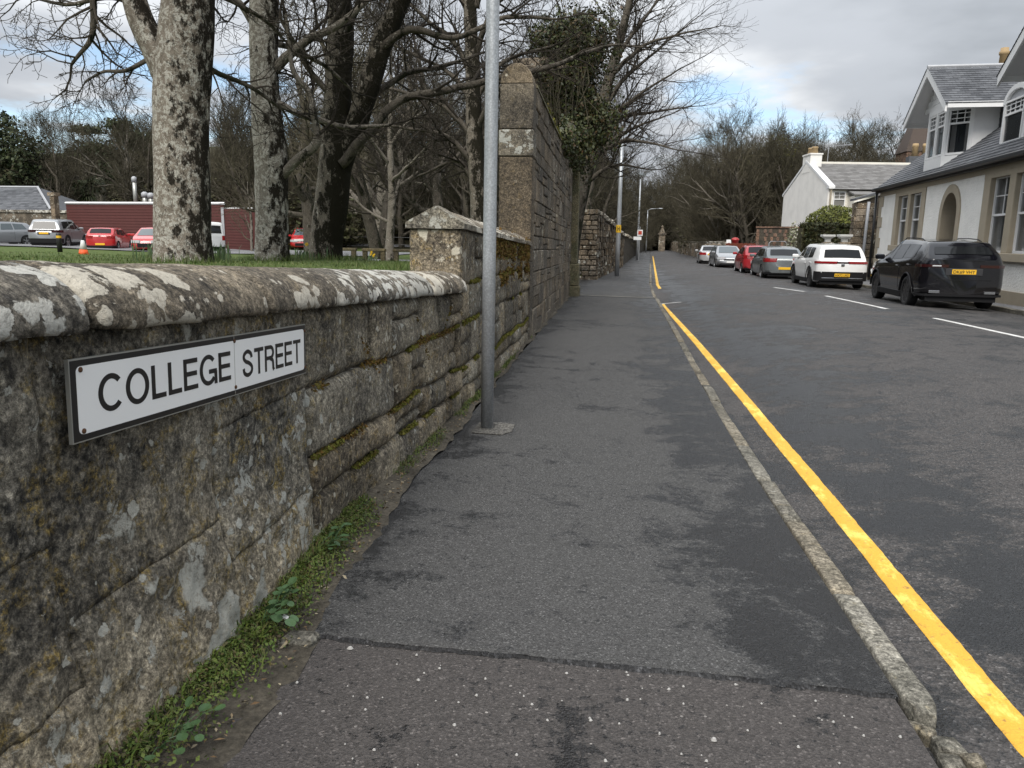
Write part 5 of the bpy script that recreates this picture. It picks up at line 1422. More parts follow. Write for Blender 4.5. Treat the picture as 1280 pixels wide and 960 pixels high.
# rough-coped wall on the far right of the street
fr = thing('field_wall', (9.3, 75, -0.2), 'low old wall with upright rounded stones at the far right of the street', 'wall')
FRP = [(68, 8.9), (80, 8.7), (100, 8.6), (130, 9.3), (150, 9.6)]
mb = MB(); mb.loft([[V((interp(FRP, y), y, -0.5)), V((interp(FRP, y), y, 1.15)), V((interp(FRP, y)+0.5, y, 1.15)), V((interp(FRP, y)+0.5, y, -0.5))] for y in frange(68, 150, 6)]); mb.build('wall_core', M_rubble, fr)
y = 68
while y < 150:
    w = rg.uniform(0.8, 1.3)
    rub(interp(FRP, y)-0.05, y+w/2, 0.45, 0.30, w/2-0.28, 0.78, M_rubble, fr); rub(interp(FRP, y)+0.22, y+w/2, 1.32, 0.3, w/2-0.06, 0.16, M_coping, fr, 'coping_stone'); y += w
fp = thing('gate_pier', (6.6, 128, -0.2), 'distant pale gate pier with pointed cap at the end of the street', 'pier')
mb = MB(); mb.box(6.2, 7.2, 127.6, 128.6, -0.4, 2.5); mb.build('shaft', M_rubble, fp)
mb = MB(); mb.box(6.05, 7.35, 127.45, 128.75, 2.503, 2.75); mb.build('cap', M_rubble, fp)
mb = MB(); mb.lathe([(0.5, 0), (0.15, 0.8), (0.22, 1.0), (0.02, 1.25)], (6.7, 128.1, 2.75), 8); mb.build('finial', M_rubble, fp)

# ------------------------------------------------------------------ cars
def car_paint(name, col, metal=0.0, rough=0.35, coat=0.9):
    q = NT(name); v = q.pos(True)
    n = q.noise(2.5, 5, 0.6, v)
    z = q.xyz(v)[2]
    dirt = q.math('MULTIPLY', q.ramp(q.math('ADD', z, q.math('MULTIPLY', n, 0.3)), [(0.3, 1), (0.7, 0)]), 0.22)
    c = q.mix(dirt, col, (0.08, 0.072, 0.062))
    m = q.out(c, q.math('ADD', rough, q.math('MULTIPLY', dirt, 0.6)), None, metal)
    q.b.inputs['Coat Weight'].default_value = coat; q.b.inputs['Specular IOR Level'].default_value = 0.5*coat; q.b.inputs['Coat Roughness'].default_value = 0.05
    return m
M_glass = plain('car_glass', (0.010, 0.011, 0.012), 0.05, grime=0.1, spec=0.35)
M_glass2 = plain('car_glass_pale', (0.10, 0.12, 0.13), 0.05, grime=0.2)
M_tyre = plain('tyre', (0.012, 0.012, 0.012), 0.85, bump=0.004)
M_rim = plain('alloy', (0.42, 0.43, 0.44), 0.3, 0.8)
M_rimblack = plain('alloy_black', (0.02, 0.02, 0.022), 0.3, 0.3)
M_trim = plain('black_trim', (0.010, 0.010, 0.011), 0.6, spec=0.2)
M_red = plain('lamp_red', (0.28, 0.012, 0.015), 0.12, coat=0.8)
M_reddark = plain('lamp_dark', (0.03, 0.005, 0.006), 0.12, coat=0.8)
M_head = plain('lamp_clear', (0.62, 0.64, 0.66), 0.12, 0.2, coat=1.0)
M_chrome = plain('chrome', (0.6, 0.61, 0.62), 0.15, 0.95)
M_plY = plain('plate_yellow', (0.80, 0.46, 0.02), 0.4, grime=0.05)
M_plW = plain('plate_white', (0.75, 0.75, 0.73), 0.4, grime=0.05)

def make_car(name, loc, rz, label, cat, L, Wd, top, belt, wb, roh, rw, paint, side, screens, rim=None, rear=None, front=None, clad=0.0, zb=0.2, plate=None, mirror_y=None, rails=False, group=None, tum=0.20, glass=None, lowblack=True, spokes=5, body_name='body'):
    """car axis +Y = forward; rear overhang roh"""
    glass = glass or M_glass
    root = thing(name, loc, label, cat, group, world=False, rz=rz)
    W2 = Wd/2; yr = -L/2+roh; yf = yr+wb
    def zt(y): 
        return (interp(top, y-0.03)+2*interp(top, y)+interp(top, y+0.03))/4
    def zbl(y): return min(interp(belt, y), zt(y)-0.015)
    def hw(y):
        t = abs(y)/(L/2)
        e = L/2-abs(y)
        w = W2*(1-0.10*t**5)
        if e < 0.16: w -= 0.13*(1-e/0.16)**2
        return w
    def sec(y):
        w = hw(y); ztp = zt(y); zz = zbl(y); g = ztp-zz
        wr = 0.95*w - tum*min(1.0, g/0.5)*0.95
        b = zb + 0.14*max(0, (abs(y)-(L/2-0.45))/0.45)
        zm = min(0.62, lerp(b, zz, 0.6))
        return [(0, b), (0.80*w, b), (0.94*w, b+0.05), (0.985*w, b+0.14), (1.0*w, zm), (0.992*w, lerp(zm, zz, 0.65)), (0.972*w, lerp(zm, zz, 0.9)), (0.95*w, zz), (lerp(0.95*w, wr, 0.52)+0.012*min(1, g), lerp(zz, ztp, 0.46)), (wr+0.006, lerp(zz, ztp, 0.86)), (wr*0.94, lerp(zz, ztp, 0.965)), (wr*0.70, ztp-0.004), (0, ztp+0.012*min(1, g*3))]
    ys_ = sorted(set([-L/2, -L/2+0.02, -L/2+0.06, -L/2+0.11, -L/2+0.17, L/2-0.02, L/2-0.06, L/2-0.11, L/2-0.17, L/2] + frange(-L/2+0.22, L/2-0.22, 0.09)))
    mb = MB(); rings = []
    for y in ys_:
        s = sec(y); rings.append([V((x, y, z)) for x, z in s] + [V((-x, y, z)) for x, z in reversed(s[1:-1])])
    mb.loft(rings)
    body = mb.build(body_name, paint, root, True, fix=True)
    # wheel arches
    ct = MB()
    for yy in (yr, yf):
        for sx in (-1, 1):
            ct.lathe([(rw+0.055, -0.22), (rw+0.055, 0.3)] if sx > 0 else [(rw+0.055, -0.3), (rw+0.055, 0.22)], (sx*(W2-0.06), yy, rw), 28, 'x')
    co = ct.build('cutter', None, None, fix=True); co.parent = root
    md = body.modifiers.new('b', 'BOOLEAN'); md.operation = 'DIFFERENCE'; md.object = co; md.solver = 'EXACT'
    dg = bpy.context.evaluated_depsgraph_get()
    me = bpy.data.meshes.new_from_object(body.evaluated_get(dg))
    body.modifiers.clear(); body.data = me; me.name = body_name
    me.materials.clear(); me.materials.append(paint)
    try: me.set_sharp_from_angle(angle=R(40))
    except Exception: pass
    bpy.data.objects.remove(co)
    # glass
    def sidept(y, t, sx, off):
        s = sec(y); a, b, c = s[7], s[8], s[9]
        if t < 0.5: q = (lerp(a[0], b[0], t*2), lerp(a[1], b[1], t*2))
        else: q = (lerp(b[0], c[0], t*2-1), lerp(b[1], c[1], t*2-1))
        return V((sx*(q[0]+off), y, q[1]))
    for (ya, yb, yc, yd) in side:
        for sx in (-1, 1):
            mb = MB(); n = 8
            for i in range(n+1):
                for j in range(4):
                    t = lerp(0.10, 0.90, j/3); y = lerp(lerp(ya, yb, i/n), lerp(yc, yd, i/n), j/3)
                    mb.v.append(sidept(y, t, sx, 0.007))
            for i in range(n):
                for j in range(3):
                    a = i*4+j; mb.f.append((a, a+4, a+5, a+1) if sx > 0 else (a, a+1, a+5, a+4))
            mb.build('side_window', glass, root, True)
    def screen(y0, y1, nm, fw=0.80, mat=None):
        mb = MB(); n = 8; m = 6; out = 1 if y0 > 0 else -1
        for i in range(m+1):
            y = lerp(y0, y1, i/m); s = sec(y); wr = s[9][0]
            sl = (zt(y+0.04)-zt(y-0.04))/0.08; nr = V((0, -sl, 1)).normalized()
            for j in range(n+1):
                u = lerp(-fw, fw, j/n); x = u*wr
                ztp = s[12][1] if abs(u) < 0.1 else lerp(s[12][1], s[11][1], min(1, abs(u)/0.7)) if abs(u) <= 0.7 else lerp(s[11][1], s[10][1], (abs(u)-0.7)/0.24)
                mb.v.append(V((x, y, ztp))+nr*0.012)
        for i in range(m):
            for j in range(n):
                a = i*(n+1)+j; mb.f.append((a, a+1, a+n+2, a+n+1))
        mb.build(nm, mat or glass, root, True, fix=True)
    screen(screens[0][0], screens[0][1], 'rear_window')
    screen(screens[1][0], screens[1][1], 'windscreen')
    # ribbons hugging the ends
    def ribbon(y_end, z0, z1, nm, mat, u0=0.45, side_len=0.3, both=True, out=0.012, full=False, z2=None):
        sg = 1 if y_end > 0 else -1
        def path(f):   # f 0..1 from inner to the flank
            pts = []
            if full: 
                for k in range(9): pts.append((lerp(-0.80, 0.80, k/8), 0.0))
                return [(p[0]*hw(y_end), y_end+sg*out) for p in pts]
            w0 = hw(y_end)
            P = [(w0*lerp(u0, 0.97, k/3), y_end+sg*out) for k in range(4)]
            for e in (0.02, 0.06, 0.11, 0.17, 0.17+side_len*0.5, 0.17+side_len):
                if e <= 0.17+side_len: P.append((hw(y_end-sg*e)+out*0.8, y_end-sg*e))
            return P
        for sx in ((1,) if full else (-1, 1)):
            P = path(1); mb = MB(); rings = []
            for k, (x, y) in enumerate(P):
                a, b = z0, z1
                if z2 is not None: a = lerp(z0, z2, k/(len(P)-1))
                ins = 0.045
                rings.append([V((sx*x, y, a)), V((sx*x, y, b)), V((sx*(x-(ins if not full else 0)), y-sg*ins, b)), V((sx*(x-(ins if not full else 0)), y-sg*ins, a))])
            mb.loft(rings); mb.build(nm, mat, root, fix=True)
    def ebox(y_end, x0, x1, z0, z1, nm, mat, out=0.015, depth=0.05, ch=0.006, sym=False):
        sg = 1 if y_end > 0 else -1
        for sx in ((-1, 1) if sym else (1,)):
            a, b = sorted((sx*x0, sx*x1)); mb = MB(); y0, y1 = sorted((y_end+sg*out, y_end-sg*depth)); mb.box(a, b, y0, y1, z0, z1, Matrix.Identity(4), ch=ch); mb.build(nm, mat, root)
    for (z0, z1, u0, sl, mt) in (rear or {}).get('lights', []): ribbon(-L/2, z0, z1, 'tail_light', mt, u0, sl)
    for (z0, z1, mt) in (rear or {}).get('bars', []): ribbon(-L/2, z0, z1, 'rear_trim', mt, full=True, out=0.006)
    for (x0, x1, z0, z1, mt, nm) in (rear or {}).get('boxes', []): ebox(-L/2, x0, x1, z0, z1, nm, mt, sym=x0 > 0)
    for (z0, z1, u0, sl, mt) in (front or {}).get('lights', []): ribbon(L/2, z0, z1, 'headlight', mt, u0, sl)
    for (x0, x1, z0, z1, mt, nm) in (front or {}).get('boxes', []): ebox(L/2, x0, x1, z0, z1, nm, mt, sym=x0 > 0)
    if lowblack:
        ribbon(-L/2, zb+0.10, zb+lowblack, 'rear_bumper', M_trim, 0.0, 0.22, out=0.008)
        mb = MB(); mb.box(-W2*0.78, W2*0.78, -L/2+0.05, -L/2+0.5, zb-0.02, zb+0.25); mb.build('underside', M_trim, root)
    if clad:
        for sx in (-1, 1):
            for yy in (yr, yf):
                mb = MB(); pts = [V((sx*(hw(yy)+0.004), yy+(rw+0.075)*math.cos(a), max(zb+0.05, rw+(rw+0.075)*math.sin(a)))) for a in [math.pi*k/14 for k in range(15)]]
                mb.tube(pts, clad, 6, True); mb.build('arch_trim', M_trim, root, True)
            mb = MB(); mb.box(*sorted((sx*(W2-0.06), sx*(W2+0.004))), yr+rw, yf-rw, zb-0.02, zb+0.15, Matrix.Identity(4), ch=0.02); mb.build('sill_trim', M_trim, root)
    if plate:
        pe, pz, txt, pm = plate
        sg = 1 if pe > 0 else -1; y = sg*(L/2+0.02)
        mb = MB(); mb.box(-0.26, 0.26, *sorted((y, y-sg*0.03)), pz-0.056, pz+0.056, Matrix.Identity(4), ch=0.004); pl = mb.build('number_plate', pm, root)
        if txt:
            Mx = Matrix.Translation((0, y+sg*0.004, pz)) @ (Matrix.Rotation(math.pi, 4, 'Z') if sg > 0 else Matrix.Identity(4)) @ Matrix.Rotation(math.pi/2, 4, 'X')
            text_mesh(txt, 'lettering', M_black, pl, 0.47, 0.078, Mx, 0.015)
    if mirror_y is not None:
        for sx in (-1, 1):
            zz = zbl(mirror_y)+0.06; mb = MB(); mb.box(*sorted((sx*(W2*0.93), sx*(W2+0.17))), mirror_y-0.04, mirror_y+0.07, zz, zz+0.14, Matrix.Identity(4), ch=0.03); mb.build('mirror', paint, root)
    if rails:
        for sx in (-1, 1):
            mb = MB(); pts = []
            for k in range(9):
                y = lerp(-L/2+0.95, 0.30, k/8); s = sec(y); pts.append(V((sx*(s[10][0]-0.02), y, s[10][1]+(0.045 if 0 < k < 8 else 0.0))))
            mb.tube(pts, 0.014, 6, True); mb.build('roof_rail', M_trim, root)
    # door seams
    for (ya, yb) in [(s[0], s[1]) for s in side][:1]:
        pass
    for sx in (-1, 1):
        for (ya, yb, yc, yd) in side[:2]:
            y = ya-0.04; mb = MB(); pts = []
            for zz in frange(zb+0.2, zbl(y)-0.02, 0.12):
                s = sec(y); w = interp(sorted([(b_, a_) for a_, b_ in s[1:8]]), zz); pts.append(V((sx*(w+0.0015), y, zz)))
            if abs(y-yr) > rw+0.1: mb.tube(pts, 0.005, 4); mb.build('door_seam', M_trim, root)
            hy = lerp(ya, yb, 0.18); zz = zbl(hy)-0.13; s = sec(hy); w = interp(sorted([(b_, a_) for a_, b_ in s[1:8]]), zz)
            mb = MB(); mb.box(*sorted((sx*(w-0.01), sx*(w+0.03))), hy-0.1, hy+0.1, zz-0.016, zz+0.016, Matrix.Identity(4), ch=0.008); mb.build('door_handle', paint, root)
    # wheels
    for yy in (yr, yf):
        for sx in (-1, 1):
            xo = sx*(W2-0.015)
            tw_ = 0.235
            pr = [(rw*0.68, -tw_), (rw*0.93, -tw_+0.005), (rw*0.985, -tw_+0.03), (rw, -tw_+0.06), (rw, -0.05), (rw*0.985, -0.02), (rw*0.94, -0.002), (rw*0.70, 0.0), (rw*0.68, -0.02)]
            mb = MB(); mb.lathe([(a, h*sx) for a, h in pr], (xo, yy, rw), 26, 'x'); ty = mb.build('wheel', M_tyre, root, True, fix=True)
            mb = MB(); mb.lathe([(rw*0.70, -0.004*sx), (rw*0.66, -0.012*sx), (rw*0.62, -0.06*sx), (rw*0.60, -0.12*sx)], (xo, yy, rw), 26, 'x', caps=False)
            mb.lathe([(rw*0.16, -0.04*sx), (rw*0.15, -0.012*sx), (rw*0.05, -0.008*sx)], (xo, yy, rw), 14, 'x')
            for k in range(spokes):
                a = 2*math.pi*k/spokes+0.3; c, s_ = math.cos(a), math.sin(a); w1, w2 = rw*0.075, rw*0.12
                ring = []
                for q, w, d in ((0.08, w1, -0.016), (0.66, w2, -0.016)):
                    ring.append([V((xo+sx*(d), yy+c*rw*q-s_*w, rw+s_*rw*q+c*w)), V((xo+sx*d, yy+c*rw*q+s_*w, rw+s_*rw*q-c*w)), V((xo+sx*(d-0.04), yy+c*rw*q+s_*w, rw+s_*rw*q-c*w)), V((xo+sx*(d-0.04), yy+c*rw*q-s_*w, rw+s_*rw*q+c*w))])
                mb.loft(ring)
            mb.build('rim', rim or M_rim, ty, fix=True)
            mb = MB(); mb.lathe([(rw*0.66, -0.10*sx), (0.02, -0.10*sx)], (xo, yy, rw), 20, 'x', caps=False); mb.build('brake', M_trim, ty)
    # dark arch liners
    for yy in (yr, yf):
        for sx in (-1, 1):
            mb = MB(); mb.lathe([(rw+0.052, -0.02*sx), (rw+0.052, -0.26*sx), (0.05, -0.265*sx)], (sx*(W2-0.02), yy, rw), 22, 'x', caps=False)
            mb.f = [f for f in mb.f if sum(mb.v[i].z for i in f)/len(f) > zb+0.05]
            mb.build('arch_liner', M_trim, root)
    return root

P_black = car_paint('paint_black', (0.004, 0.004, 0.006), 0, 0.10, 0.6)
P_white = car_paint('paint_white', (0.74, 0.74, 0.73))
P_grey = car_paint('paint_grey', (0.15, 0.165, 0.17), 0.5, 0.4)
P_red = car_paint('paint_red', (0.30, 0.012, 0.018))
P_red2 = car_paint('paint_bright_red', (0.40, 0.012, 0.014))
P_silver = car_paint('paint_silver', (0.27, 0.28, 0.29), 0.55, 0.35)
P_silver2 = car_paint('paint_pale_silver', (0.46, 0.46, 0.46), 0.5, 0.35)
M_exh = plain('exhaust', (0.35, 0.35, 0.36), 0.25, 0.9)
M_plate_dk = plain('plate_recess', (0.03, 0.03, 0.033), 0.4)

# black SUV
make_car('suv', (8.18, 21.75, -0.10), R(-3.5), 'black SUV with yellow rear plate, nearest parked car in front of the grey house', 'car', 4.82, 1.96,
    [(-2.44, 1.20), (-2.40, 1.205), (-2.37, 1.24), (-2.05, 1.50), (-1.95, 1.60), (-1.7, 1.635), (-0.7, 1.68), (0.1, 1.685), (0.5, 1.63), (1.22, 1.18), (1.32, 1.14), (2.0, 1.04), (2.25, 0.96), (2.36, 0.8), (2.41, 0.62)],
    [(-2.41, 1.12), (-2.2, 1.17), (-1.5, 1.18), (0, 1.10), (1.3, 1.06), (2.0, 1.0), (2.41, 0.66)], 2.87, 0.98, 0.385, P_black,
    [(-0.72, 0.10, -0.68, 0.02), (-1.62, -0.80, -1.55, -0.76), (0.18, 1.02, 0.10, 0.50)], [(-2.27, -2.06), (0.56, 1.18)], M_rimblack,
    dict(lights=[(1.02, 1.085, 0.46, 0.26, M_reddark)], bars=[(0.72, 0.735, M_trim)], boxes=[(-0.04, 0.42, 1.17, 1.185, M_trim, 'wiper'), (-0.70, -0.50, 1.035, 1.07, M_head, 'reversing_light'), (0.48, 0.72, 0.41, 0.475, M_exh, 'exhaust'), (-0.40, 0.40, 0.84, 1.0, M_plate_dk, 'plate_recess')]),
    dict(lights=[(0.74, 0.82, 0.5, 0.25, M_head)]), 0.022, 0.24, (-1, 0.92, 'DK69 VHY', M_plY), 0.92, True, 'parked cars on the right', tum=0.26, lowblack=0.15, spokes=10, glass=M_glass)
# white SUV
make_car('suv', (7.98, 31.3, -0.20), R(-1.0), 'white SUV with a black lower bumper parked behind the black one', 'car', 4.76, 1.88,
    [(-2.38, 0.88), (-2.34, 1.0), (-2.24, 1.10), (-2.02, 1.44), (-1.93, 1.555), (-1.6, 1.59), (-0.6, 1.63), (0.1, 1.625), (0.5, 1.56), (1.25, 1.10), (1.35, 1.06), (2.0, 0.96), (2.28, 0.82), (2.38, 0.6)],
    [(-2.38, 0.96), (-2.1, 1.07), (-1.5, 1.08), (0, 1.02), (1.3, 1.0), (2.0, 0.92), (2.38, 0.62)], 2.87, 0.98, 0.365, P_white,
    [(-0.72, 0.10, -0.66, 0.02), (-1.5, -0.80, -1.35, -0.74), (0.18, 1.05, 0.10, 0.50)], [(-2.22, -2.03), (0.54, 1.20)], M_rimblack,
    dict(lights=[(0.93, 1.01, 0.30, 0.2, M_red)], bars=[(0.945, 0.995, M_reddark)], boxes=[(-0.06, 0.06, 0.83, 0.92, M_chrome, 'badge'), (-0.7, 0.7, 0.40, 0.425, M_chrome, 'bumper_strip')]),
    dict(lights=[(0.68, 0.78, 0.5, 0.25, M_head)]), 0.02, 0.22, (-1, 0.52, 'HX72 LRD', M_plY), 0.95, False, 'parked cars on the right', lowblack=0.42, spokes=10)
# grey hatchback
make_car('hatchback', (7.42, 38.3, -0.22), R(-0.5), 'metallic grey hatchback with a dark red lamp parked behind the white SUV', 'car', 4.42, 1.81,
    [(-2.21, 0.84), (-2.17, 0.98), (-2.02, 1.08), (-1.62, 1.38), (-1.5, 1.43), (-0.6, 1.51), (0.1, 1.505), (0.4, 1.45), (1.25, 1.0), (1.4, 0.95), (1.95, 0.82), (2.14, 0.72), (2.21, 0.55)],
    [(-2.21, 0.90), (-1.9, 1.03), (-1.2, 1.01), (0, 0.94), (1.3, 0.90), (2.21, 0.58)], 2.685, 0.82, 0.32, P_grey,
    [(-0.60, 0.15, -0.56, 0.05), (-1.45, -0.68, -1.15, -0.64), (0.23, 1.05, 0.13, 0.42)], [(-2.0, -1.66), (0.45, 1.20)], M_rim,
    dict(lights=[(0.80, 0.97, 0.55, 0.28, M_red)], boxes=[]), dict(lights=[(0.62, 0.74, 0.5, 0.3, M_head)]), 0, 0.18, (-1, 0.52, None, M_plY), 0.9, False, 'parked cars on the right', lowblack=0.14)
# red hatchback
make_car('hatchback', (7.28, 43.6, -0.22), R(-1), 'small dark red hatchback in the middle of the parked row on the street', 'car', 3.9, 1.70,
    [(-1.95, 0.84), (-1.91, 1.0), (-1.78, 1.10), (-1.5, 1.42), (-1.4, 1.47), (-0.5, 1.53), (0.2, 1.51), (0.5, 1.43), (1.2, 1.02), (1.32, 0.97), (1.75, 0.84), (1.9, 0.7), (1.95, 0.5)],
    [(-1.95, 0.9), (-1.6, 1.02), (0, 0.95), (1.2, 0.92), (1.95, 0.56)], 2.51, 0.62, 0.30, P_red,
    [(-0.55, 0.2, -0.5, 0.1), (-1.3, -0.63, -1.1, -0.58), (0.28, 1.02, 0.18, 0.46)], [(-1.76, -1.5), (0.52, 1.16)], M_rim,
    dict(lights=[(0.84, 1.0, 0.6, 0.24, M_red)]), dict(lights=[(0.62, 0.74, 0.5, 0.3, M_head)]), 0, 0.18, (-1, 0.5, None, M_plY), 0.85, False, 'parked cars on the right', lowblack=0.14)
# silver hatchback facing us
make_car('hatchback', (6.95, 52.3, -0.24), R(181), 'silver hatchback facing the camera in the parked row on the street', 'car', 4.25, 1.79,
    [(-2.12, 0.84), (-2.08, 1.0), (-1.95, 1.08), (-1.6, 1.38), (-1.5, 1.42), (-0.6, 1.46), (0.1, 1.45), (0.4, 1.39), (1.2, 0.98), (1.35, 0.94), (1.85, 0.80), (2.05, 0.7), (2.12, 0.5)],
    [(-2.12, 0.88), (-1.8, 0.98), (0, 0.92), (1.3, 0.88), (2.12, 0.56)], 2.61, 0.75, 0.315, P_silver,
    [(-0.6, 0.15, -0.56, 0.05), (-1.45, -0.68, -1.25, -0.64), (0.23, 1.02, 0.13, 0.40)], [(-1.93, -1.62), (0.42, 1.16)], M_rim,
    dict(lights=[(0.82, 0.98, 0.6, 0.2, M_red)]), dict(lights=[(0.60, 0.76, 0.52, 0.3, M_head)], boxes=[(-0.42, 0.42, 0.55, 0.63, M_trim, 'grille'), (-0.62, 0.62, 0.24, 0.36, M_trim, 'lower_grille'), (-0.4, 0.4, 0.61, 0.635, M_chrome, 'badge')]), 0, 0.17, (1, 0.44, None, M_plW), 0.85, False, 'parked cars on the right', lowblack=0.12, glass=M_glass2)
# far silver saloon
make_car('saloon', (6.75, 60.0, -0.24), R(-3), 'pale silver saloon with red tail lamps, farthest of the cars parked on the street', 'car', 4.3, 1.76,
    [(-2.15, 0.86), (-2.1, 0.98), (-1.7, 1.02), (-1.2, 1.36), (-1.0, 1.41), (-0.3, 1.44), (0.2, 1.43), (0.45, 1.36), (1.2, 0.97), (1.35, 0.93), (1.85, 0.80), (2.08, 0.7), (2.15, 0.5)],
    [(-2.15, 0.9), (-1.8, 0.96), (0, 0.91), (1.3, 0.87), (2.15, 0.56)], 2.6, 0.85, 0.31, P_silver2,
    [(-0.5, 0.2, -0.45, 0.1), (-1.35, -0.58, -0.95, -0.53), (0.28, 1.02, 0.18, 0.42)], [(-1.66, -1.24), (0.47, 1.16)], M_rim,
    dict(lights=[(0.74, 0.92, 0.55, 0.22, M_red)]), dict(lights=[(0.6, 0.74, 0.5, 0.3, M_head)]), 0, 0.18, (-1, 0.78, None, M_plY), 0.85, False, 'parked cars on the right', lowblack=0.10)

# car park cars ------------------------------------------------------
def cpz(x, y): return zl(x, y)+0.055
make_car('suv', (-35.2, 44.6, 0.40), R(19), 'silver SUV parked on the left beyond the lawn beside the black bollard', 'car', 4.85, 1.98,
    [(-2.42, 0.95), (-2.39, 1.08), (-2.3, 1.16), (-2.12, 1.62), (-2.0, 1.74), (-1.6, 1.77), (-0.6, 1.81), (0.1, 1.80), (0.45, 1.73), (1.1, 1.26), (1.25, 1.2), (2.1, 1.1), (2.35, 0.95), (2.42, 0.65)],
    [(-2.42, 1.08), (-2.1, 1.17), (-1, 1.17), (0, 1.14), (1.3, 1.12), (2.42, 0.7)], 2.92, 1.0, 0.39, P_silver,
    [(-0.72, 0.05, -0.68, 0.0), (-1.85, -0.80, -1.7, -0.76), (0.13, 0.95, 0.08, 0.46)], [(-2.30, -2.12), (0.5, 1.08)], M_rim,
    dict(lights=[(0.98, 1.13, 0.6, 0.26, M_reddark)], bars=[(1.10, 1.14, M_trim)], boxes=[(-0.34, 0.34, 0.84, 1.0, M_plate_dk, 'plate_recess')]), dict(lights=[(0.8, 0.92, 0.5, 0.25, M_head)]), 0.02, 0.26, (-1, 0.93, None, M_plY), 0.85, False, 'cars in the car park', lowblack=0.36)
make_car('hatchback', (-31.3, 44.0, 0.28), R(20), 'bright red hatchback parked on the left in front of the red shed', 'car', 4.06, 1.73,
    [(-2.03, 0.86), (-1.99, 1.0), (-1.86, 1.08), (-1.55, 1.36), (-1.45, 1.41), (-0.5, 1.45), (0.2, 1.44), (0.45, 1.38), (1.15, 0.98), (1.3, 0.94), (1.8, 0.8), (1.98, 0.7), (2.03, 0.5)],
    [(-2.03, 0.9), (-1.7, 1.02), (0, 0.93), (1.3, 0.9), (2.03, 0.56)], 2.59, 0.65, 0.315, P_red2,
    [(-0.6, 0.15, -0.56, 0.08), (-1.35, -0.68, -1.1, -0.64), (0.23, 1.0, 0.15, 0.42)], [(-1.84, -1.55), (0.47, 1.12)], M_rim,
    dict(lights=[(0.80, 0.95, 0.6, 0.28, M_red)], boxes=[(-0.05, 0.05, 0.9, 0.98, M_chrome, 'badge')]), dict(lights=[(0.62, 0.74, 0.5, 0.3, M_head)]), 0, 0.18, (-1, 0.46, None, M_plY), 0.85, False, 'cars in the car park', lowblack=0.2)
make_car('hatchback', (-39.6, 44.6, 0.50), R(158), 'grey silver hatchback at the left edge facing the lawn', 'car', 4.3, 1.8,
    [(-2.15, 0.88), (-2.1, 1.0), (-1.95, 1.1), (-1.6, 1.42), (-1.5, 1.47), (-0.6, 1.52), (0.1, 1.5), (0.45, 1.43), (1.25, 1.0), (1.4, 0.96), (1.9, 0.84), (2.08, 0.72), (2.15, 0.5)],
    [(-2.15, 0.9), (-1.8, 1.02), (0, 0.95), (1.3, 0.92), (2.15, 0.58)], 2.64, 0.8, 0.32, P_silver,
    [(-0.6, 0.15, -0.56, 0.05), (-1.45, -0.68, -1.25, -0.64), (0.23, 1.05, 0.13, 0.44)], [(-1.93, -1.62), (0.48, 1.2)], M_rim,
    None, dict(lights=[(0.62, 0.76, 0.5, 0.35, M_head)], boxes=[(-0.45, 0.45, 0.4, 0.6, M_trim, 'grille')]), 0, 0.18, None, 0.9, False, 'cars in the car park', lowblack=0.12, glass=M_glass2)
make_car('hatchback', (-28.0, 43.4, 0.24), R(200), 'red car with pale windscreen half hidden behind the nearest sycamore', 'car', 4.0, 1.72,
    [(-2.0, 0.88), (-1.96, 1.0), (-1.8, 1.1), (-1.5, 1.42), (-1.4, 1.48), (-0.5, 1.54), (0.2, 1.52), (0.5, 1.44), (1.2, 1.02), (1.35, 0.98), (1.8, 0.86), (1.95, 0.72), (2.0, 0.5)],
    [(-2.0, 0.92), (-1.7, 1.04), (0, 0.97), (1.3, 0.94), (2.0, 0.58)], 2.5, 0.7, 0.31, P_red2,
    [(-0.6, 0.15, -0.56, 0.08), (-1.35, -0.68, -1.1, -0.64), (0.23, 1.03, 0.15, 0.46)], [(-1.78, -1.5), (0.52, 1.16)], M_rim,
    None, dict(lights=[(0.62, 0.78, 0.5, 0.35, M_head)], boxes=[(-0.45, 0.45, 0.36, 0.6, M_trim, 'grille')]), 0, 0.18, None, 0.9, False, 'cars in the car park', lowblack=0.12, glass=M_glass2)
make_car('van', (-28.0, 47.4, 0.24), R(66), 'white panel van with small blue lettering right of the nearest sycamore', 'van', 4.97, 1.99,
    [(-2.48, 0.9), (-2.46, 1.5), (-2.42, 1.86), (-2.3, 1.95), (-1.2, 1.98), (0.5, 1.97), (0.9, 1.92), (1.05, 1.86), (1.8, 1.28), (1.9, 1.22), (2.3, 1.05), (2.44, 0.9), (2.48, 0.6)],
    [(-2.48, 1.1), (-2, 1.1), (0, 1.1), (1.8, 1.08), (2.48, 0.7)], 2.93, 0.9, 0.34, P_white,
    [(0.15, 1.3, 0.15, 0.85)], [(-2.47, -2.43), (1.1, 1.75)], M_rim, dict(lights=[(0.8, 1.1, 0.8, 0.06, M_red)]), dict(lights=[(0.8, 0.95, 0.5, 0.3, M_head)]), 0, 0.2, None, 1.2, False, 'cars in the car park', tum=0.12, lowblack=0.2)
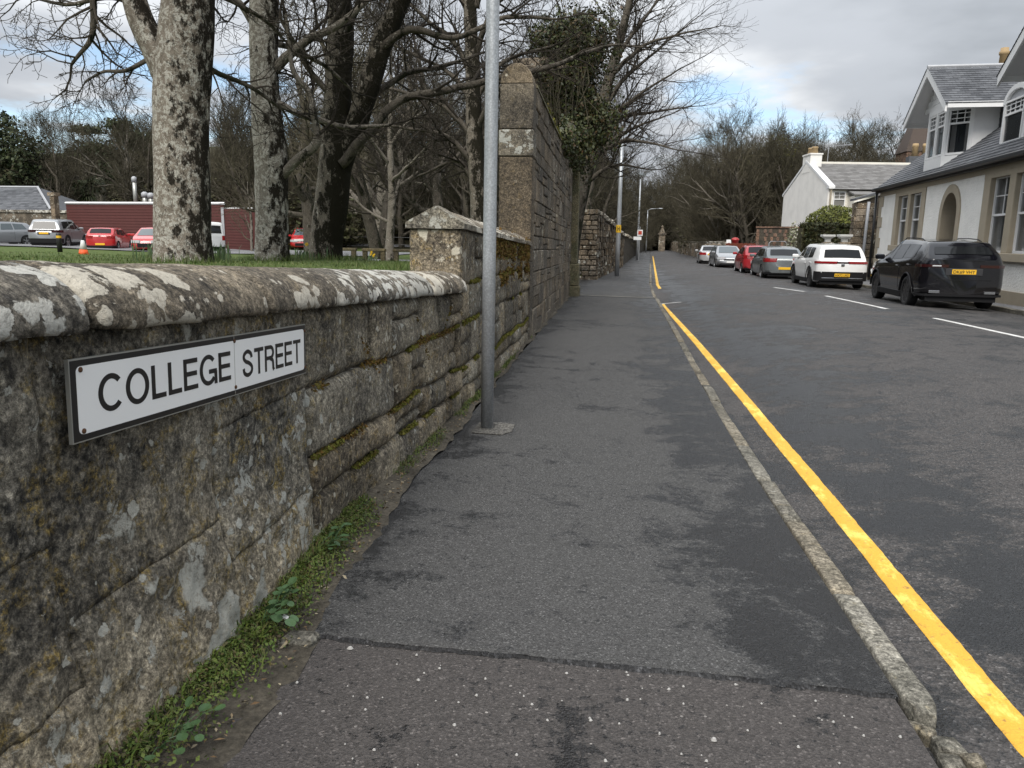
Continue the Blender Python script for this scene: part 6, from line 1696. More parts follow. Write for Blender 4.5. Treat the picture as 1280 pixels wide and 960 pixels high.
make_car('hatchback', (-24.4, 57.5, 0.30), R(196), 'red and white car facing the lawn behind the small white post', 'car', 4.0, 1.75,
    [(-2.0, 0.9), (-1.95, 1.05), (-1.8, 1.2), (-1.6, 1.6), (-1.4, 1.7), (-0.5, 1.74), (0.3, 1.72), (0.7, 1.62), (1.3, 1.12), (1.4, 1.06), (1.8, 0.92), (1.95, 0.75), (2.0, 0.5)],
    [(-2.0, 0.95), (-1.7, 1.06), (0, 1.0), (1.3, 0.98), (2.0, 0.6)], 2.5, 0.7, 0.31, P_red2,
    [(-0.6, 0.15, -0.56, 0.08), (-1.35, -0.68, -1.1, -0.64), (0.23, 1.1, 0.15, 0.66)], [(-1.78, -1.6), (0.7, 1.26)], M_rim,
    None, dict(lights=[(0.65, 0.82, 0.45, 0.35, M_head)], boxes=[(-0.5, 0.5, 0.72, 0.86, M_plW, 'badge_panel'), (-0.45, 0.45, 0.36, 0.56, M_trim, 'grille')]), 0, 0.18, None, 0.95, False, 'cars in the car park', lowblack=0.12, glass=M_glass2)

# ------------------------------------------------------------------ small things on the lawn
t = thing('traffic_cone', (-15.83, 21, zl(-15.8, 21)), 'orange traffic cone with white top standing on the lawn', 'traffic cone')
x, y, z = -15.83, 21, zl(-15.8, 21)
M_orange = plain('cone_orange', (0.75, 0.10, 0.015), 0.6); M_conew = plain('cone_white', (0.72, 0.72, 0.70), 0.5)
mb = MB(); mb.box(x-0.2, x+0.2, y-0.2, y+0.2, z, z+0.04, Matrix.Identity(4), ch=0.012); mb.build('base', M_orange, t)
mb = MB(); mb.lathe([(0.155, 0.04), (0.105, 0.24)], (x, y, z), 18); mb.build('cone', M_orange, t, True)
mb = MB(); mb.lathe([(0.108, 0.24), (0.06, 0.42), (0.045, 0.50), (0.03, 0.505)], (x, y, z), 18); mb.build('sleeve', M_conew, t, True)
x, y = -25.2, 36; z = zl(x, y)
t = thing('bollard', (x-3.25, y, z), 'black bollard with a yellow reflector in front of the silver SUV', 'bollard'); x -= 3.25
mb = MB(); mb.lathe([(0.12, -0.1), (0.12, 0.95), (0.10, 0.98)], (x, y, z), 16); mb.build('post', M_black, t, True)
mb = MB(); mb.lathe([(0.124, 0.74), (0.124, 0.86)], (x, y, z), 16); mb.build('reflector', M_yellowpaint, t)
x, y = -12.6, 31; z = zl(x, y)
t = thing('marker_post', (x, y, z), 'slim white marker post left of the mossy twin stemmed tree', 'post')
mb = MB(); mb.box(x-0.13, x+0.13, y-0.03, y+0.03, z+0.5, z+1.15, Matrix.Identity(4), ch=0.01); mb.build('panel', M_signwhite, t)
mb = MB(); mb.tube([(x, y, z-0.1), (x, y, z+1.25)], 0.03, 8, True); mb.build('post', M_signwhite, t)
M_wood = stone_mat('old_timber', (0.07, 0.06, 0.035), (0.12, 0.10, 0.06), (0.03, 0.025, 0.02), white=0.0, ochre=0.4, obj_var=0.2, bump=0.3)
def rail_hoop(x0, x1, y, label):
    z = zl((x0+x1)/2, y); t = thing('knee_rail', ((x0+x1)/2, y, z), label, 'rail', 'low wooden knee rails by the path')
    for x in (x0+0.05, x1-0.05):
        mb = MB(); mb.box(x-0.085, x+0.085, y-0.07, y+0.07, z-0.15, z+0.42, Matrix.Identity(4), ch=0.01); mb.build('post', M_wood, t)
    mb = MB(); mb.box(x0-0.06, x1+0.06, y-0.09, y+0.09, z+0.422, z+0.53, Matrix.Identity(4), ch=0.015); mb.build('rail', M_wood, t)
for k, (a, b, yy) in enumerate(((-10.5, -9.75, 27.6), (-9.55, -8.75, 28), (-8.4, -7.6, 28.2), (-7.5, -6.7, 28.4), (-6.6, -5.9, 28.6))):
    rail_hoop(a, b, yy, 'low wooden knee rail on the lawn, ' + ['one half hidden behind the mossy trunk', 'next right of the mossy trunk', 'third along, right of the daffodils', 'fourth along, left of the ridged wall end', 'last one, cut off by the ridged wall end'][k])
t = thing('railing', (-12, 62, 0.3), 'thin dark railing across the lawn in front of the park road', 'railing')
mb = MB(); mb.tube([(-24, 62, 1.4), (-3, 62, 1.4)], 0.03, 5); mb.tube([(-24, 62, 0.8), (-3, 62, 0.8)], 0.03, 5); mb.build('rail', M_black, t)
for k in range(13):
    x = -24+k*1.75; mb = MB(); mb.tube([(x, 62, 0.2), (x, 62, 1.5)], 0.04, 5); mb.build('post', M_black, t)

# ------------------------------------------------------------------ buildings
def harl(name, col, s=60, d=0.02):
    q = NT(name); v = q.pos(True)
    c = q.mix(q.ramp(q.noise(1.2, 5, 0.6, v), [(0.4, 0), (0.75, 0.35)]), col, tuple(x*0.6 for x in col))
    return q.out(c, 0.9, q.bump(q.noise(s, 4, 0.65, v), 0.9, d), spec=0.2)
M_harl = harl('white_harling', (0.83, 0.82, 0.785), 14, 0.04)
M_render = harl('cream_render', (0.80, 0.77, 0.69))
M_gable = harl('white_gable', (0.82, 0.80, 0.76), 30, 0.02)
M_tan = plain('tan_margin', (0.37, 0.32, 0.24), 0.85, grime=0.2, bump=0.006)
M_white = plain('white_woodwork', (0.78, 0.78, 0.78), 0.45, grime=0.1)
M_lead = plain('lead_sheet', (0.42, 0.43, 0.45), 0.55, 0.1, grime=0.25)
def slate_mat(name, a, b):
    q = NT(name); c = q.mix(q.isl(), a, b); c = q.mix(0.5, c, q.ramp(q.noise(3, 5, 0.65, q.pos(True)), [(0.3, 0.6), (0.7, 1.3)]), 'MULTIPLY')
    return q.out(c, 0.75, q.bump(q.noise(40, 4, 0.6, q.pos(True)), 0.4, 0.006))
M_slate = slate_mat('slate', (0.045, 0.048, 0.055), (0.105, 0.11, 0.12))
M_slate2 = slate_mat('slate_brown', (0.11, 0.105, 0.10), (0.18, 0.175, 0.17))
M_dark = plain('dark_interior', (0.015, 0.014, 0.013), 0.9)
M_curtain = plain('curtain', (0.55, 0.54, 0.52), 0.9, grime=0.1)
M_pot = plain('chimney_pot', (0.42, 0.30, 0.16), 0.8, grime=0.3)
M_gutter = plain('gutter_black', (0.012, 0.012, 0.013), 0.4)
M_pipe = plain('pipe_grey', (0.30, 0.31, 0.33), 0.5)
def pane_mat():
    q = NT('window_glass'); q.out((0.03, 0.035, 0.04), 0.03)
    q.b.inputs['Alpha'].default_value = 0.55
    return q.m
M_pane = pane_mat()
def shingles(mb, O, ex, es, W_, Ls, sw, sh, th=0.012, r=None, clip=None):
    """slates on a plane: O eaves corner, ex along, es up the slope"""
    nrm = ex.cross(es).normalized()
    if nrm.z < 0: nrm = -nrm
    n = int(Ls/sh)
    for j in range(n):
        k = -0.5 if j % 2 else 0.0; x = k*sw
        while x < W_:
            a, b = max(0, x), min(W_, x+sw-0.006)
            if b-a > 0.03 and (clip is None or clip((a+b)/2, (j+0.5)*sh)):
                s0, s1 = j*sh, min(Ls, (j+1.25)*sh); l = th*(1+0.25*(r.random() if r else 0))
                p0 = O+ex*a+es*s0+nrm*l*1.6; p1 = O+ex*b+es*s0+nrm*l*1.6; p2 = O+ex*b+es*s1+nrm*l*0.3; p3 = O+ex*a+es*s1+nrm*l*0.3
                mb.quad(p0, p1, p2, p3); mb.quad(O+ex*a+es*s0, O+ex*b+es*s0, p1, p0)
            x += sw
def holes_wall(mb, u0, u1, z0, z1, v0, v1, holes):
    us = sorted({u0, u1, *[q for h in holes for q in h[:2]]}); zs = sorted({z0, z1, *[q for h in holes for q in h[2:4]]})
    us = [q for q in us if u0 <= q <= u1]; zs = [q for q in zs if z0 <= q <= z1]
    for a, b in zip(us, us[1:]):
        run = None
        for c, d in zip(zs, zs[1:]):
            m = ((a+b)/2, (c+d)/2)
            if any(h[0] < m[0] < h[1] and h[2] < m[1] < h[3] for h in holes):
                if run: mb.box(a, b, v0, v1, run[0], run[1]); run = None
            else: run = (run[0], d) if run else (c, d)
        if run: mb.box(a, b, v0, v1, run[0], run[1])
def window(par, M, w, h, bars=(2, 2), sash=True, curtain=True, top_frac=0.5, lead=None, fw=0.055):
    """window in its own frame: x across, z up, y inward, lower left at origin of M"""
    mb = MB()
    mb.box(0, fw, 0, 0.09, 0, h, M); mb.box(w-fw, w, 0, 0.09, 0, h, M); mb.box(fw, w-fw, 0, 0.09, 0, fw*1.2, M); mb.box(fw, w-fw, 0, 0.09, h-fw, h, M)
    zm = h*top_frac
    if sash: mb.box(fw, w-fw, 0.012, 0.085, zm-0.03, zm+0.03, M)
    nb, nt = bars
    for k in range(1, nb+1):
        x = w*k/(nb+1)
        if nb: mb.box(x-0.012, x+0.012, 0.03, 0.06, zm+0.03 if sash else fw, h-fw, M)
    for k in range(1, nt+1):
        z = lerp(zm, h, k/(nt+1)); mb.box(fw, w-fw, 0.032, 0.058, z-0.012, z+0.012, M)
    f = mb.build('window', M_white, par)
    mb = MB(); mb.quad(*[M @ V(q) for q in ((fw, 0.05, fw), (w-fw, 0.05, fw), (w-fw, 0.05, h-fw), (fw, 0.05, h-fw))]); mb.build('pane', M_pane, f)
    if curtain:
        mb = MB()
        for a, b in ((fw, w*0.30), (w*0.70, w-fw)):
            n = 8
            for k in range(n):
                p = [lerp(a, b, q/n) for q in (k, k+1)]; d = [0.16+0.02*(q % 2) for q in (k, k+1)]
                mb.quad(*[M @ V(q) for q in ((p[0], d[0], fw), (p[1], d[1], fw), (p[1], d[1], h-fw), (p[0], d[0], h-fw))])
        mb.build('curtain', M_curtain, f)
    mb = MB(); mb.quad(*[M @ V(q) for q in ((0.01, 0.5, 0.01), (w-0.01, 0.5, 0.01), (w-0.01, 0.5, h-0.01), (0.01, 0.5, h-0.01))]); mb.build('dark_room', M_dark, f)
    return f
TR = Matrix.Translation
DX, DY = -0.06575737, -0.99783564
HR = math.atan2(DY, DX)
house = thing('stone_house', (11.05, 35.6, 0), 'white harled house with slate roof, bay dormers and arched tan doorway behind black SUV', 'house', world=False, rz=HR)
HU = 19.0
W1 = [(2.90, 4.20, 1.42, 3.30), (4.50, 5.80, 1.42, 3.30), (11.95, 13.25, 1.25, 3.32), (13.60, 14.90, 1.25, 3.32)]
door = (8.17, 9.57, -0.3, 3.13)
mb = MB(); holes_wall(mb, 0, HU, -0.6, 3.45, 0.0, 0.45, W1+[door]); mb.build('wall', M_harl, house)
mb = MB(); mb.box(0, HU, -0.03, 0.45, 3.452, 3.74); mb.build('eaves_band', M_tan, house)
mb = MB(); mb.box(0.3, 8.0, -0.05, -0.003, -0.6, 0.28); mb.box(9.75, HU, -0.05, -0.003, -0.6, 0.28); mb.build('base_course', M_tan, house)
for k in range(8):
    z0 = 0.0+k*0.43; w = 0.62 if k % 2 else 0.36
    mb = MB(); mb.box(-0.03, w, -0.03, 0.3 if k % 2 else 0.55, z0, z0+0.424, Matrix.Identity(4), ch=0.012); mb.build('quoin', M_tan, house)
for a, b, z0 in ((2.45, 6.25, 1.42), (11.5, 15.35, 1.25)):
    u = [w for w in W1 if a < w[0] < b]
    for (x0, x1) in ((a, u[0][0]+0.02), (u[0][1]-0.02, u[1][0]+0.02), (u[1][1]-0.02, b)):
        mb = MB(); mb.box(x0, x1, -0.035, 0.2, z0, 3.448, Matrix.Identity(4), ch=0.012); mb.build('window_margin', M_tan, house)
    mb = MB(); mb.box(a, b, -0.038, 0.2, 3.30, 3.449); mb.build('lintel', M_tan, house)
    mb = MB(); mb.box(a-0.05, b+0.05, -0.12, 0.25, z0-0.22, z0, Matrix.Identity(4), ch=0.015); mb.build('sill', M_tan, house)
for (a, b, c, d) in W1:
    window(house, TR((a+0.02, 0.10, c)), b-a-0.04, d-c-0.0, (1, 1), True, True, 0.5)
# arched doorway
def arch_ring(r0, r1, uc, zs, zb_, v0, v1, n=14):
    mb = MB(); P = [(uc+r0, zb_), (uc+r0, zs)] + [(uc+r0*math.cos(math.pi*k/n), zs+r0*math.sin(math.pi*k/n)) for k in range(1, n)] + [(uc-r0, zs), (uc-r0, zb_)]
    Q = [(uc+r1, zb_), (uc+r1, zs)] + [(uc+r1*math.cos(math.pi*k/n), zs+r1*math.sin(math.pi*k/n)) for k in range(1, n)] + [(uc-r1, zs), (uc-r1, zb_)]
    rings = [[V((a[0], v0, a[1])), V((b[0], v0, b[1])), V((b[0], v1, b[1])), V((a[0], v1, a[1]))] for a, b in zip(P, Q)]
    mb.loft(rings); return mb
uc = 8.87
arch_ring(0.68, 0.94, uc, 2.42, -0.3, -0.045, 1.2).build('door_arch', M_tan, house)
for sx in (-1, 1):      # spandrels of white harling above the arch
    mb = MB(); poly = [(uc+sx*0.93*math.cos(q), 2.42+0.93*math.sin(q)) for q in [math.pi/2*k/8 for k in range(9)]] + [(uc, 3.449), (uc+sx*0.93, 3.449)]
    mb.prism(poly, 0.001, 0.4, lambda a, b, h: (a, h, b)); mb.build('wall_spandrel', M_harl, house, fix=True)
mb = MB(); mb.box(uc-0.7, uc+0.7, 1.15, 1.25, -0.3, 3.2); mb.build('door_back', M_dark, house)
mb = MB(); mb.box(uc-0.5, uc+0.5, 1.08, 1.14, -0.1, 2.1, Matrix.Identity(4), ch=0.02); dd = mb.build('door', plain('door_brown', (0.05, 0.03, 0.02), 0.5), house)
mb = MB(); mb.box(uc+0.36, uc+0.42, 1.03, 1.08, 0.9, 1.05); mb.build('handle', M_chrome, dd)
# roof
SL = (7.6-3.78)/4.6
es = V((0, 1, SL)).normalized(); exx = V((1, 0, 0))
rr = random.Random(3)
mb = MB()
mb.loft([[V((u, -0.18, 3.74)), V((u, 4.4, 7.54)), V((u, 9.0, 3.74))] for u in (-0.12, HU)]); mb.build('roof_deck', M_slate, house)
mb = MB(); shingles(mb, V((-0.14, -0.22, 3.76)), exx, es, HU+0.1, 6.0, 0.26, 0.19, 0.014, rr); o = mb.build('roof_slates', M_slate, house); o['kind'] = 'stuff'
mb = MB(); mb.tube([(-0.14, 4.4, 7.58), (HU, 4.4, 7.58)], 0.1, 8, True); mb.build('ridge', M_lead, house)
mb = MB(); mb.box(-0.2, HU, -0.36, -0.2, 3.66, 3.80, Matrix.Identity(4), ch=0.03); mb.box(-0.15, HU, -0.2, -0.03, 3.60, 3.72); mb.build('gutter', M_gutter, house)
mb = MB(); mb.prism([(0.0, -0.6), (8.8, -0.6), (8.8, 3.74), (4.4, 7.5), (0.0, 3.74)], 0.002, 0.4, lambda a, b, h: (h, a+0.452, b) if a < 1 else (h, a, b)); mb.build('gable_wall', M_harl, house, fix=True)
mb = MB(); mb.tube([(-0.18, -0.12, 3.7), (-0.18, -0.12, 0.0)], 0.055, 10, True); mb.build('drainpipe', M_gutter, house, True)
mb = MB(); mb.box(-0.1, 0.75, 3.75, 5.05, 6.9, 8.15); st = mb.build('chimney', M_tan, house)
mb = MB(); mb.box(-0.16, 0.81, 3.69, 5.11, 8.153, 8.32, Matrix.Identity(4), ch=0.02); mb.build('chimney_cope', M_tan, house)
for v in (4.0, 4.6):
    mb = MB(); mb.lathe([(0.17, 8.3), (0.15, 9.0), (0.19, 9.03), (0.19, 9.14), (0.15, 9.17), (0.15, 9.28)], (0.33, v, 0), 14); mb.build('chimney_pot', M_pot, house, True)

def bay_dormer(uc, zsill=4.42, mirror=False):
    # rising white face with a canted bay under an overhanging gable
    hwf, cw, vf, vb = 0.92, 0.62, 0.12, 0.80
    P = [(uc-hwf-cw, vb), (uc-hwf, vf), (uc+hwf, vf), (uc+hwf+cw, vb)]
    zt_ = 6.05
    # apron and panels
    mb = MB(); poly = P+[(uc+hwf+cw, 1.7), (uc-hwf-cw, 1.7)]
    mb.prism(poly, 3.7, zsill, lambda a, b, h: (a, b, h)); mb.build('bay_apron', M_lead if False else M_white, house, fix=True)
    mb = MB(); mb.prism([(a, b) for a, b in poly], zt_-0.12, zt_+0.05, lambda a, b, h: (a, b, h)); mb.build('bay_head', M_white, house, fix=True)
    for (p, q) in zip(P, P[1:]):
        p = V((p[0], p[1], 0)); q = V((q[0], q[1], 0)); d = (q-p); L = d.length; a = math.atan2(d.y, d.x)
        Mx = TR((p.x, p.y, zsill)) @ Matrix.Rotation(a, 4, 'Z')
        pw = 0.09
        mb = MB(); mb.box(0.0, pw, 0.0, 0.12, 0, zt_-0.12-zsill, Mx); mb.box(L-pw, L, 0, 0.12, 0, zt_-0.12-zsill, Mx); mb.build('bay_post', M_white, house)
        if L > 1.3:
            mb = MB(); mb.box(L/2-0.06, L/2+0.06, 0, 0.12, 0, zt_-0.12-zsill, Mx); mb.build('bay_post', M_white, house)
            ws = [(pw, L/2-0.06), (L/2+0.06, L-pw)]
        else: ws = [(pw, L-pw)]
        for (x0, x1) in ws:
            window(house, Mx @ TR((x0, 0.02, 0.02)), x1-x0, zt_-0.14-zsill, (2, 2), True, True, 0.68, fw=0.06)
    # cheeks
    for sx in (-1, 1):
        x = uc+sx*(hwf+cw)
        mb = MB(); mb.box(min(x, x-sx*0.1), max(x, x-sx*0.1), vb+0.003, 1.75, 3.9, zt_, Matrix.Identity(4)); mb.build('bay_cheek', M_white, house)
        x2 = uc+sx*1.98; mb = MB(); mb.box(min(x, x2), max(x, x2), 1.55, 4.0, 4.4, 5.98); mb.build('dormer_cheek', M_slate, house)
        sh = MB(); shingles(sh, V((min(x, x2), 1.548, 4.6)), V((1, 0, 0)), V((0, -0.02, 1)).normalized(), abs(x2-x), 1.38, 0.22, 0.18, 0.012); o = sh.build('cheek_slates', M_slate, house); o['kind'] = 'stuff'
        sh = MB(); shingles(sh, V((x2, 1.58, 4.6)), V((0, 1, 0)), V((sx*0.02, 0, 1)).normalized(), 2.4, 1.38, 0.22, 0.18, 0.012)
        if sx > 0: sh.v = [V((x2+abs(v.x-x2), v.y, v.z)) for v in sh.v]
        o = sh.build('cheek_slates', M_slate, house); o['kind'] = 'stuff'
    # gable
    ga, ge, hw_ = 7.47, 5.93, 2.32
    mb = MB(); mb.prism([(uc-1.55, zt_+0.052), (uc+1.55, zt_+0.052), (uc+1.55, 6.2), (uc, 7.25), (uc-1.55, 6.2)], 0.16, 0.24, lambda a, b, h: (a, h, b)); mb.build('gable_boarding', M_white, house, fix=True)
    for k in range(6):
        z = zt_+0.06+k*0.19; w = min(1.55, (7.25-z)/0.68-0.12)
        if w > 0.1: mb = MB(); mb.box(uc-w, uc+w, 0.135, 0.158, z, z+0.175); mb.build('board', M_white, house)
    for sx in (-1, 1):
        e = V((uc+sx*hw_, 0, ge)); ap = V((uc, 0, ga)); d = (ap-e).normalized(); n = V((-d.z*sx, 0, abs(d.x)))
        if n.z < 0: n = -n
        mb = MB(); rings = []
        for y0 in (-0.36, -0.30):
            rings.append([e+V((0, y0, 0)), e+V((0, y0, -0.27)), ap+V((0, y0, -0.30)), ap+V((0, y0, 0.0))])
        mb.loft(rings); mb.build('bargeboard', M_white, house, fix=True)
        mb = MB(); mb.loft([[V((e.x, y0, e.z-0.02)), V((e.x-sx*0.5, y0, e.z+0.27)), V((uc, y0, ga-0.10)), V((uc, y0, ga-0.02))] for y0 in (-0.298, 4.2)]); mb.build('dormer_roof', M_white, house, fix=True)
        mb = MB(); mb.box(*sorted((e.x-sx*0.02, e.x+sx*0.05)), -0.30, 3.2, ge-0.16, ge+0.02); mb.build('fascia', M_white, house)
        sh = MB(); shingles(sh, V((e.x+sx*0.06, -0.38, ge-0.03)), V((0, 1, 0)), V((-sx*hw_, 0, ga-ge)).normalized(), 4.7, math.hypot(hw_, ga-ge)+0.05, 0.25, 0.17, 0.013, rr)
        o = sh.build('dormer_slates', M_slate, house); o['kind'] = 'stuff'
    mb = MB(); mb.tube([(uc, -0.38, ga+0.02), (uc, 4.3, ga+0.02)], 0.06, 8, True); mb.build('ridge', M_lead, house)
bay_dormer(6.05); bay_dormer(14.75)
# arched lead dormer
uc = 11.55; w = 0.78; vf = 0.55; zs = 5.42
mb = MB(); n = 12
A = [(uc+w, 4.2)] + [(uc+w*math.cos(math.pi*k/n), zs+0.42*math.sin(math.pi*k/n)) for k in range(n+1)] + [(uc-w, 4.2)]
mb.prism(A, vf, 3.2, lambda a, b, h: (a, h, b)); mb.build('arched_dormer', M_lead, house, fix=True)
arch = MB(); P = [(uc+(w+0.06)*math.cos(math.pi*k/n), zs+0.48*math.sin(math.pi*k/n)) for k in range(n+1)]; Q = [(uc+(w-0.1)*math.cos(math.pi*k/n), zs-0.0+0.34*math.sin(math.pi*k/n)) for k in range(n+1)]
arch.loft([[V((a[0], vf-0.08, a[1])), V((b[0], vf-0.08, b[1])), V((b[0], vf+0.0, b[1])), V((a[0], vf+0.0, a[1]))] for a, b in zip(P, Q)]); arch.build('arch_trim', M_white, house, fix=True)
mb = MB(); mb.box(uc-w-0.02, uc-w+0.14, vf-0.06, vf-0.002, 4.3, zs); mb.box(uc+w-0.14, uc+w+0.02, vf-0.06, vf-0.002, 4.3, zs); mb.box(uc-w-0.05, uc+w+0.05, vf-0.12, vf-0.002, 4.18, 4.298); mb.build('dormer_frame', M_white, house)
window(house, TR((uc-w+0.14, vf-0.09, 4.3)), 2*w-0.28, zs-4.3+0.08, (3, 2), True, False, 0.68)
mb = MB(); mb.quad(V((uc-w+0.16, vf-0.02, 4.32)), V((uc+w-0.16, vf-0.02, 4.32)), V((uc+w-0.16, vf-0.02, zs)), V((uc-w+0.16, vf-0.02, zs))); mb.build('dark_room', M_dark, house)

# stone outhouse with grey downpipe beyond the house corner
oh = thing('stone_wall', (10.6, 38, -0.2), 'tall dark stone wall end with a grey downpipe between the house corner and the hedge', 'wall')
mb = MB(); mb.loft([[V((x, 37.0, -0.6)), V((x, 37.0, zt_)), V((x, 37.6, zt_)), V((x, 37.6, -0.6))] for x, zt_ in ((10.55, 3.3), (13.5, 4.2))]); mb.build('wall_core', M_mortar, oh)
rg = random.Random(15); z = -0.3
while z < 3.25:
    h = rg.uniform(0.24, 0.36); x = 10.5
    while x < 11.25: 
        w = rg.uniform(0.3, 0.55); rub(x+w/2, 36.98, min(z+h/2, 3.2), w/2-0.01, 0.06, h/2-0.01, M_rubble, oh); x += w
    y = 37.0
    while y < 37.4:
        w = rg.uniform(0.25, 0.35); rub(10.53, y+w/2, min(z+h/2, 3.2), 0.06, w/2-0.01, h/2-0.01, M_rubble, oh); y += w
    z += h
mb = MB(); mb.loft([[V((x, 36.85, z_)), V((x, 36.85, z_+0.1)), V((x, 37.75, z_+0.1)), V((x, 37.75, z_))] for x, z_ in ((10.4, 3.36), (13.6, 4.32))]); mb.build('coping', M_slate, oh)
mb = MB(); mb.tube([(10.95, 36.8, 3.3), (10.93, 36.8, 1.5), (10.9, 36.8, -0.2)], 0.065, 10, True); mb.build('downpipe', M_pipe, oh, True)

# white cottage ------------------------------------------------------
cot = thing('white_cottage', (12.95, 52, 0), 'white gabled cottage with grey slate roof and end chimney beyond the hedge', 'house', world=False, rz=R(6))
# local x to the right (ridge direction), y away
CW, CD = 9.5, 9.0
mb = MB(); mb.box(0.3, CW, 0, 0.35, -0.6, 4.95); mb.build('front_wall', M_render, cot)
mb = MB(); mb.prism([(0, -0.6), (CD, -0.6), (CD, 4.9), (CD/2, 6.85), (0, 4.9)], 0, 0.298, lambda a, b, h: (h, a-0.002, b)); mb.build('gable_wall', M_gable, cot, fix=True)
mb = MB(); mb.box(0.3, CW, CD-0.35, CD, -0.6, 4.6); mb.build('back_wall', M_render, cot)
sl = V((0, CD/2+0.3, 6.85-4.8)).normalized()
mb = MB(); mb.loft([[V((x, -0.25, 4.80)), V((x, CD/2, 6.8)), V((x, CD+0.25, 4.80))] for x in (0.3, CW)]); mb.build('roof_deck', M_slate2, cot)
mb = MB(); shingles(mb, V((0.28, -0.3, 4.82)), V((1, 0, 0)), sl, CW-0.3, 5.2, 0.4, 0.28, 0.015, rr); o = mb.build('roof_slates', M_slate2, cot); o['kind'] = 'stuff'
mb = MB(); mb.box(-0.03, 0.35, -0.1, 0.3, 4.88, 5.0)
for s in (0, 1):
    a, b = (V((0, -0.2, 4.92)), V((0, CD/2, 6.94))) if s == 0 else (V((0, CD/2, 6.94)), V((0, CD+0.2, 4.92)))
    mb.loft([[p+V((-0.04, 0, -0.06)), p+V((0.34, 0, -0.06)), p+V((0.34, 0, 0.1)), p+V((-0.04, 0, 0.1))] for p in (a, b)])
mb.build('skew', M_white, cot, fix=True)
mb = MB(); mb.box(0.3, CW, CD/2-0.12, CD/2+0.12, 6.76, 6.96); mb.build('ridge', M_render, cot)
mb = MB(); mb.box(-0.02, 0.75, CD/2-0.75, CD/2+0.75, 6.2, 7.35); mb.build('chimney', M_gable, cot)
mb = MB(); mb.box(-0.07, 0.80, CD/2-0.8, CD/2+0.8, 7.353, 7.45); mb.build('chimney_cope', M_gable, cot)
for k in range(2):
    mb = MB(); mb.lathe([(0.24, 7.45), (0.20, 7.8), (0.24, 7.83), (0.2, 7.9)], (0.36, CD/2-0.35+k*0.7, 0), 10); mb.build('chimney_pot', M_pot, cot, True)
mb = MB(); mb.tube([(1.4, CD/2, 6.8), (1.4, CD/2, 8.1)], 0.025, 5); mb.tube([(1.4, CD/2, 8.0), (2.9, CD/2-0.3, 8.1)], 0.018, 4)
for k in range(6): mb.tube([(1.6+k*0.22, CD/2-0.35, 8.03), (1.6+k*0.22, CD/2+0.25, 8.03)], 0.012, 4)
mb.build('aerial', M_pipe, cot)
window(cot, TR((0.35, -0.06, 3.75)), 0.75, 0.95, (1, 1), True, True)
mb = MB(); mb.box(0.3, 1.15, -0.10, -0.062, 3.64, 3.748); mb.build('sill', M_tan, cot)
mb = MB(); mb.tube([(0.15, -0.08, 4.8), (0.15, -0.08, -0.2)], 0.06, 8); mb.build('drainpipe', M_tan, cot)
mb = MB(); mb.box(1.3, 3.0, -1.0, -0.002, -0.5, 4.4); mb.build('porch', M_render, cot)
mb = MB(); mb.loft([[V((x, -1.15, 4.41)), V((x, -1.15, 4.5)), V((x, 0.0, 4.78)), V((x, 0, 4.68))] for x in (1.2, 3.1)]); mb.build('porch_roof', M_slate2, cot)
window(cot, TR((1.45, -1.06, 3.0)), 0.6, 1.1, (0, 0), True, False); window(cot, TR((2.2, -1.06, 3.0)), 0.6, 1.1, (0, 0), True, False)

# chimney of the neighbouring house and the spire behind -----------------
nb = thing('slate_house', (22.5, 61, 0), 'dark roofed house whose twin chimney pots show just left of the bay dormer', 'house')
mb = MB(); mb.box(19.8, 27, 59.5, 67, -0.6, 4.8); mb.build('wall', M_render, nb)
mb = MB(); mb.loft([[V((x, 59.2, 4.8)), V((x, 63, 7.0)), V((x, 67.2, 4.8))] for x in (19.6, 27.2)]); mb.build('roof', M_slate, nb)
mb = MB(); mb.box(20.3, 21.9, 60.0, 60.7, 5.0, 7.7); mb.build('chimney', M_slate, nb)
for x in (20.75, 21.45): mb = MB(); mb.lathe([(0.22, 7.7), (0.19, 8.35), (0.23, 8.4), (0.19, 8.6)], (x, 60.35, 0), 12); mb.build('chimney_pot', M_pot, nb, True)
sp = thing('church_spire', (29.2, 84, 0), 'brown slated church spire with thin finial behind the bay dormer gable', 'church')
mb = MB(); mb.box(27.6, 30.8, 82.4, 85.6, -0.6, 10.5); mb.build('tower', M_rubble2, sp)
mb = MB(); mb.loft([[V((29.2+s*a, 84+s*b, z)) for a, b in ((-1, -1), (1, -1), (1, 1), (-1, 1))] for s, z in ((1.7, 10.5), (1.25, 12.0), (0.06, 16.3))]); mb.build('spire', plain('spire_slate', (0.075, 0.055, 0.045), 0.8, bump=0.02), sp)
mb = MB(); mb.tube([(29.2, 84, 16.2), (29.2, 84, 17.6)], 0.05, 6); mb.box(28.9, 29.5, 83.96, 84.04, 17.0, 17.1); mb.build('finial', M_pipe, sp)

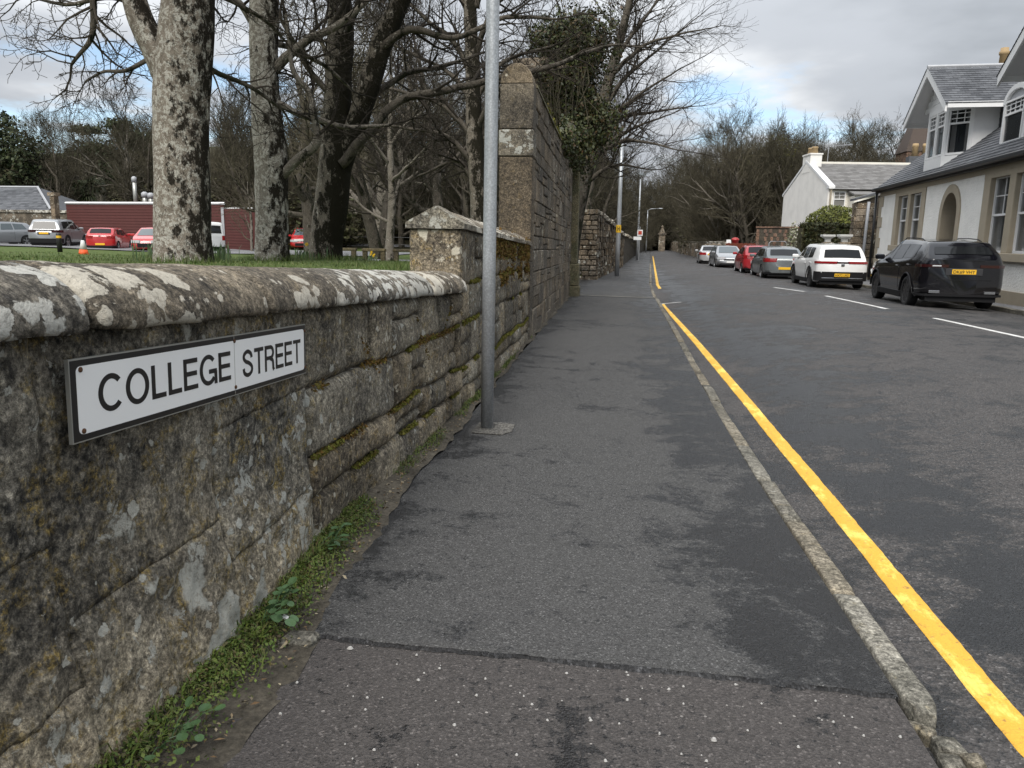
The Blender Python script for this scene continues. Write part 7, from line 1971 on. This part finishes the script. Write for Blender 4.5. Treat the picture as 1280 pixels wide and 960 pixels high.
# walls, hedge, gates between house and cottage ---------------------------
M_hedge2 = leaf_mat('hedge_dark', [(0.012, 0.018, 0.006), (0.025, 0.032, 0.009), (0.045, 0.048, 0.013), (0.03, 0.022, 0.010)])
hd = thing('clipped_hedge', (10, 41, 0), 'long clipped hedge on the bank behind the white SUV', 'hedge')
r = random.Random(17); mb = MB(); leaf_cloud(mb, 9000, boxs(9.2, 12.4, 40.6, 42.0, 0.9, 2.38), 0.06, r); mb.build('foliage', M_hedge2, hd)
mb = MB(); mb.box(9.1, 12.0, 40.8, 41.8, -0.2, 2.2); mb.build('stems', M_thick, hd)
bs = thing('domed_bush', (10.7, 43, 0), 'rounded clipped bush rising above the hedge in front of the white cottage', 'bush')
mb = MB(); leaf_cloud(mb, 8000, ellip((11.15, 43.2, 2.3), (1.4, 1.2, 1.12), 0.12, 0.10, 3), 0.055, r); mb.build('foliage', M_hedge, bs)
mb = MB(); mb.lathe([(0.3, -0.2), (1.1, 1.6), (1.15, 2.3), (0.65, 3.0), (0.1, 3.15)], (11.15, 43.2, 0), 14); mb.build('stems', M_thick, bs)
M_gable2 = harl('weathered_white', (0.52, 0.52, 0.50), 20, 0.02)
for x, y, lab in ((8.78, 33.4, 'right hand white stone gate pier cap behind the white SUV'), (8.42, 34.6, 'left hand white stone gate pier cap behind the white SUV')):
    x += 0.35
    gpp = thing('gate_pier', (x, y, -0.1), lab, 'pier')
    mb = MB(); mb.box(x-0.2, x+0.2, y-0.2, y+0.2, -0.4, 1.5, Matrix.Identity(4), ch=0.02); mb.build('shaft', M_rubble, gpp)
    mb = MB(); mb.loft([[V((x+s*a, y+s*b, z)) for a, b in ((-1, -1), (1, -1), (1, 1), (-1, 1))] for s, z in ((0.11, 1.503), (0.11, 1.63), (0.25, 1.73), (0.25, 1.80), (0.24, 1.81))]); mb.build('cap', M_gable2, gpp)
gw = thing('garden_wall', (10.2, 40.4, 0), 'dark rubble retaining wall under the clipped hedge', 'wall')
mb = MB(); mb.box(9.6, 12.2, 40.2, 40.75, -0.6, 1.35); mb.build('wall_core', M_mortar, gw)
rg = random.Random(19); z = -0.3
while z < 1.3:
    h = rg.uniform(0.2, 0.3); x = 9.6
    while x < 11.2: w = rg.uniform(0.3, 0.5); rub(x+w/2, 40.18, z+h/2, w/2-0.01, 0.06, h/2-0.01, M_rubble, gw); x += w
    z += h
bw = thing('brick_wall', (9.3, 48, 0), 'brown red stone wall stepping back between the red fence and the hedge', 'wall')
mb = MB(); mb.loft([[V((x, y, -0.6)), V((x, y, 2.35)), V((x+0.15, y+0.5, 2.35)), V((x+0.15, y+0.5, -0.6))] for x, y in ((8.55, 51.0), (11.6, 49.8))]); mb.build('wall_core', M_mortar, bw)
z = -0.2
while z < 2.25:
    h = rg.uniform(0.2, 0.3); x = 8.55
    while x < 11.4:
        w = rg.uniform(0.3, 0.55); y = lerp(51.0, 49.8, (x-8.55)/3.05); rub(x+w/2, y-0.02, z+h/2, w/2-0.012, 0.05, h/2-0.012, M_rubble2, bw); x += w
    z += h
mb = MB(); mb.loft([[V((x, y-0.06, 2.353)), V((x, y-0.06, 2.45)), V((x+0.15, y+0.56, 2.45)), V((x+0.15, y+0.56, 2.353))] for x, y in ((8.5, 51.02), (11.6, 49.8))]); mb.build('coping', M_rubble2, bw)
M_fence = plain('fence_red', (0.20, 0.045, 0.02), 0.7, grime=0.3)
fe = thing('timber_fence', (8.5, 58, -0.2), 'red brown vertical board fence behind the parked cars', 'fence')
for k in range(22):
    t_ = k/22; x = lerp(7.35, 9.9, t_)+0.35; y = lerp(58.5, 53.5, t_)
    mb = MB(); Mx = TR((x, y, 0)) @ Matrix.Rotation(math.atan2(-5, 2.55), 4, 'Z'); mb.box(0.0, 0.24, -0.015, 0.015, -0.4, 1.36+0.03*(k % 2), Mx, ch=0.004); mb.build('board', M_fence, fe)
mb = MB(); mb.tube([(7.75, 58.55, 0.3), (10.25, 53.55, 0.3)], 0.05, 4); mb.tube([(7.75, 58.55, 1.1), (10.25, 53.55, 1.1)], 0.05, 4); mb.build('rail', M_fence, fe)
pb = thing('post_box', (8.4, 58.8, -0.2), 'red post box top with a white notice above the red fence', 'post box')
M_prd = plain('postbox_red', (0.33, 0.02, 0.02), 0.4)
mb = MB(); mb.lathe([(0.25, 0), (0.25, 1.75), (0.30, 1.78), (0.30, 1.84), (0.2, 1.95), (0.03, 2.0)], (8.45, 59.2, -0.2), 16); mb.build('body', M_prd, pb, True)
mb = MB(); mb.box(7.8, 8.12, 59.0, 59.03, 1.2, 1.62); mb.build('notice', M_signwhite, pb)
ho = thing('metal_gate', (8.9, 46.8, 0), 'grey tubular hoop gate beside the brown stone wall', 'gate')
mb = MB(); mb.tube([(8.65, 47, -0.3), (8.65, 47, 1.4), (8.75, 47, 1.52), (9.55, 47, 1.52), (9.65, 47, 1.4), (9.65, 47, -0.3)], 0.03, 6); mb.build('frame', M_pipe, ho)
mb = MB()
for k in range(5): mb.tube([(8.65, 47, 0.15+k*0.24), (9.65, 47, 0.15+k*0.24)], 0.016, 5)
mb.build('bars', M_pipe, ho)
cl = thing('climbing_shrub', (9.55, 45.3, 0), 'pale flowering shrub leaning against the end of the brown stone wall', 'shrub')
mb = MB(); leaf_cloud(mb, 500, ellip((9.75, 46.0, 1.7), (0.3, 0.3, 0.75), 0.6, 0.5, 2), 0.07, r); mb.build('foliage', leaf_mat('pale_leaf', [(0.45, 0.43, 0.38), (0.16, 0.17, 0.08), (0.3, 0.3, 0.22)]), cl)
mb = MB(); mb.tube([(9.75, 46, -0.3), (9.78, 46, 1.2), (9.7, 46, 2.2)], 0.04, 6); mb.build('stems', M_twig2, cl)

# left side buildings -----------------------------------------------------
M_shed = plain('shed_red', (0.085, 0.018, 0.014), 0.7, grime=0.3, scale=2)
sh_ = thing('timber_shed', (-33, 52, 0.3), 'long dark red timber boarded shed behind the car park', 'shed')
def plank_wall(a, b, z0, z1, par):
    a = V(a); b = V(b); d = b-a; L = d.length; ang = math.atan2(d.y, d.x); n = int((z1-z0)/0.2)
    for k in range(n):
        zz = z0+(z1-z0)*k/n; Mx = TR((a.x, a.y, 0)) @ Matrix.Rotation(ang, 4, 'Z')
        mb = MB(); i = len(mb.v); h = (z1-z0)/n
        P = [(0, 0.0, zz), (L, 0, zz), (L, -0.025, zz+0.004), (0, -0.025, zz+0.004), (0, 0.0, zz+h-0.004), (L, 0.0, zz+h-0.004)]
        mb.v = [Mx @ V(q) for q in P]; mb.f = [(3, 2, 5, 4), (0, 1, 2, 3)]; mb.build('plank', M_shed, par)
plank_wall((-42.2, 54.5), (-28.2, 52.4), 0.0, 3.55, sh_); plank_wall((-28.2, 52.3), (-24.9, 50.0), 0.0, 3.2, sh_)
mb = MB(); mb.box(-42.0, -27.0, 54.7, 60, 0, 3.1); mb.build('shed_core', M_shed, sh_)
mb = MB(); mb.tube([(-42.2, 54.45, 3.6), (-28.1, 52.35, 3.6)], 0.09, 4); mb.tube([(-28.1, 52.25, 3.25), (-24.8, 49.95, 3.2)], 0.04, 4); mb.build('capping', M_signwhite, sh_)
mb = MB(); mb.box(-28.3, -28.1, 52.15, 52.35, 0, 3.3); mb.build('corner_post', M_lead, sh_)
for px, zt_, rr_ in ((-37.4, 5.6, 0.15), (-36.6, 4.45, 0.20), (-36.1, 4.38, 0.20)):
    fl = thing('flue_pipe', (px, 56, 3), {-37.4: 'tall thin metal flue rising behind the red shed', -36.6: 'left one of two short metal flues on the shed roof', -36.1: 'right one of two short metal flues, next to the sycamore trunk'}[px], 'flue')
    mb = MB(); mb.lathe([(rr_, 3.0), (rr_, zt_)], (px, 56, 0), 12); mb.build('pipe', M_alu, fl, True)
    mb = MB(); mb.lathe([(rr_*1.25, zt_-0.3), (rr_*1.25, zt_+0.02), (rr_*0.5, zt_+0.12)], (px, 56, 0), 12); mb.build('cowl', M_lead, fl, True)
lb = thing('stone_barn', (-52, 60, 0.3), 'low stone building with a grey slate hipped roof at the far left', 'building')
mb = MB(); mb.box(-66, -46.4, 58.0, 65, -0.2, 3.1); mb.build('wall', M_rubble, lb)
rg = random.Random(23); z = 0.3
while z < 3.1:
    h = rg.uniform(0.25, 0.35); x = -57
    while x < -46.8: w = rg.uniform(0.5, 0.9); w = min(w, -46.4-x); rub(x+w/2, 57.97, z+h/2, w/2-0.02, 0.05, h/2-0.02, M_rubble, lb); x += w
    z += h
mb = MB(); mb.loft([[V((-66.4, y, z)), V((xr, y, z))] for y, z, xr in ((57.6, 3.1, -46), (61.2, 5.1, -50.0), (61.8, 5.1, -50.0), (65.4, 3.1, -46))], closed=False); mb.v += [V((-46, 57.6, 3.1)), V((-46, 65.4, 3.1)), V((-50, 61.8, 5.1)), V((-50, 61.2, 5.1))]; n_ = len(mb.v); mb.f.append((n_-4, n_-3, n_-2, n_-1)); mb.build('roof_deck', M_slate, lb)
mb = MB(); shingles(mb, V((-62, 57.5, 3.12)), V((1, 0, 0)), V((0, 3.6, 2.0)).normalized(), 16, 4.1, 0.4, 0.3, 0.015, rr, lambda a, b: a < 16-b*0.97); o = mb.build('roof_slates', M_slate, lb); o['kind'] = 'stuff'
mb = MB(); mb.tube([(-50, 61.3, 5.2), (-46, 57.6, 3.2)], 0.1, 6); mb.tube([(-66, 61.5, 5.2), (-50, 61.5, 5.2)], 0.1, 6); mb.build('ridge', M_lead, lb)
gpl = thing('gate_pier', (-42.6, 53.9, 0.3), 'square stone pier at the left end of the red shed', 'pier')
mb = MB(); mb.box(-43.05, -42.7, 53.9, 54.4, 0.2, 4.1); mb.build('shaft', M_rubble, gpl); mb = MB(); mb.box(-43.15, -42.6, 53.8, 54.5, 4.103, 4.35); mb.build('cap', M_rubble, gpl)
lw2 = thing('boundary_wall', (-48, 56, 0.3), 'brown stone wall in front of the slate roofed building at the far left', 'wall')
mb = MB(); mb.box(-60, -43.1, 56.0, 56.4, -0.2, 2.9); mb.build('wall_core', M_rubble, lw2)
mb = MB(); mb.box(-60, -43.1, 55.9, 56.5, 2.903, 3.1); mb.build('coping', M_coping, lw2)
ru = thing('ruined_house', (-53, 71, 1), 'pale ruined gable among the dark trees behind the red shed', 'ruin')
for a, b, z1 in ((-55.0, -53.5, 7.0), (-51.9, -50.6, 6.6)):
    mb = MB(); mb.box(a, b, 70.5, 71.4, 0, z1, Matrix.Identity(4), ch=0.1); mb.v = [v+V((0.3*nz(v.x, v.y, v.z, 0.9), 0, 0.35*nz(v.z, v.x, v.y, 0.7))) for v in mb.v]; mb.build('wall', M_cap, ru)
mb = MB(); mb.box(-60, -54, 70.0, 70.6, 0, 5.4, Matrix.Identity(4)); mb.build('wall', M_rubble, ru)
pm = thing('palm_tree', (-48.9, 66, 0.4), 'spiky cabbage palm in front of the pale ruin', 'tree'); r = random.Random(29)
mb = MB(); lf = MB()
for (x, z) in ((-48.9, 4.6), (-48.2, 5.8), (-49.6, 5.4)):
    mb.tube([(-48.9, 66, 0), (-48.9, 66, 3), (x, 66, z)], [0.25, 0.2, 0.15], 8)
    for k in range(130):
        d = rvec(r).normalized(); d.z = d.z*0.8+0.15; L = r.uniform(0.9, 1.5); c = V((x, 66, z)); s = d.orthogonal().normalized()*0.05
        m = c+d*L*0.6; e = c+d*L+V((0, 0, -0.45*L)); lf.quad(c-s, c+s, m+s, m-s); lf.tri(m-s, m+s, e)
mb.build('trunk', M_bark_far, pm, True); lf.build('crown', M_conif, pm)
